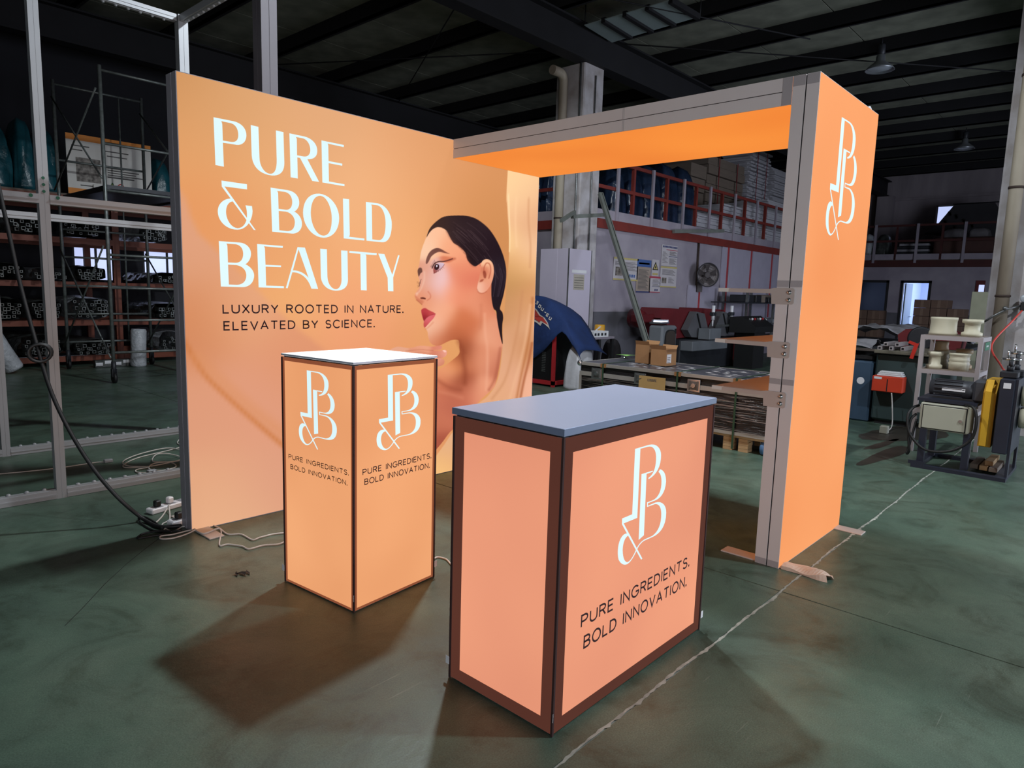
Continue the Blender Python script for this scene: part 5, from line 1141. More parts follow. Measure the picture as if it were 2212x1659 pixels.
for y in (-1.62, -1.28, -1.13+.0, -.45, .3):
    for x0 in (KX0+.02, (KX0+KX1)/2-.05, KX1-.12):
        for z in (.001, .032, .063, .094):
            part(pa, 'block_layer', MB().box((x0, y-.045+r.uniform(-.004, .004), z), (x0+.10, y+.045, z+.029)), M['wood'])
cw = thing('caster_wheel', 'blue caster wheel under the flight case near the tower foot', 'wheel', (KX0+.06, -1.46, 0))
part(cw, 'tyre', MB().lathe([(.03, -.018), (.058, -.018), (.062, -.010), (.062, .010), (.058, .018), (.03, .018)], (KX0+.06, -1.46, .063), 20, 'Y'), mat('blue caster tyre', (70, 110, 150), .5))
part(cw, 'fork', MB().box((KX0+.03, -1.485, .05), (KX0+.09, -1.48, .124)).box((KX0+.03, -1.44, .05), (KX0+.09, -1.435, .124)).cyl((KX0+.06, -1.486, .063), (KX0+.06, -1.434, .063), .01, 8), M['steel'])
# paper label hanging over the front of the case
M['kraft'] = mat('kraft paper label', (180, 150, 96), 0.75, 0, 0.08, 4)
ya, yb_ = onX(1383, 825, KX0)[1], onX(1440, 830, KX0)[1]
lb = thing('case_label', 'kraft paper label with a printed number hanging on the flight case', 'label', (KX0-.02, (ya+yb_)/2, .42))
part(lb, 'sheet', MB().box((KX0-.028, yb_, .42), (KX0-.0255, ya, .605)), M['kraft'])
GLN = {'C': GL['C'], 'L': GL['L'], 'S': GL['S'], '2': (.54, [arc(.27, .74, .25, .26, 165, -20, 10)+[(0, 0), (.54, 0)]]), '5': (.54, [[(.5, 1), (.08, 1), (.04, .55)]+arc(.26, .32, .28, .33, 115, -150, 12)]), '1': (.2, [[(0, .8), (.2, 1), (.2, 0)]]),
       '0': (.56, [arc(.28, .5, .28, .5, 90, 450, 20)]), '3': (.54, [arc(.25, .75, .25, .25, 150, -80, 10)+arc(.25, .26, .28, .27, 80, -150, 12)]), '7': (.52, [[(0, 1), (.52, 1), (.18, 0)]])}
_save = dict(GL); GL.update(GLN)
Fl = Face((KX0-.0288, 0, 0), (0, -1, 0), (-1, 0, 0))
for g in text_loops('CL2512037SC', -ya+.10, -yb_-.10, .556, .026, .16, .22): part(lb, 'printed_digit', Fl.polys(g, 0), M['ink'])
# cardboard boxes and scrap on the case
def carton(name, label, x0, x1, y0, y1, z, h, flap=True, tag=False, group=None, m=None):
    t = thing(name, label, 'box', ((x0+x1)/2, (y0+y1)/2, z), group=group); w = .005; m = m or M['cardboard']
    part(t, 'body', MB().box((x0, y0, z), (x0+w, y1, z+h)).box((x1-w, y0, z), (x1, y1, z+h)).box((x0+w, y0, z), (x1-w, y0+w, z+h)).box((x0+w, y1-w, z), (x1-w, y1, z+h)).box((x0+w, y0+w, z), (x1-w, y1-w, z+w)), m)
    if flap:
        d = min(x1-x0, y1-y0)*.45
        part(t, 'flap', MB().add([(x0, y0, z+h), (x0, y1, z+h), (x0-d*.16, y1, z+h+d*.55), (x0-d*.16, y0, z+h+d*.55)], [(0, 1, 2, 3)]), m)
        part(t, 'flap', MB().add([(x1, y0, z+h), (x1, y1, z+h), (x1+d*.3, y1, z+h+d*.5), (x1+d*.3, y0, z+h+d*.5)], [(0, 1, 2, 3)]), m)
        part(t, 'flap', MB().add([(x0, y0, z+h), (x1, y0, z+h), (x1, y0-d*.55, z+h+d*.1), (x0, y0-d*.55, z+h+d*.1)], [(0, 1, 2, 3)]), m)
    else: part(t, 'lid', MB().box((x0+w, y0+w, z+h-.004), (x1-w, y1-w, z+h)), m)
    if tag: part(t, 'shipping_label', MB().box((x0+.02, y0-.0025, z+.03), (x0+.11, y0-.0005, z+h*.72)), M['white']); [part(t, 'print_line', MB().box((x0+.03, y0-.0035, z+h*(.2+.1*k)), (x0+.09, y0-.0026, z+h*(.23+.1*k))), M['ink']) for k in range(4)]
    return t
carton('cardboard_box', 'open cardboard box on the flight case, left of the pair', 4.86, 5.06, .0, .17, KZ+.009, .20)
carton('cardboard_box', 'open cardboard box with white shipping label on the flight case, right of the pair', 4.80, 5.02, -.24, -.06, KZ+.009, .17, True, True)
p = G(1350, 775, KZ); solo('paper_scrap', crumple(p[0]-.08, p[0]+.10, p[1]-.07, p[1]+.07, lambda x, y: KZ+.012, .03, 3, 8, 6, .002), mat('lime green paper', (128, 176, 92), .7), 'lime green paper scrap on the flight case', 'paper')

# ---------------- machine under a blue cloth, white film hanging beside it
M['mach_black'] = mat('black machine panel', (24, 22, 24), .45); M['mach_red'] = mat('red machine frame', (176, 40, 46), .5, 0, .1)
mc = thing('covered_machine', 'black machine with red frame standing under a blue cloth', 'machine', (6.85, 2.85, 0))
part(mc, 'panel', MB().bbox((6.42, 2.58, .06), (7.15, 3.2, .98), .01), M['mach_black'])
part(mc, 'frame', MB().box((6.39, 2.53, .0), (6.43, 2.58, .80)).box((6.39, 2.53, .03), (6.43, 3.2, .09)).box((7.12, 2.53, 0), (7.16, 2.58, .80)).box((6.43, 2.53, .03), (7.12, 2.57, .09)), M['mach_red'])
for k in range(12): part(mc, 'vent_slot', MB().box((6.414, 2.72, .22+.026*k), (6.4195, 2.79, .232+.026*k)), M['steel'])
part(mc, 'head', MB().bbox((6.55, 2.62, .60), (7.05, 3.15, 1.05), .02), M['mach_black'])
M['blue_cloth'] = mat('navy cloth', (26, 52, 104), .85, 0, .3, 5, bump=.25, bscale=20)
# cloth: stations along Y, each a strip over the top and down the front with its own hem height
st = [(3.3, 1.36, .28), (3.05, 1.37, .33), (2.90, 1.34, .42), (2.72, 1.26, .56), (2.56, 1.15, .70), (2.46, 1.06, .80), (2.38, .98, .86), (2.30, .87, .80), (2.20, .76, .66), (2.10, .66, .56), (2.04, .60, .47)]
mb = MB(); vs = []; nt_ = 12
for i, (y, zt, zh) in enumerate(st):
    for k in range(nt_+1):
        t = k/nt_
        if t < .45: x = 7.05-(7.05-6.47)*(t/.45); z = zt-.10*(1-t/.45)**2
        else:
            q = (t-.45)/.55; x = 6.47-.10*math.sin(q*PI*.5)-.02*math.sin(9*y+4*q); z = zt-(zt-zh)*q
        vs.append((x, y+.012*math.sin(7*t+i), z+.008*math.sin(5*t+2*i)))
n0 = nt_+1
mb.add(vs, [(i*n0+k, i*n0+k+1, (i+1)*n0+k+1, (i+1)*n0+k) for i in range(len(st)-1) for k in range(nt_)], True)
cl_ = solo('blue_cloth', mb, M['blue_cloth'], 'navy blue cloth with red flame mark draped over the machine', 'cloth')
sm_ = cl_.modifiers.new('thickness', 'SOLIDIFY'); sm_.thickness = .006
# flame mark and lettering worked on the cloth front (follows its slope)
M['flame'] = mat('red flame print', (190, 60, 52), .8); M['flame_edge'] = mat('cream outline print', (214, 206, 196), .8)
def on_cloth(u, v, off):
    q = onX(u, v, 6.40); ys_ = [t[0] for t in st][::-1]
    for _ in range(4):
        zt_ = np.interp(q[1], ys_, [t[1] for t in st][::-1]); zh_ = np.interp(q[1], ys_, [t[2] for t in st][::-1]); f_ = min(max((zt_-q[2])/(zt_-zh_), 0), 1)
        q = onX(u, v, 6.47-.10*math.sin(f_*PI*.5)-.02*math.sin(9*q[1]+4*f_))
    return (q[0]-.008-off, q[1], q[2])
fl_e = [(1140, 655), (1160, 668), (1168, 680), (1177, 686), (1184, 697), (1189, 713), (1187, 709), (1178, 701), (1172, 697), (1168, 704), (1160, 697), (1150, 692), (1140, 690)]
fl_i = [(1140, 660), (1158, 670), (1166, 682), (1174, 686), (1181, 696), (1185, 702), (1176, 697), (1169, 692), (1166, 697), (1158, 690), (1140, 684)]
for nm, pts, mm, off in (('print_outline', fl_e, 'flame_edge', 0), ('print_flame', fl_i, 'flame', .002)):
    tri_ = tessellate_polygon([[Vector((a, b, 0)) for a, b in pts]]); part(cl_, nm, MB().add([on_cloth(a, b, off) for a, b in pts], [tuple(t) for t in tri_]), M[mm])
# white slanted characters along the upper edge
def glyph_strokes(strokes, o, ex, ey, w):
    mb = MB()
    for s in strokes:
        for lp in stroke_quads([(a, b) for a, b in s], w): mb.add([on_cloth(o[0]+a*ex[0]+b*ey[0], o[1]+a*ex[1]+b*ey[1], .002) for a, b in lp], [(0, 1, 2, 3)])
    return mb
chars = [[arc(.5, .5, .5, .5, -20, 290, 12)+[(.9, .5)]], [[(.1, 0), (.9, 0), (.9, 1), (.1, 1)], [(.9, .5), (.3, .5)]], [[(0, 0), (.9, 0), (.9, 1), (0, 1), (0, 0)]], [[(0, 0), (0, 1), (.9, 1), (.9, 0)]], [[(.1, .5), (.9, .5)]], [[(.9, 0), (0, 0), (0, 1), (.9, 1)], [(0, .5), (.8, .5)]], [[(0, 0), (0, 1), (.9, 1), (.9, 0)]]]
cpos = [(1154, 644), (1160, 650), (1166, 658), (1172, 664), (1178, 671), (1183, 677), (1189, 684)]
for g, o in zip(chars, cpos): part(cl_, 'print_character', glyph_strokes(g, o, (4.2, 2.6), (-2.6, 5.0), .28), M['flame_edge'])
M['white_film'] = mat('white plastic sheeting', (206, 206, 212), .45, 0, .12, 4, bump=.4, bscale=9)
o = solo('plastic_sheet', sack(.46, .30, .70, 77), M['white_film'], 'white plastic sheet bunched under the blue cloth corner', 'plastic sheet', origin=(0, 0, 0)); o.location = (6.62, 2.22, 0)

# ---------------- tall white cabinet before the column
M['cab_white'] = mat('lilac white cabinet panel', (196, 188, 206), .5, 0, .04, 3)
M['note'] = mat('faded taped note', (176, 168, 156), .8, 0, .1, 8)
cx0, cx1 = onY(1227, 600, 2.95)[0], onY(1283, 600, 2.95)[0]-.02
tc_ = thing('tall_cabinet', 'tall white panelled cabinet with a taped note beside the piped column', 'cabinet', ((cx0+cx1)/2, 3.06, 0))
cx1 = min(cx1, 7.80)
part(tc_, 'body', MB().bbox((cx0, 2.95, .02), (cx1, 3.18, 2.12), .004).bbox((cx0, 3.18, .02), (cx0+.45, 3.54, 2.12), .004), M['cab_white'])
part(tc_, 'edge_trim', MB().box((cx0-.004, 2.945, .02), (cx0+.012, 2.96, 2.12)).box((cx1-.012, 2.945, .02), (cx1+.004, 2.96, 2.12)), M['steel'])
a, b = onY(1239, 600, 2.95)[0], onY(1262, 600, 2.95)[0]
part(tc_, 'taped_note', MB().box((a, 2.9475, 1.47), (b, 2.949, 1.72)), M['note']); part(tc_, 'tape', MB().box((a-.05, 2.9465, 1.74), (b+.05, 2.948, 1.79)), M['white'])
for k in range(5): part(tc_, 'print_line', MB().box((a+.02, 2.9462, 1.50+.04*k), (b-.02, 2.947, 1.508+.04*k)), M['ink'])
# small bench with a white tray, spray gun and a hanging jacket
tb = thing('small_bench', 'small bench with black legs in front of the tall cabinet', 'bench', (7.45, 2.6, 0))
part(tb, 'top', MB().bbox((7.22, 2.42, .70), (7.80, 2.80, .735), .004), M['wall_white'])
for x, y in ((7.40, 2.44), (7.76, 2.44), (7.26, 2.76), (7.76, 2.76)): part(tb, 'leg', MB().box((x-.025, y-.02, 0), (x+.025, y+.02, .70)), M['black'])
tr = thing('white_tray', 'white slotted tray lying on the small bench', 'tray', (7.38, 2.5, .735))
part(tr, 'body', MB().box((7.22, 2.42, .736), (7.62, 2.60, .744)).box((7.22, 2.42, .744), (7.62, 2.428, .83)).box((7.22, 2.592, .744), (7.62, 2.60, .83)).box((7.22, 2.428, .744), (7.228, 2.592, .83)).box((7.612, 2.428, .744), (7.62, 2.592, .83)), M['white'])
for x in (7.24, 7.32, 7.42, 7.51): part(tr, 'slot', MB().box((x, 2.4175, .76), (x+.05, 2.4195, .80)), M['dark_steel'])
part(tr, 'spatula', MB().bar((7.30, 2.5, .80), (7.46, 2.47, .90), .03, .006), M['white'])
sp = thing('spray_can', 'yellow and orange canister on the bench beside the white tray', 'canister', (7.70, 2.66, .737))
part(sp, 'drum', MB().lathe([(0, 0), (.085, 0), (.09, .01), (.085, .17), (.075, .18), (0, .18)], (7.715, 2.66, .737), 16), mat('yellow drum', (214, 158, 40), .5)); part(sp, 'hose', MB().tube([(7.62, 2.64, .78), (7.58, 2.66, .80), (7.55, 2.70, .775), (7.60, 2.74, .757), (7.65, 2.70, .76)], .018, 8), mat('orange hose', (200, 84, 40), .5))
jk = solo('work_jacket', sack(.34, .26, .70, 91), mat('charcoal jacket cloth', (44, 40, 44), .9, 0, .3, 5), 'charcoal jacket heaped on a stool right of the small bench', 'jacket', origin=(0, 0, 0)); jk.location = (8.03, 2.62, 0.0)

# ---------------- leaning profile with arms
M['lean_alu'] = mat('grey green profile', (128, 132, 126), .45, .3, .15, 6)
lp_ = thing('leaning_profile', 'long grey metal profile leaning against the mezzanine edge', 'profile', (8.2, 1.4, 0))
pb, pt_ = onY(1404, 765, 1.35), onY(1297, 418, 2.9)
k0 = pb+(pb-pt_)*(pb[2]/(pt_[2]-pb[2]))
part(lp_, 'profile', MB().bar(k0+np.array([0, 0, .03]), pt_, .075, .06), M['lean_alu']); part(lp_, 'slot', MB().bar(k0+np.array([-.0, -.034, .04]), pt_+np.array([0, -.034, 0]), .012, .01), M['seam'])
a, b = onY(1306, 464, 2.95), onY(1236, 468, 2.95); c = onY(1212, 477, 2.8); d = onY(1241, 458, 2.9)
lp2 = thing('bracket_arm', 'grey bracket arm sticking out beside the leaning profile', 'bracket', tuple(b))
part(lp2, 'arm', MB().bar(a, b, .06, .06), M['lean_alu']); part(lp2, 'arm', MB().bar(c, d, .05, .05), M['lean_alu'])
a, b = onY(1455, 500, MEZ_Y-.09), onY(1562, 499, MEZ_Y-.24)
o = thing('loose_profile', 'loose metal profile jutting out from the mezzanine toe board', 'profile', tuple(a)); part(o, 'profile', MB().bar(a, b, .06, .07), M['lean_alu']); part(o, 'open_end', MB().bar(b-(b-a)*.012, b+(b-a)*.002, .045, .052), M['seam'])

# ---------------- posters on the wall
M['po_white'] = mat('faded poster white', (186, 180, 184), .7, 0, .05); M['po_yellow'] = mat('faded poster yellow', (186, 170, 110), .7, 0, .1); M['po_blue'] = mat('poster blue', (62, 92, 150), .7, 0, .1); M['po_tan'] = mat('poster tan', (160, 144, 132), .7); M['po_red'] = mat('poster red', (170, 66, 84), .7); M['po_navy'] = mat('poster navy', (54, 62, 108), .7)
def poster(label, u0, u1, v0, v1, items, base='po_white'):
    a, b = onY(u0, (v0+v1)/2, MEZ_Y)[0], onY(u1, (v0+v1)/2, MEZ_Y)[0]; uc = (u0+u1)/2
    zt, zb = onY(uc, v0, MEZ_Y)[2], onY(uc, v1, MEZ_Y)[2]; y = MEZ_Y-.012
    t = thing('wall_poster', label, 'poster', ((a+b)/2, y, zb), group='posters under the mezzanine')
    part(t, 'sheet', MB().box((a, y, zb), (b, y+.004, zt)), M[base])
    for nm, x0, x1, z0, z1, mm in items: part(t, nm, MB().box((a+(b-a)*x0, y-.003, zb+(zt-zb)*z0), (a+(b-a)*x1, y-.0005, zb+(zt-zb)*z1)), M[mm])
    return t, a, b, zb, zt, y
lines = lambda x0, x1, z0, z1, n, mm='ink': [('print_line', x0, x1-(.08*(k % 3)), z0+(z1-z0)*k/n, z0+(z1-z0)*k/n+.018, mm) for k in range(n)]
poster('landscape poster with yellow bands and small photo, behind the leaning profile', 1324, 1377, 557, 606, [('band', 0, 1, .92, 1, 'po_yellow'), ('band', 0, 1, 0, .07, 'po_yellow'), ('photo_print', .08, .36, .2, .58, 'nb_photo')]+lines(.06, .3, .66, .85, 4)+lines(.46, .95, .45, .85, 8)+[('pictogram', .55+.09*k, .61+.09*k, .15, .28, 'po_blue') for k in range(4)])
poster('tall tan poster with a blue header', 1374, 1404, 561, 632, [('header', 0, 1, .78, 1, 'po_blue'), ('title', .12, .88, .86, .91, 'po_white'), ('footer', 0, 1, 0, .04, 'po_navy')]+lines(.12, .85, .10, .72, 16), 'po_tan')
t, a, b, zb, zt, y = poster('narrow poster with a yellow warning triangle', 1407, 1422, 561, 597, [('title', .12, .88, .08, .2, 'po_yellow')])
xm_ = (a+b)/2; h_ = zt-zb
part(t, 'warning_triangle', MB().prism([(xm_-.11, zb+h_*.38), (xm_+.11, zb+h_*.38), (xm_, zb+h_*.88)], 'Y', y-.004, y-.0005), M['black']); part(t, 'triangle_fill', MB().prism([(xm_-.075, zb+h_*.43), (xm_+.075, zb+h_*.43), (xm_, zb+h_*.77)], 'Y', y-.006, y-.0045), M['po_yellow']); part(t, 'bolt_mark', MB().prism([(xm_-.02, zb+h_*.47), (xm_+.02, zb+h_*.5), (xm_+.012, zb+h_*.64), (xm_-.018, zb+h_*.6)], 'Y', y-.008, y-.0065), M['black'])
poster('small poster with a red header and footer', 1401, 1425, 597, 632, [('header', 0, 1, .88, 1, 'po_red'), ('footer', 0, 1, 0, .05, 'po_red'), ('rule', .25, 1, .58, .60, 'po_navy'), ('rule', .25, 1, .36, .38, 'po_navy'), ('pictogram', .5, .6, .1, .22, 'po_navy'), ('pictogram', .68, .78, .1, .22, 'po_navy')]+lines(.3, .95, .64, .84, 4)+lines(.3, .95, .4, .55, 3))
poster('white poster with a row of dark figures along its top edge', 1428, 1462, 530, 575, [('figure', .06+.085*k, .12+.085*k, .87, .96, 'po_navy') for k in range(11)]+[('rule', .28, 1, .76, .79, 'po_red'), ('rule', .45, 1, .45, .48, 'po_navy')]+lines(.5, .95, .52, .72, 5)+lines(.5, .95, .1, .4, 7)+lines(.06, .4, .15, .7, 9))
poster('white poster with yellow bands and small photo, beside the wall fan', 1425, 1460, 576, 621, [('band', 0, 1, .92, 1, 'po_yellow'), ('band', 0, 1, 0, .06, 'po_yellow'), ('photo_print', .1, .38, .2, .46, 'nb_photo')]+lines(.1, .9, .6, .88, 6)+lines(.5, .85, .22, .5, 6))
# ---------------- wall fan
fcx = onY(1527, 594, MEZ_Y-.30); fx, fz = fcx[0], fcx[2]; fy = MEZ_Y-.30
wf_ = thing('wall_fan', 'dusty wall fan with round guard under the mezzanine', 'fan', (fx, fy, fz), -.62)
M['fan_grey'] = mat('dusty grey fan metal', (70, 62, 62), .6, .2, .3, 12); M['fan_mesh'] = mat('fan guard wire', (50, 48, 52), .5, .4, .1); M['fan_back'] = mat('dusty guard back', (160, 152, 154), .8, 0, .2, 14)
def fpart(nm, mb, m): return part(wf_, nm, mb, m, world=False)
fpart('guard_ring', MB().tube([(.245*math.cos(a), -.05, .245*math.sin(a)) for a in np.linspace(0, 2*PI, 33)[:-1]], .013, 6, closed=True), M['fan_mesh'])
fpart('guard_back', MB().lathe([(.03, .10), (.16, .085), (.235, .0), (.240, -.03)], (0, 0, 0), 28, 'Y'), M['fan_back'])
for rr_ in (.07, .12, .17, .21): fpart('guard_wire', MB().tube([(rr_*math.cos(a), -.065, rr_*math.sin(a)) for a in np.linspace(0, 2*PI, 25)[:-1]], .0025, 4, closed=True), M['fan_mesh'])
for k in range(5):
    a = 2*PI*k/5+.3; c, s = math.cos(a), math.sin(a); mb = MB(); vs = []
    for i in range(6):
        rr_ = .05+.16*i/5; hw = .025+.04*i/5
        vs += [(rr_*c-hw*s, -.02, rr_*s+hw*c), (rr_*c+hw*s, .015, rr_*s-hw*c)]
    fpart('blade', mb.add(vs, [(2*i, 2*i+1, 2*i+3, 2*i+2) for i in range(5)]), M['fan_grey'])
fpart('motor', MB().cyl((0, -.035, 0), (0, .20, 0), .065, 14), M['fan_grey'])
fpart('wall_bracket', MB().bar((0, .18, -.02), (-.02, .28, -.26), .05, .05).box((-.09, .22, -.36), (.03, .27, -.14)), M['fan_grey'])

# ---------------- machines by the wall
M['mach_grey'] = mat('grey machine casing', (112, 116, 122), .5, 0, .15, 3); M['saw_red'] = mat('dark red saw hood', (104, 28, 34), .45, 0, .2, 3); M['guard_grey'] = mat('smoked guard panel', (92, 92, 96), .35, 0, .15)
gx0, gx1, gy = onY(1432, 700, 1.7)[0], onY(1464, 700, 1.7)[0], 1.7
gd = onX(1401, 700, gx0)[1]-gy
gm = thing('grey_machine', 'grey steel machine cabinet with an oval hatch beside the saws', 'machine', ((gx0+gx1)/2, gy+.3, 0))
part(gm, 'casing', MB().bbox((gx0, gy, .0), (gx1, gy+gd, .94), .03), M['mach_grey'])
hx = onY(1447, 730, gy)[0]
hat = [(hx+.17*math.copysign(abs(math.cos(a))**.6, math.cos(a)), .68+.20*math.copysign(abs(math.sin(a))**.6, math.sin(a))) for a in np.linspace(0, 2*PI, 25)[:-1]]
part(gm, 'hatch_seal', MB().prism(hat, 'Y', gy-.012, gy-.001), M['black']); part(gm, 'hatch', MB().prism([(hx+(x-hx)*.86, .68+(z-.68)*.9) for x, z in hat], 'Y', gy-.022, gy-.0121), mat('brown hatch glass', (70, 62, 58), .3))
for dz in (.30, .85): part(gm, 'hinge', MB().box((gx1-.09, gy-.012, dz-.04), (gx1-.05, gy-.001, dz+.04)), M['black'])
part(gm, 'loose_fittings', MB().cbox(((gx0+gx1)/2, gy+.2, .98), (.4, .2, .03), Rz(.2)).cbox(((gx0+gx1)/2+.1, gy+.25, 1.0), (.3, .05, .05), Rz(-.4)), M['chrome'])
sx = lambda u, v=680, Y=2.42: onY(u, v, Y)[0]
sy_ = 2.42
sw = thing('cutting_saw', 'double headed cutting saw with dark red hoods and grey guards', 'saw', (sx(1530), sy_+.3, 0))
part(sw, 'base', MB().bbox((sx(1468), sy_-.05, .0), (sx(1586), sy_+.6, .62), .02), M['dark_steel']); part(sw, 'bed', MB().bbox((sx(1468), sy_-.30, .42), (sx(1545), sy_-.05, .60), .01), M['mach_grey'])
for ua, ub, uc in ((1433, 1512, 1500), (1514, 1580, 1556)):
    a, b = sx(ua), sx(ub)
    part(sw, 'hood', MB().prism([(a, 1.02), (a+.15, 1.20), (b-.25, 1.17), (b, 1.0), (b-.05, .66), (a+.3, .62), (a+.25, .9)], 'Y', sy_+.06, sy_+.55), M['saw_red'])
    g0 = sx(uc)
    part(sw, 'guard', MB().prism([(g0-.42, .80), (g0-.12, 1.14), (g0+.22, 1.10), (g0+.42, .78), (g0+.1, .64), (g0-.25, .66)], 'Y', sy_-.10, sy_+.04), M['guard_grey']); part(sw, 'guard_rib', MB().bar((g0-.10, sy_-.11, 1.10), (g0+.14, sy_-.11, .70), .03, .02), M['black'])
for u in (1524, 1564): x = sx(u); part(sw, 'air_cylinder', MB().cyl((x, sy_-.16, .98), (x, sy_-.16, 1.26), .032, 10).cyl((x, sy_-.16, .86), (x, sy_-.16, .98), .014, 8), M['white']); part(sw, 'clamp', MB().bbox((x-.06, sy_-.2, 1.06), (x+.06, sy_-.11, 1.13), .01), M['dark_steel'])
part(sw, 'junction_box', MB().bbox((sx(1498), sy_-.36, .62), (sx(1523), sy_-.12, .83), .01), M['mach_grey']); part(sw, 'fence_bar', MB().box((sx(1532), sy_-.16, .84), (sx(1566), sy_-.08, .88)), M['steel'])
part(sw, 'motor_cap', MB().lathe([(0, 0), (.14, .02), (.17, .08), (.17, .25), (0, .25)], (sx(1421), sy_+.28, 1.0), 16, 'Y'), M['saw_red']); part(sw, 'transfer_tube', MB().bbox((sx(1404), sy_+.2, .93), (sx(1440), sy_+.4, 1.08), .02), M['saw_red'])
part(sw, 'red_post', MB().bbox((sx(1583), sy_-.12, .0), (sx(1587), sy_-.06, .75), .005), M['saw_red'])
sy_ = 2.0; sx = lambda u, v=680, Y=2.0: onY(u, v, Y)[0]
cb = thing('control_console', 'black sloping control console beside the red saw', 'console', (sx(1615), sy_, 0))
a, b = sx(1603), sx(1644)
part(cb, 'stand', MB().box((a+.2, sy_-.2, 0), (b-.2, sy_+.2, .78)), M['black']); part(cb, 'desk', MB().prism([(sy_-.28, .74), (sy_+.25, .72), (sy_+.25, 1.04), (sy_+.0, 1.06), (sy_-.30, .86)], 'X', a, b), M['black'])
for k in range(7): part(cb, 'button', MB().cyl((a+.12+.13*k, sy_-.1, .99), (a+.12+.13*k, sy_-.12, 1.02), .022, 8), [M['steel'], M['white'], M['mach_red']][k % 3])
# rack with offcuts right of the saw
rx0, rx1 = onY(1590, 650, 2.75)[0], onY(1700, 650, 2.75)[0]
rr2 = thing('offcut_rack', 'low aluminium rack with dark offcuts beside the tower shelves', 'rack', ((rx0+rx1)/2, 2.75, 0))
for x in (rx0, (rx0+rx1)/2, rx1-.1):
    for y in (2.5, 3.05): part(rr2, 'post', MB().box((x-.025, y-.025, 0), (x+.025, y+.025, 1.62)), M['steel'])
for z in (.55, .86, 1.33): part(rr2, 'shelf', MB().box((rx0-.5 if z > 1 else rx0, 2.42, z-.025), (rx1, 3.1, z)), M['dark_steel'] if z != .86 else M['steel'])
for k in range(9):
    x = rx0+.1+k*(rx1-rx0-.4)/9; part(rr2, 'offcut', MB().bbox((x, 2.45+r.uniform(0, .1), 1.332), (x+r.uniform(.15, .34), 2.95, 1.36+r.uniform(.03, .16)), .01), [M['dark_steel'], M['black'], M['mez']][k % 3])
for k in range(6):
    x = rx0+.2+k*(rx1-rx0-.5)/6; part(rr2, 'offcut', MB().bbox((x, 2.45, .862), (x+r.uniform(.2, .36), 2.9, .90+r.uniform(.02, .08)), .01), [M['steel'], M['mach_grey']][k % 2])

# ---------------- goods on the mezzanine behind the railing
M['navy_bag'] = mat('navy garment bag under film', (40, 56, 82), .25, 0, .45, 3, bump=.7, bscale=8)
for k, (u0, u1, vt, lab) in enumerate(((1296, 1324, 362, 'navy film-wrapped bag at the left end of the red railing'), (1330, 1362, 360, 'tall navy film-wrapped bag, second from the piped column'), (1366, 1402, 352, 'navy film-wrapped bag with bright creases, third from the piped column'), (1404, 1440, 350, 'tall navy film-wrapped bag, fourth from the piped column'), (1443, 1476, 358, 'navy film-wrapped bag beside the foam stacks'))):
    Yb = MEZ_Y+.62; a, b = onY(u0, 430, Yb)[0], onY(u1, 430, Yb)[0]; h = onY((u0+u1)/2, vt, Yb)[2]-MEZ_Z
    o = solo('garment_bag', sack(b-a, .75, h, 60+k), M['navy_bag'], lab, 'bag', group='navy bags on the mezzanine', origin=(0, 0, 0)); o.location = ((a+b)/2, Yb, MEZ_Z+.003)
for k, (u0, u1) in enumerate(((1168, 1188), (1190, 1212))):
    Xb = MEZ_X+.55; a, b = onX(u0, 430, Xb)[1], onX(u1, 430, Xb)[1]
    o = solo('garment_bag', sack(.75, abs(b-a), 1.35, 70+k), M['navy_bag'], ['dark film-wrapped bag left of the piped column, farther one', 'dark film-wrapped bag left of the piped column, nearer one'][k], 'bag', group='dark bags left of the piped column', origin=(0, 0, 0)); o.location = (Xb, (a+b)/2, MEZ_Z+.003)
M['foam'] = mat('white foam sheet', (186, 184, 190), .85, 0, .08, 5); M['foam_tan'] = mat('tan wrapped boards', (126, 112, 100), .8, 0, .12, 3, stretch=(1, 1, 6)); M['red_tape'] = mat('red binding tape', (132, 36, 44), .6)
def foam_stack(label, u0, u1, vt, vb, Y, th, m, d=.9, jit=.04, tape=True, zbase=None):
    a, b = onY(u0, (vt+vb)/2, Y)[0], onY(u1, (vt+vb)/2, Y)[0]; zt = onY((u0+u1)/2, vt, Y)[2]; zb = zbase if zbase is not None else onY((u0+u1)/2, vb, Y)[2]
    t = thing('foam_stack', label, 'foam sheets', ((a+b)/2, Y, zb), group='stacked sheets on the mezzanine'); n = max(2, int((zt-zb)/th)); hh = (zt-zb)/n; rs = np.random.RandomState(int(u0))
    for k in range(n):
        dx, dy = rs.uniform(-jit, jit), rs.uniform(-jit, jit); part(t, 'sheet', MB().box((a+dx, Y+dy, zb+hh*k), (b+dx, Y+d+dy, zb+hh*(k+.93))), m)
    if tape:
        for f in (.25, .75): x = a+(b-a)*f; part(t, 'binding_tape', MB().box((x-.02, Y-jit-.004, zb), (x+.02, Y-jit-.001, zt)), M['red_tape'])
    return zt
Y1_, Y2_ = MEZ_Y+.42, MEZ_Y+1.5
Bz = MEZ_Z+.001
foam_stack('low white foam stack behind the railing, leftmost', 1503, 1551, 462, 515, Y1_, .045, M['foam'], zbase=Bz, tape=False)
foam_stack('white foam stack behind the railing, second from left', 1559, 1601, 444, 520, Y1_, .045, M['foam'], zbase=Bz, tape=False)
foam_stack('white foam stack behind the railing, third from left', 1609, 1648, 440, 530, Y1_, .05, M['foam'], zbase=Bz, tape=False)
foam_stack('white foam stack behind the railing, nearest the tower', 1655, 1700, 436, 540, Y1_, .05, M['foam'], zbase=Bz, tape=False)
foam_stack('wide tan board stack high behind the foam sheets', 1527, 1606, 345, 470, Y2_, .22, M['foam_tan'], d=1.3, zbase=Bz)
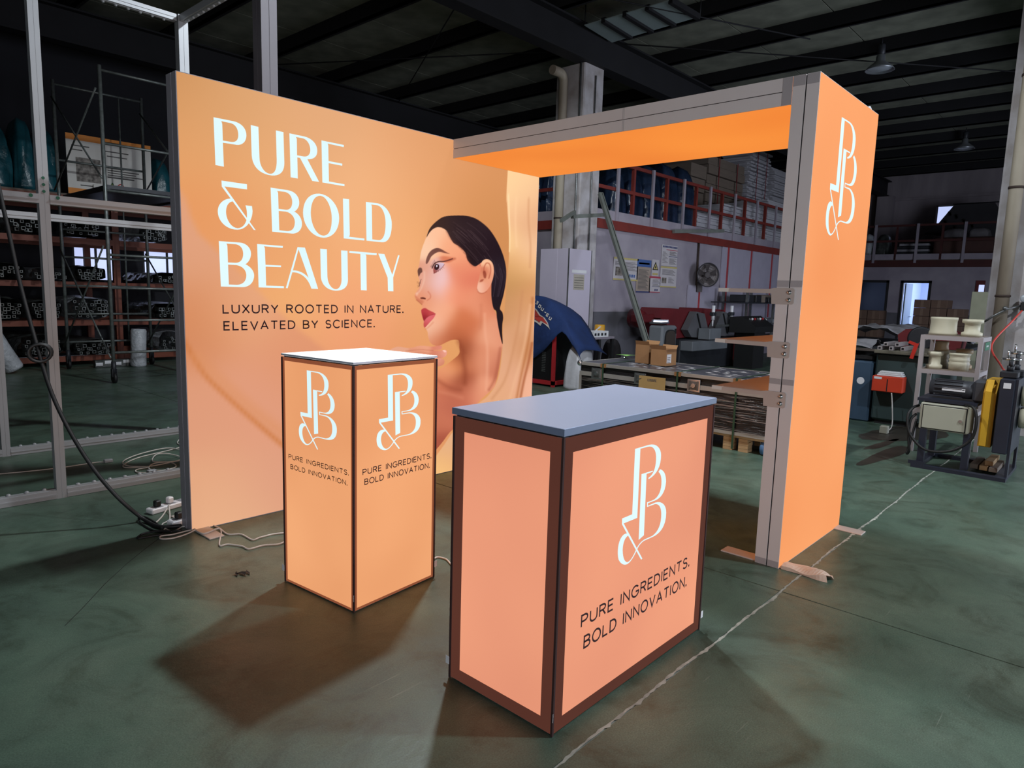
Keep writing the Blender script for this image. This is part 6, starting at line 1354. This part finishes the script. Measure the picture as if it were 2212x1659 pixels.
foam_stack('tan board stack beside the navy bags', 1488, 1522, 352, 470, Y2_, .3, M['foam_tan'], d=1.2, tape=False, zbase=Bz)
foam_stack('tall white foam stack with red tape behind the railing', 1618, 1658, 326, 440, Y2_, .055, M['foam'], jit=.09, zbase=Bz)
foam_stack('white foam stack next to the tower, rear row', 1668, 1702, 366, 450, Y2_, .055, M['foam'], jit=.07, zbase=Bz, tape=False)
# folded grey cloth on the boards
o = solo('folded_cloth', crumple(onY(1484, 445, Y1_)[0]+.25, onY(1500, 445, Y1_)[0]+.05, Y1_, Y1_+.6, lambda x, y: MEZ_Z+.72, .10, 9, 10, 8), mat('grey lilac cloth', (150, 144, 156), .9), 'grey cloth hanging folded between navy bags and foam', 'cloth')
part(o, 'bundle', MB().bbox((onY(1484, 445, Y1_)[0]+.25, Y1_+.02, MEZ_Z+.002), (onY(1500, 445, Y1_)[0]+.05, Y1_+.6, MEZ_Z+.70), .02), M['foam_tan'])
# ribbed skylight sheet hung under the roof
M['skylight'] = mat('translucent ribbed sheet', (150, 164, 166), .4, 0, .1, 3)
pts = [G(1262, 55, 5.62), G(1322, 92, 5.62), G(1512, 36, 5.62), G(1452, 0, 5.62)]
sk_ = thing('ribbed_panel', 'pale ribbed sheet hanging under the roof above the piped column', 'roof panel', tuple(np.mean(pts, 0)))
P0, P1, P2, P3 = [Vector(p) for p in pts]
for k in range(4):
    f0, f1 = k/4, (k+.86)/4
    q = [P0.lerp(P3, f0), P0.lerp(P3, f1), P1.lerp(P2, f1), P1.lerp(P2, f0)]
    part(sk_, 'sheet_bay', MB().add([v for v in q]+[v+Vector((0, 0, .012)) for v in q], [(0, 1, 2, 3), (7, 6, 5, 4), (0, 4, 5, 1), (1, 5, 6, 2), (2, 6, 7, 3), (3, 7, 4, 0)]), M['skylight'])
    part(sk_, 'rib', MB().bar(P0.lerp(P3, (k+.93)/4), P1.lerp(P2, (k+.93)/4), .07, .08), M['roof_steel'])
part(sk_, 'hanger', MB().cyl(tuple(P0+Vector((0.02, 0, 0))), (P0.x+.02, P0.y, ROOF_Z-.02), .01, 6).cyl(tuple(P2), (P2.x, P2.y, ROOF_Z-.02), .01, 6), M['roof_steel'])

# ================================================================== right: workshop corner
# ---------------- white profile shelf with plastic rollers
HX0, HX1, HY0, HY1 = 5.86, 6.30, -2.82, -2.36
M['shelf_alu'] = mat('pale profile', (176, 168, 170), .45, .2, .08, 4)
hs = thing('roller_shelf', 'pale aluminium shelf frame holding plastic rollers by the right column', 'shelf', ((HX0+HX1)/2, (HY0+HY1)/2, 0))
for x in (HX0, HX1):
    for y in (HY0, HY1): part(hs, 'post', MB().box((x-.018, y-.018, 0), (x-.002, y+.018, 1.12)).box((x+.002, y-.018, 0), (x+.018, y+.018, 1.12)).box((x-.01, y-.012, 0), (x+.01, y+.012, 1.118)), M['shelf_alu'])
for z in (1.12, .80, .42):
    part(hs, 'rail', MB().box((HX0-.018, HY0+.018, z-.04), (HX0+.018, HY1-.018, z)), M['shelf_alu']); part(hs, 'rail', MB().box((HX1-.018, HY0+.018, z-.04), (HX1+.018, HY1-.018, z)), M['shelf_alu'])
    for y in (HY0, HY1): part(hs, 'rail', MB().box((HX0+.018, y-.018, z-.04), (HX1-.018, y+.018, z)), M['shelf_alu'])
    part(hs, 'shelf_board', MB().box((HX0-.016, HY0+.018, z), (HX1+.016, HY1-.018, z+.004)), M['foam_tan'])
part(hs, 'green_tag', MB().box((HX0+.12, HY0-.021, 1.0), (HX0+.36, HY0-.0185, 1.075)), mat('green tag', (28, 110, 76), .5))
for k in range(4): part(hs, 'tag_mark', MB().box((HX0+.18+.03*k, HY0-.0225, 1.03), (HX0+.198+.03*k, HY0-.0212, 1.045)), M['white'])
M['roller'] = mat('yellowed white nylon', (206, 200, 176), .5, 0, .12, 5); M['roller_tan'] = mat('tan nylon', (176, 152, 118), .5, 0, .15, 5)
def roller(x, y, z, r, h, kind, label, m='roller'):
    pr = {'drum': [(0, 0), (r, 0), (r, .02), (r*.94, .035), (r*.92, h-.04), (r*.96, h-.02), (r*.96, h), (r*.55, h), (r*.55, h-.03), (0, h-.03)],
          'spool': [(0, 0), (r, 0), (r, h*.2), (r*.74, h*.26), (r*.74, h*.74), (r, h*.8), (r, h), (r*.35, h), (r*.35, h-.03), (0, h-.03)],
          'groove': [(0, 0), (r*.92, 0), (r*.94, h*.3), (r, h*.4), (r*.9, h*.47), (r*.9, h*.52), (r, h*.6), (r*.9, h*.68), (r*.9, h*.85), (r, h*.9), (r, h), (r*.4, h), (r*.4, h-.02), (0, h-.02)]}[kind]
    return solo('nylon_roller', MB().lathe(pr, (x, y, z), 28), M[m], label, 'roller', group='rollers on the pale shelf')
roller(6.06, -2.48, 1.125, .118, .165, 'drum', 'wide white nylon roller on top of the pale shelf')
roller(6.04, -2.715, 1.125, .085, .155, 'spool', 'waisted white nylon roller on top of the pale shelf')
roller(5.96, -2.455, .805, .068, .16, 'spool', 'waisted white roller on the middle board, left front')
roller(5.96, -2.655, .805, .088, .16, 'groove', 'grooved white roller on the middle board, right front')
roller(6.14, -2.47, .805, .07, .16, 'groove', 'grooved roller on the middle board, left rear'); roller(6.14, -2.47, .968, .06, .09, 'drum', 'small tan roller stacked on the left rear grooved roller', 'roller_tan')
roller(6.15, -2.66, .805, .07, .19, 'spool', 'waisted roller on the middle board, right rear', 'roller_tan')
roller(5.97, -2.70, .425, .06, .13, 'spool', 'waisted white roller on the lowest board beside the motor')

# ---------------- roll bending machine
M['bend_blue'] = mat('navy machine plate', (44, 48, 62), .45, .2, .2, 5); M['yellow'] = mat('safety yellow', (206, 158, 40), .5, 0, .12, 5); M['cabinet'] = mat('cream switch cabinet', (172, 172, 156), .5, 0, .06, 4); M['motor'] = mat('dark motor casting', (72, 74, 80), .45, .3, .15, 8)
bm_ = thing('bending_machine', 'roll bending machine with cream switch cabinet and yellow guard at the right', 'machine', (5.45, -2.86, 0))
part(bm_, 'skid', MB().box((5.10, -3.20, 0), (5.17, -2.52, .03)).box((5.72, -3.20, 0), (5.79, -2.52, .03)).box((5.17, -2.58, 0), (5.72, -2.52, .03)).box((5.17, -3.2, 0), (5.72, -3.12, .03)).box((5.10, -2.62, .03), (5.11, -2.50, .06)), M['bend_blue'])
part(bm_, 'leg', MB().box((5.16, -2.60, .03), (5.22, -2.55, .34)), M['bend_blue']); part(bm_, 'leg', MB().box((5.18, -2.92, .03), (5.26, -2.87, .34)), M['bend_blue']); part(bm_, 'leg', MB().box((5.60, -2.60, .03), (5.66, -2.55, .58)), M['bend_blue'])
cbn = part(bm_, 'switch_cabinet', MB().bbox((5.17, -2.90, .335), (5.42, -2.535, .565), .008), M['cabinet'])
part(cbn, 'cabinet_door', MB().bbox((5.158, -2.875, .35), (5.169, -2.560, .545), .003), M['cabinet']); part(cbn, 'door_gap', MB().box((5.1685, -2.882, .343), (5.1715, -2.553, .552)), M['seam']); part(cbn, 'lock', MB().cyl((5.150, -2.84, .44), (5.158, -2.84, .44), .014, 12), M['chrome'])
part(bm_, 'bed_plate', MB().box((5.20, -2.94, .575), (5.75, -2.50, .60)), M['bend_blue'])
mt = part(bm_, 'motor', MB().lathe([(0, 0), (.06, 0), (.075, .01), (.078, .09), (.07, .10), (.068, .34), (0, .34)], (5.36, -2.90, .69), 20, 'Y'), M['motor'])
for k in range(9):
    a = PI*.15+PI*1.1*k/8; part(mt, 'cooling_fin', MB().cbox((5.36+.071*math.cos(a), -2.70, .69+.071*math.sin(a)), (.016, .21, .005), Matrix.Rotation(-a, 3, 'Y')), M['motor'])
part(mt, 'name_plate', MB().box((5.283, -2.83, .675), (5.288, -2.66, .70)), M['white']); part(bm_, 'gearbox', MB().bbox((5.26, -2.98, .60), (5.52, -2.885, .79), .02), M['motor'])
part(bm_, 'guard', MB().prism([(5.20, .25), (5.62, .25), (5.62, .80), (5.30, .80), (5.20, .70)], 'Y', -3.06, -2.97), M['yellow']); part(bm_, 'guard_edge', MB().prism([(5.17, .26), (5.20, .25), (5.20, .70), (5.30, .80), (5.26, .805), (5.17, .715)], 'Y', -3.03, -2.985), M['yellow'])
part(bm_, 'side_plate', MB().bbox((5.14, -3.18, .22), (5.64, -3.08, .83), .006), M['bend_blue']); part(bm_, 'side_plate', MB().prism([(5.16, .03), (5.24, .03), (5.24, .22), (5.64, .22), (5.64, .03), (5.72, .03), (5.72, .83), (5.16, .83)], 'Y', -3.20, -3.181), M['bend_blue'])
part(bm_, 'rating_label', MB().box((5.1365, -3.155, .755), (5.1395, -3.105, .80)), M['white'])
for k, (x, y) in enumerate(((5.30, -3.12), (5.50, -3.14))):
    ph = part(bm_, 'press_block', MB().bbox((x-.07, y-.06, .832), (x+.07, y+.06, .885), .008), M['dark_steel'])
    part(ph, 'screw', MB().cyl((x, y, .885), (x, y, 1.0+.04*k), .016, 10).cyl((x, y, .885), (x, y, .93), .026, 10), M['dark_steel'])
    hw = part(bm_, 'hand_wheel', MB().tube([(x+.062*math.cos(a), y+.062*math.sin(a), .985+.04*k) for a in np.linspace(0, 2*PI, 21)[:-1]], .009, 8, closed=True).bar((x-.06, y, .985+.04*k), (x+.06, y, .985+.04*k), .014, .01).bar((x, y-.06, .985+.04*k), (x, y+.06, .985+.04*k), .014, .01), M['chrome'])
    part(hw, 'crank_handle', MB().cyl((x+.05, y+.03, .985+.04*k), (x+.05, y+.03, 1.055+.04*k), .008, 8), M['chrome'])
for x, z in ((5.42, .68), (5.42, .50)): part(bm_, 'forming_roll', MB().lathe([(0, 0), (.085, 0), (.09, .02), (.075, .05), (.075, .10), (.09, .13), (.085, .16), (0, .16)], (x, -3.37, z), 24, 'Y'), M['roller'])
part(bm_, 'supply_hose', MB().tube(smooth([(5.19, -2.86, .58), (5.12, -2.93, .57), (5.10, -2.96, .45), (5.11, -2.93, .30), (5.10, -2.80, .19), (5.10, -2.62, .17), (5.12, -2.49, .28), (5.15, -2.45, .42), (5.2, -2.47, .50), (5.28, -2.50, .52)], 6, False), .012, 8), M['black'])
part(bm_, 'supply_hose', MB().tube(smooth([(5.22, -2.50, .45), (5.18, -2.47, .40), (5.15, -2.47, .28), (5.14, -2.49, .14), (5.17, -2.47, .10), (5.2, -2.48, .2), (5.26, -2.5, .4)], 6, False), .011, 8), M['black'])
o = thing('timber_offcuts', 'timber offcuts stacked on the floor beneath the bending machine', 'timber', (5.5, -3.02, 0))
for k, (y, z) in enumerate(((-3.09, .032), (-3.02, .032), (-2.95, .032), (-3.05, .072))): part(o, 'batten', MB().bbox((5.28+.02*k, y-.03, z-.001), (5.70, y+.03, z+.038), .003), M['wood'] if k % 2 else M['foam_tan'])
# oil stains on the floor
M['stain'] = mat('dried oil stain', (58, 54, 46), .45, 0, .3, 4)
def stain(u, v, a, b, rot, label):
    p = G(u, v); rs = np.random.RandomState(int(u)); pts = []
    for k in range(26):
        t = 2*PI*k/26; f = 1+.12*math.sin(3*t+u)+rs.uniform(-.06, .06); x, y = a*f*math.cos(t), b*f*math.sin(t); pts.append((p[0]+x*math.cos(rot)-y*math.sin(rot), p[1]+x*math.sin(rot)+y*math.cos(rot), .0012))
    part(fl, 'oil_stain', MB().add(pts, [tuple(range(26))]), M['stain'])
stain(1915, 982, .62, .085, -.08, ''); stain(1905, 960, .42, .05, -.1, ''); stain(1960, 935, .75, .30, -.2, '')

# ---------------- green workbench machine with red box, blue machine, heap of sheeting
M['bench_green'] = mat('dark green machine paint', (46, 62, 62), .5, 0, .25, 3); M['bench_blue'] = mat('worn blue machine paint', (56, 78, 100), .5, 0, .25, 3)
wb = thing('green_workbench', 'dark green steel workbench with a red box hooked on its front', 'workbench', (7.8, -1.75, 0))
part(wb, 'cabinet', MB().bbox((7.18, -2.25, .05), (8.5, -1.64, .83), .02), M['bench_green']); part(wb, 'worktop', MB().bbox((7.10, -2.35, .83), (8.6, -1.63, .87), .006), mat('worn bench top', (112, 106, 92), .6, 0, .4, 7)); part(wb, 'plinth', MB().box((7.22, -2.2, 0), (8.45, -1.68, .05)), M['black'])
rb = part(wb, 'red_box', MB().bbox((7.02, -1.98, .40), (7.175, -1.66, .58), .008), mat('red steel box', (206, 62, 34), .5, 0, .12, 4)); part(rb, 'seam', MB().box((7.018, -1.825, .41), (7.021, -1.815, .55)), M['seam']); part(rb, 'paper_tag', MB().box((7.0175, -1.76, .545), (7.0195, -1.68, .57)), M['white'])
for k in range(3): part(rb, 'white_strip', MB().bbox((7.04, -1.97+.01*k, .582+.018*k), (7.15, -1.70-.012*k, .598+.018*k), .003), M['white'])
bl = thing('blue_machine', 'worn blue machine with a round white sticker beside the tower', 'machine', (7.4, -1.2, 0))
part(bl, 'casing', MB().bbox((7.2, -1.61, .0), (7.9, -.85, .72), .02), M['bench_blue']); part(bl, 'round_sticker', MB().cyl((7.197, onX(1859, 822, 7.2)[1], onX(1859, 822, 7.2)[2]), (7.1995, onX(1859, 822, 7.2)[1], onX(1859, 822, 7.2)[2]), .042, 18), M['white'])
part(bl, 'hood', MB().bbox((7.25, -1.60, .72), (7.85, -.9, .80), .02), M['black'])
M['sheeting'] = mat('grey polythene sheeting', (150, 148, 154), .4, 0, .25, 6, bump=.5, bscale=14)
hb = thing('sheeting_table', 'long dark table carrying the heap of sheeting', 'table', (9.6, -1.2, 0))
part(hb, 'top', MB().box((8.7, -2.2, .78), (11.2, .2, .82)), M['dark_steel'])
for x, y in ((8.8, -2.1), (11.1, -2.1), (8.8, .1), (11.1, .1)): part(hb, 'leg', MB().box((x-.04, y-.04, 0), (x+.04, y+.04, .80)), M['dark_steel'])
solo('sheeting_heap', crumple(8.72, 11.1, -2.15, .15, lambda x, y: .765+.16*math.exp(-((y+1.0)**2)/.6), .12, 21, 46, 40), M['sheeting'], 'crumpled grey polythene sheeting heaped on a table behind the workbench', 'sheeting')
solo('sheeting_roll', crumple(7.15, 7.95, -1.59, -.90, lambda x, y: .765+.10*math.exp(-((x-7.4)**2)/.05), .09, 23, 22, 18), M['sheeting'], 'grey sheeting crumpled over the blue machine', 'sheeting')
rg = thing('red_saw_guard', 'red saw guard lying on the green workbench', 'saw guard', (8.15, -1.95, .87))
part(rg, 'shell', MB().prism([(-2.32, .873), (-1.66, .873), (-1.64, 1.02), (-1.72, 1.09), (-2.2, 1.10), (-2.34, 1.06)], 'X', 8.05, 8.35), M['saw_red']); part(rg, 'blade_disc', MB().lathe([(0, 0), (.13, 0), (.15, .002), (.13, .004), (0, .004)], (8.04, -1.9, .985), 24, 'X'), M['dark_steel'])
ag = thing('air_gun', 'red air blow gun hanging over the workbench edge', 'air gun', (7.09, -2.05, .83))
part(ag, 'body', MB().bar((7.09, -2.02, .80), (7.09, -2.06, .97), .03, .035).bar((7.09, -2.06, .955), (7.09, -1.98, .985), .028, .03), mat('red plastic', (206, 50, 40), .4)); part(ag, 'nozzle', MB().cyl((7.09, -2.07, .97), (7.09, -2.18, 1.04), .005, 6), M['chrome'])
pf = thing('profile_offcuts', 'short slotted profile offcuts with open ends on the workbench', 'profile', (7.3, -1.6, .87))
for k in range(5):
    y = -1.68-.055*k; z = .872+(.046 if k in (1, 3) else 0)
    part(pf, 'offcut', MB().box((7.12+.02*k, y-.022, z), (7.6, y+.022, z+.042)), M['shelf_alu']); part(pf, 'open_end', MB().box((7.1185+.02*k, y-.012, z+.010), (7.1195+.02*k, y+.012, z+.032)), M['seam'])
fo = solo('floor_socket', MB().bbox((6.55, -1.98, 0), (6.63, -1.90, .085), .008), M['cabinet'], 'cream socket box on the floor in front of the green workbench', 'socket')
solo('socket_lead', MB().tube(smooth([(6.62, -1.93, .05), (6.75, -1.95, .02), (6.95, -1.93, .06), (7.0, -1.90, .25), (7.0, -1.88, .40)], 6, False), .006, 6), M['white_cable'], 'thin lead rising from the floor socket to the red box', 'cable')
# ---------------- cartons before the end wall
M['carton_dark'] = mat('brown carton', (88, 66, 54), .85, 0, .12, 4)
M['carton_tape'] = mat('carton tape', (98, 76, 62), .4)
XB = 16.6
def stack(u0, u1, vt, zb, n_col, n_row, side):
    ya, yb2 = onX(u0, vt, XB)[1], onX(u1, vt, XB)[1]; zt = onX((u0+u1)/2, vt, XB)[2]; w = (ya-yb2)/n_col; h = (zt-zb)/n_row
    names = {0: 'top', n_row-1: 'bottom'}
    for i in range(n_row):
        for j in range(n_col):
            if side == 'open' and i == 0 and j == n_col-1: continue
            lab = '%s row, %s brown carton of the stack %s' % (ORD[i], ['left', 'middle', 'right'][j] if n_col == 3 else ['left', 'right'][j], 'before the open door' if side == 'open' else 'beside the tower')
            z1 = zt-h*i; t = thing('carton', lab, 'box', (XB+.3, ya-w*(j+.5), z1-h), group='cartons before the end wall')
            part(t, 'body', MB().bbox((XB, ya-w*(j+1)+.006, z1-h+.001), (XB+.6, ya-w*j-.006, z1-.003), .006), M['carton_dark']); part(t, 'tape', MB().box((XB-.002, ya-w*(j+.5)-.03, z1-h+.01), (XB, ya-w*(j+.5)+.03, z1-.01)), M['carton_tape'])
pt2 = solo('carton_platform', MB().bbox((XB-.05, -1.3, 0), (XB+.7, 1.8, .36), .01), M['foam_tan'], 'low timber platform under the cartons before the end wall', 'platform')
stack(1975, 2086, 648, .362, 3, 6, 'open'); stack(1846, 1902, 670, .362, 2, 4, 'tower')
p0 = onX(2100, 630, 12.0); p1 = onX(2126, 690, 12.0)
o = solo('pale_board', MB().bbox((12.0, p1[1]-.2, .0), (12.06, p0[1], p0[2]), .004), mat('pale green board', (150, 150, 128), .7), 'pale green board standing upright beside the right column', 'board')
w = struct('window_6', MB().box((X1-.03, onX(2128, 618, X1)[1], 1.72), (X1+.0, onX(2108, 618, X1)[1], 2.12)), M['saw_red'], 'small window with a dark red frame beside the right column'); part(w, 'window_pane', MB().box((X1-.034, onX(2127, 618, X1)[1], 1.76), (X1-.031, onX(2115, 618, X1)[1], 2.0)), M['sky_glass'])
# ---------------- goods on the far gallery
M['tarp'] = mat('dark tarpaulin', (54, 52, 56), .8, 0, .15, 3); M['grey_sack'] = mat('pale woven sack', (110, 106, 110), .8, 0, .15, 4, bump=.4, bscale=10); M['brown_crate'] = mat('brown crate', (74, 46, 40), .7, 0, .2, 3)
GY = lambda u, v=520, X=X1+.6: onX(u, v, X)[1]
def gsack(u0, u1, vt, X, label, m, seed):
    a, b = onX(u1, 520, X)[1], onX(u0, 520, X)[1]; h = onX((u0+u1)/2, vt, X)[2]-MEZ_Z
    o = solo('gallery_sack', sack(.8, b-a, h, seed), m, label, 'sack', group='sacks on the far gallery', origin=(0, 0, 0)); o.location = (X, (a+b)/2, MEZ_Z+.001)
gsack(1862, 1892, 505, X1+.7, 'film-wrapped sack on the gallery at the tower edge', M['film'], 201); gsack(1896, 1926, 505, X1+.7, 'film-wrapped sack on the gallery behind the first white upright', M['bundle'], 202)
gsack(1985, 2020, 508, X1+1.75, 'pale sack on the gallery behind the middle upright', M['grey_sack'], 203)
foam = thing('sheet_stack', 'stack of thin boards lying on the far gallery', 'boards', (X1+.6, GY(1975), MEZ_Z))
for k in range(6): part(foam, 'board', MB().box((X1+.2, GY(2014), MEZ_Z+.002+.085*k), (X1+1.1, GY(1932)-.05*k, MEZ_Z+.07+.085*k)), M['sheeting'] if k % 2 else M['dark_steel'])
solo('brown_crate', MB().bbox((X1+.3, GY(2150), MEZ_Z+.001), (X1+1.4, GY(2022), MEZ_Z+.66), .02), M['brown_crate'], 'long dark brown crate on the far gallery behind the right uprights', 'crate')
for k, (u0, u1) in enumerate(((2034, 2084), (2088, 2136))):
    a, b = GY(u1), GY(u0); o = solo('gallery_sack', sack(.7, b-a, .30, 210+k), M['grey_sack'], ['pale sack lying on the brown crate, left one', 'pale sack lying on the brown crate, right one'][k], 'sack', group='sacks on the far gallery', origin=(0, 0, 0)); o.location = (X1+.8, (a+b)/2, MEZ_Z+.662)
# big sheet of dark tarpaulin hung over a line in front of the end window
XT = X1+2.2
tp = [onX(u, v, XT) for u, v in ((1996, 506), (2024, 486), (2062, 442), (2150, 438), (2190, 500), (2150, 520))]
mb = MB(); mb.prism([(p[1], p[2]) for p in tp], 'X', XT, XT+.03)
ta = solo('hung_tarpaulin', mb, M['tarp'], 'dark tarpaulin with black printed marks hung in front of the gallery window', 'tarpaulin')
for k, (u, v) in enumerate(((2052, 462), (2066, 468), (2082, 478), (2100, 488), (2042, 480), (2062, 492))):
    for (du, dv, eu, ev) in ((-5, -3, 4, 2), (-2, -6, 1, 5), (3, -5, -3, 4)):
        a, b = onX(u+du, v+dv, XT-.004), onX(u+eu, v+ev, XT-.004); part(ta, 'printed_mark', MB().bar(a, b, .05, .05*.12, up=(1, 0, 0)), M['black'])
solo('tarp_line', MB().cyl((XT, tp[2][1]+.05, tp[2][2]+.01), (XT, tp[4][1]-3, tp[3][2]+.03), .02, 6), M['dark_steel'], 'thin pole carrying the hung tarpaulin on the gallery', 'pole')
# ---------------- air line with regulator and red hose on the right column
q = onX(2205, 665, 7.55)
al = thing('air_regulator', 'air regulator with gauge fixed to the right column', 'regulator', (7.55, q[1], q[2]))
part(al, 'gauge', MB().lathe([(0, -.02), (.035, -.02), (.042, -.012), (.042, .012), (0, .012)], (7.60, q[1]-.02, q[2]+.10), 18, 'X'), M['lamp_glass']); part(al, 'body', MB().bbox((7.57, q[1]-.04, q[2]-.03), (7.64, q[1]+.01, q[2]+.06), .008), M['black']); part(al, 'bracket', MB().box((7.64, q[1]-.02, q[2]-.01), (7.70, q[1], q[2]+.03)), M['dark_steel'])
part(al, 'feed_pipe', MB().tube([(7.60, q[1]+.01, q[2]+.02), (7.50, q[1]+.12, q[2]-.02), (7.48, q[1]+.24, q[2]-.11), (7.52, q[1]+.30, q[2]-.16)], .012, 8).sphere((7.49, q[1]+.13, q[2]-.01), .024, 8, 6), M['steel'])
solo('red_air_hose', MB().tube(smooth([(7.58, q[1]-.01, q[2]-.03), (7.30, q[1]+.03, q[2]-.14), (6.8, q[1]+.12, q[2]-.38), (6.2, -2.95, .86), (5.85, -3.02, .84), (5.75, -3.02, .82)], 8, False), .009, 8), mat('red air hose', (206, 70, 60), .4), 'red air hose hanging from the column regulator to the bending machine', 'hose')
GL.clear(); GL.update(_save)
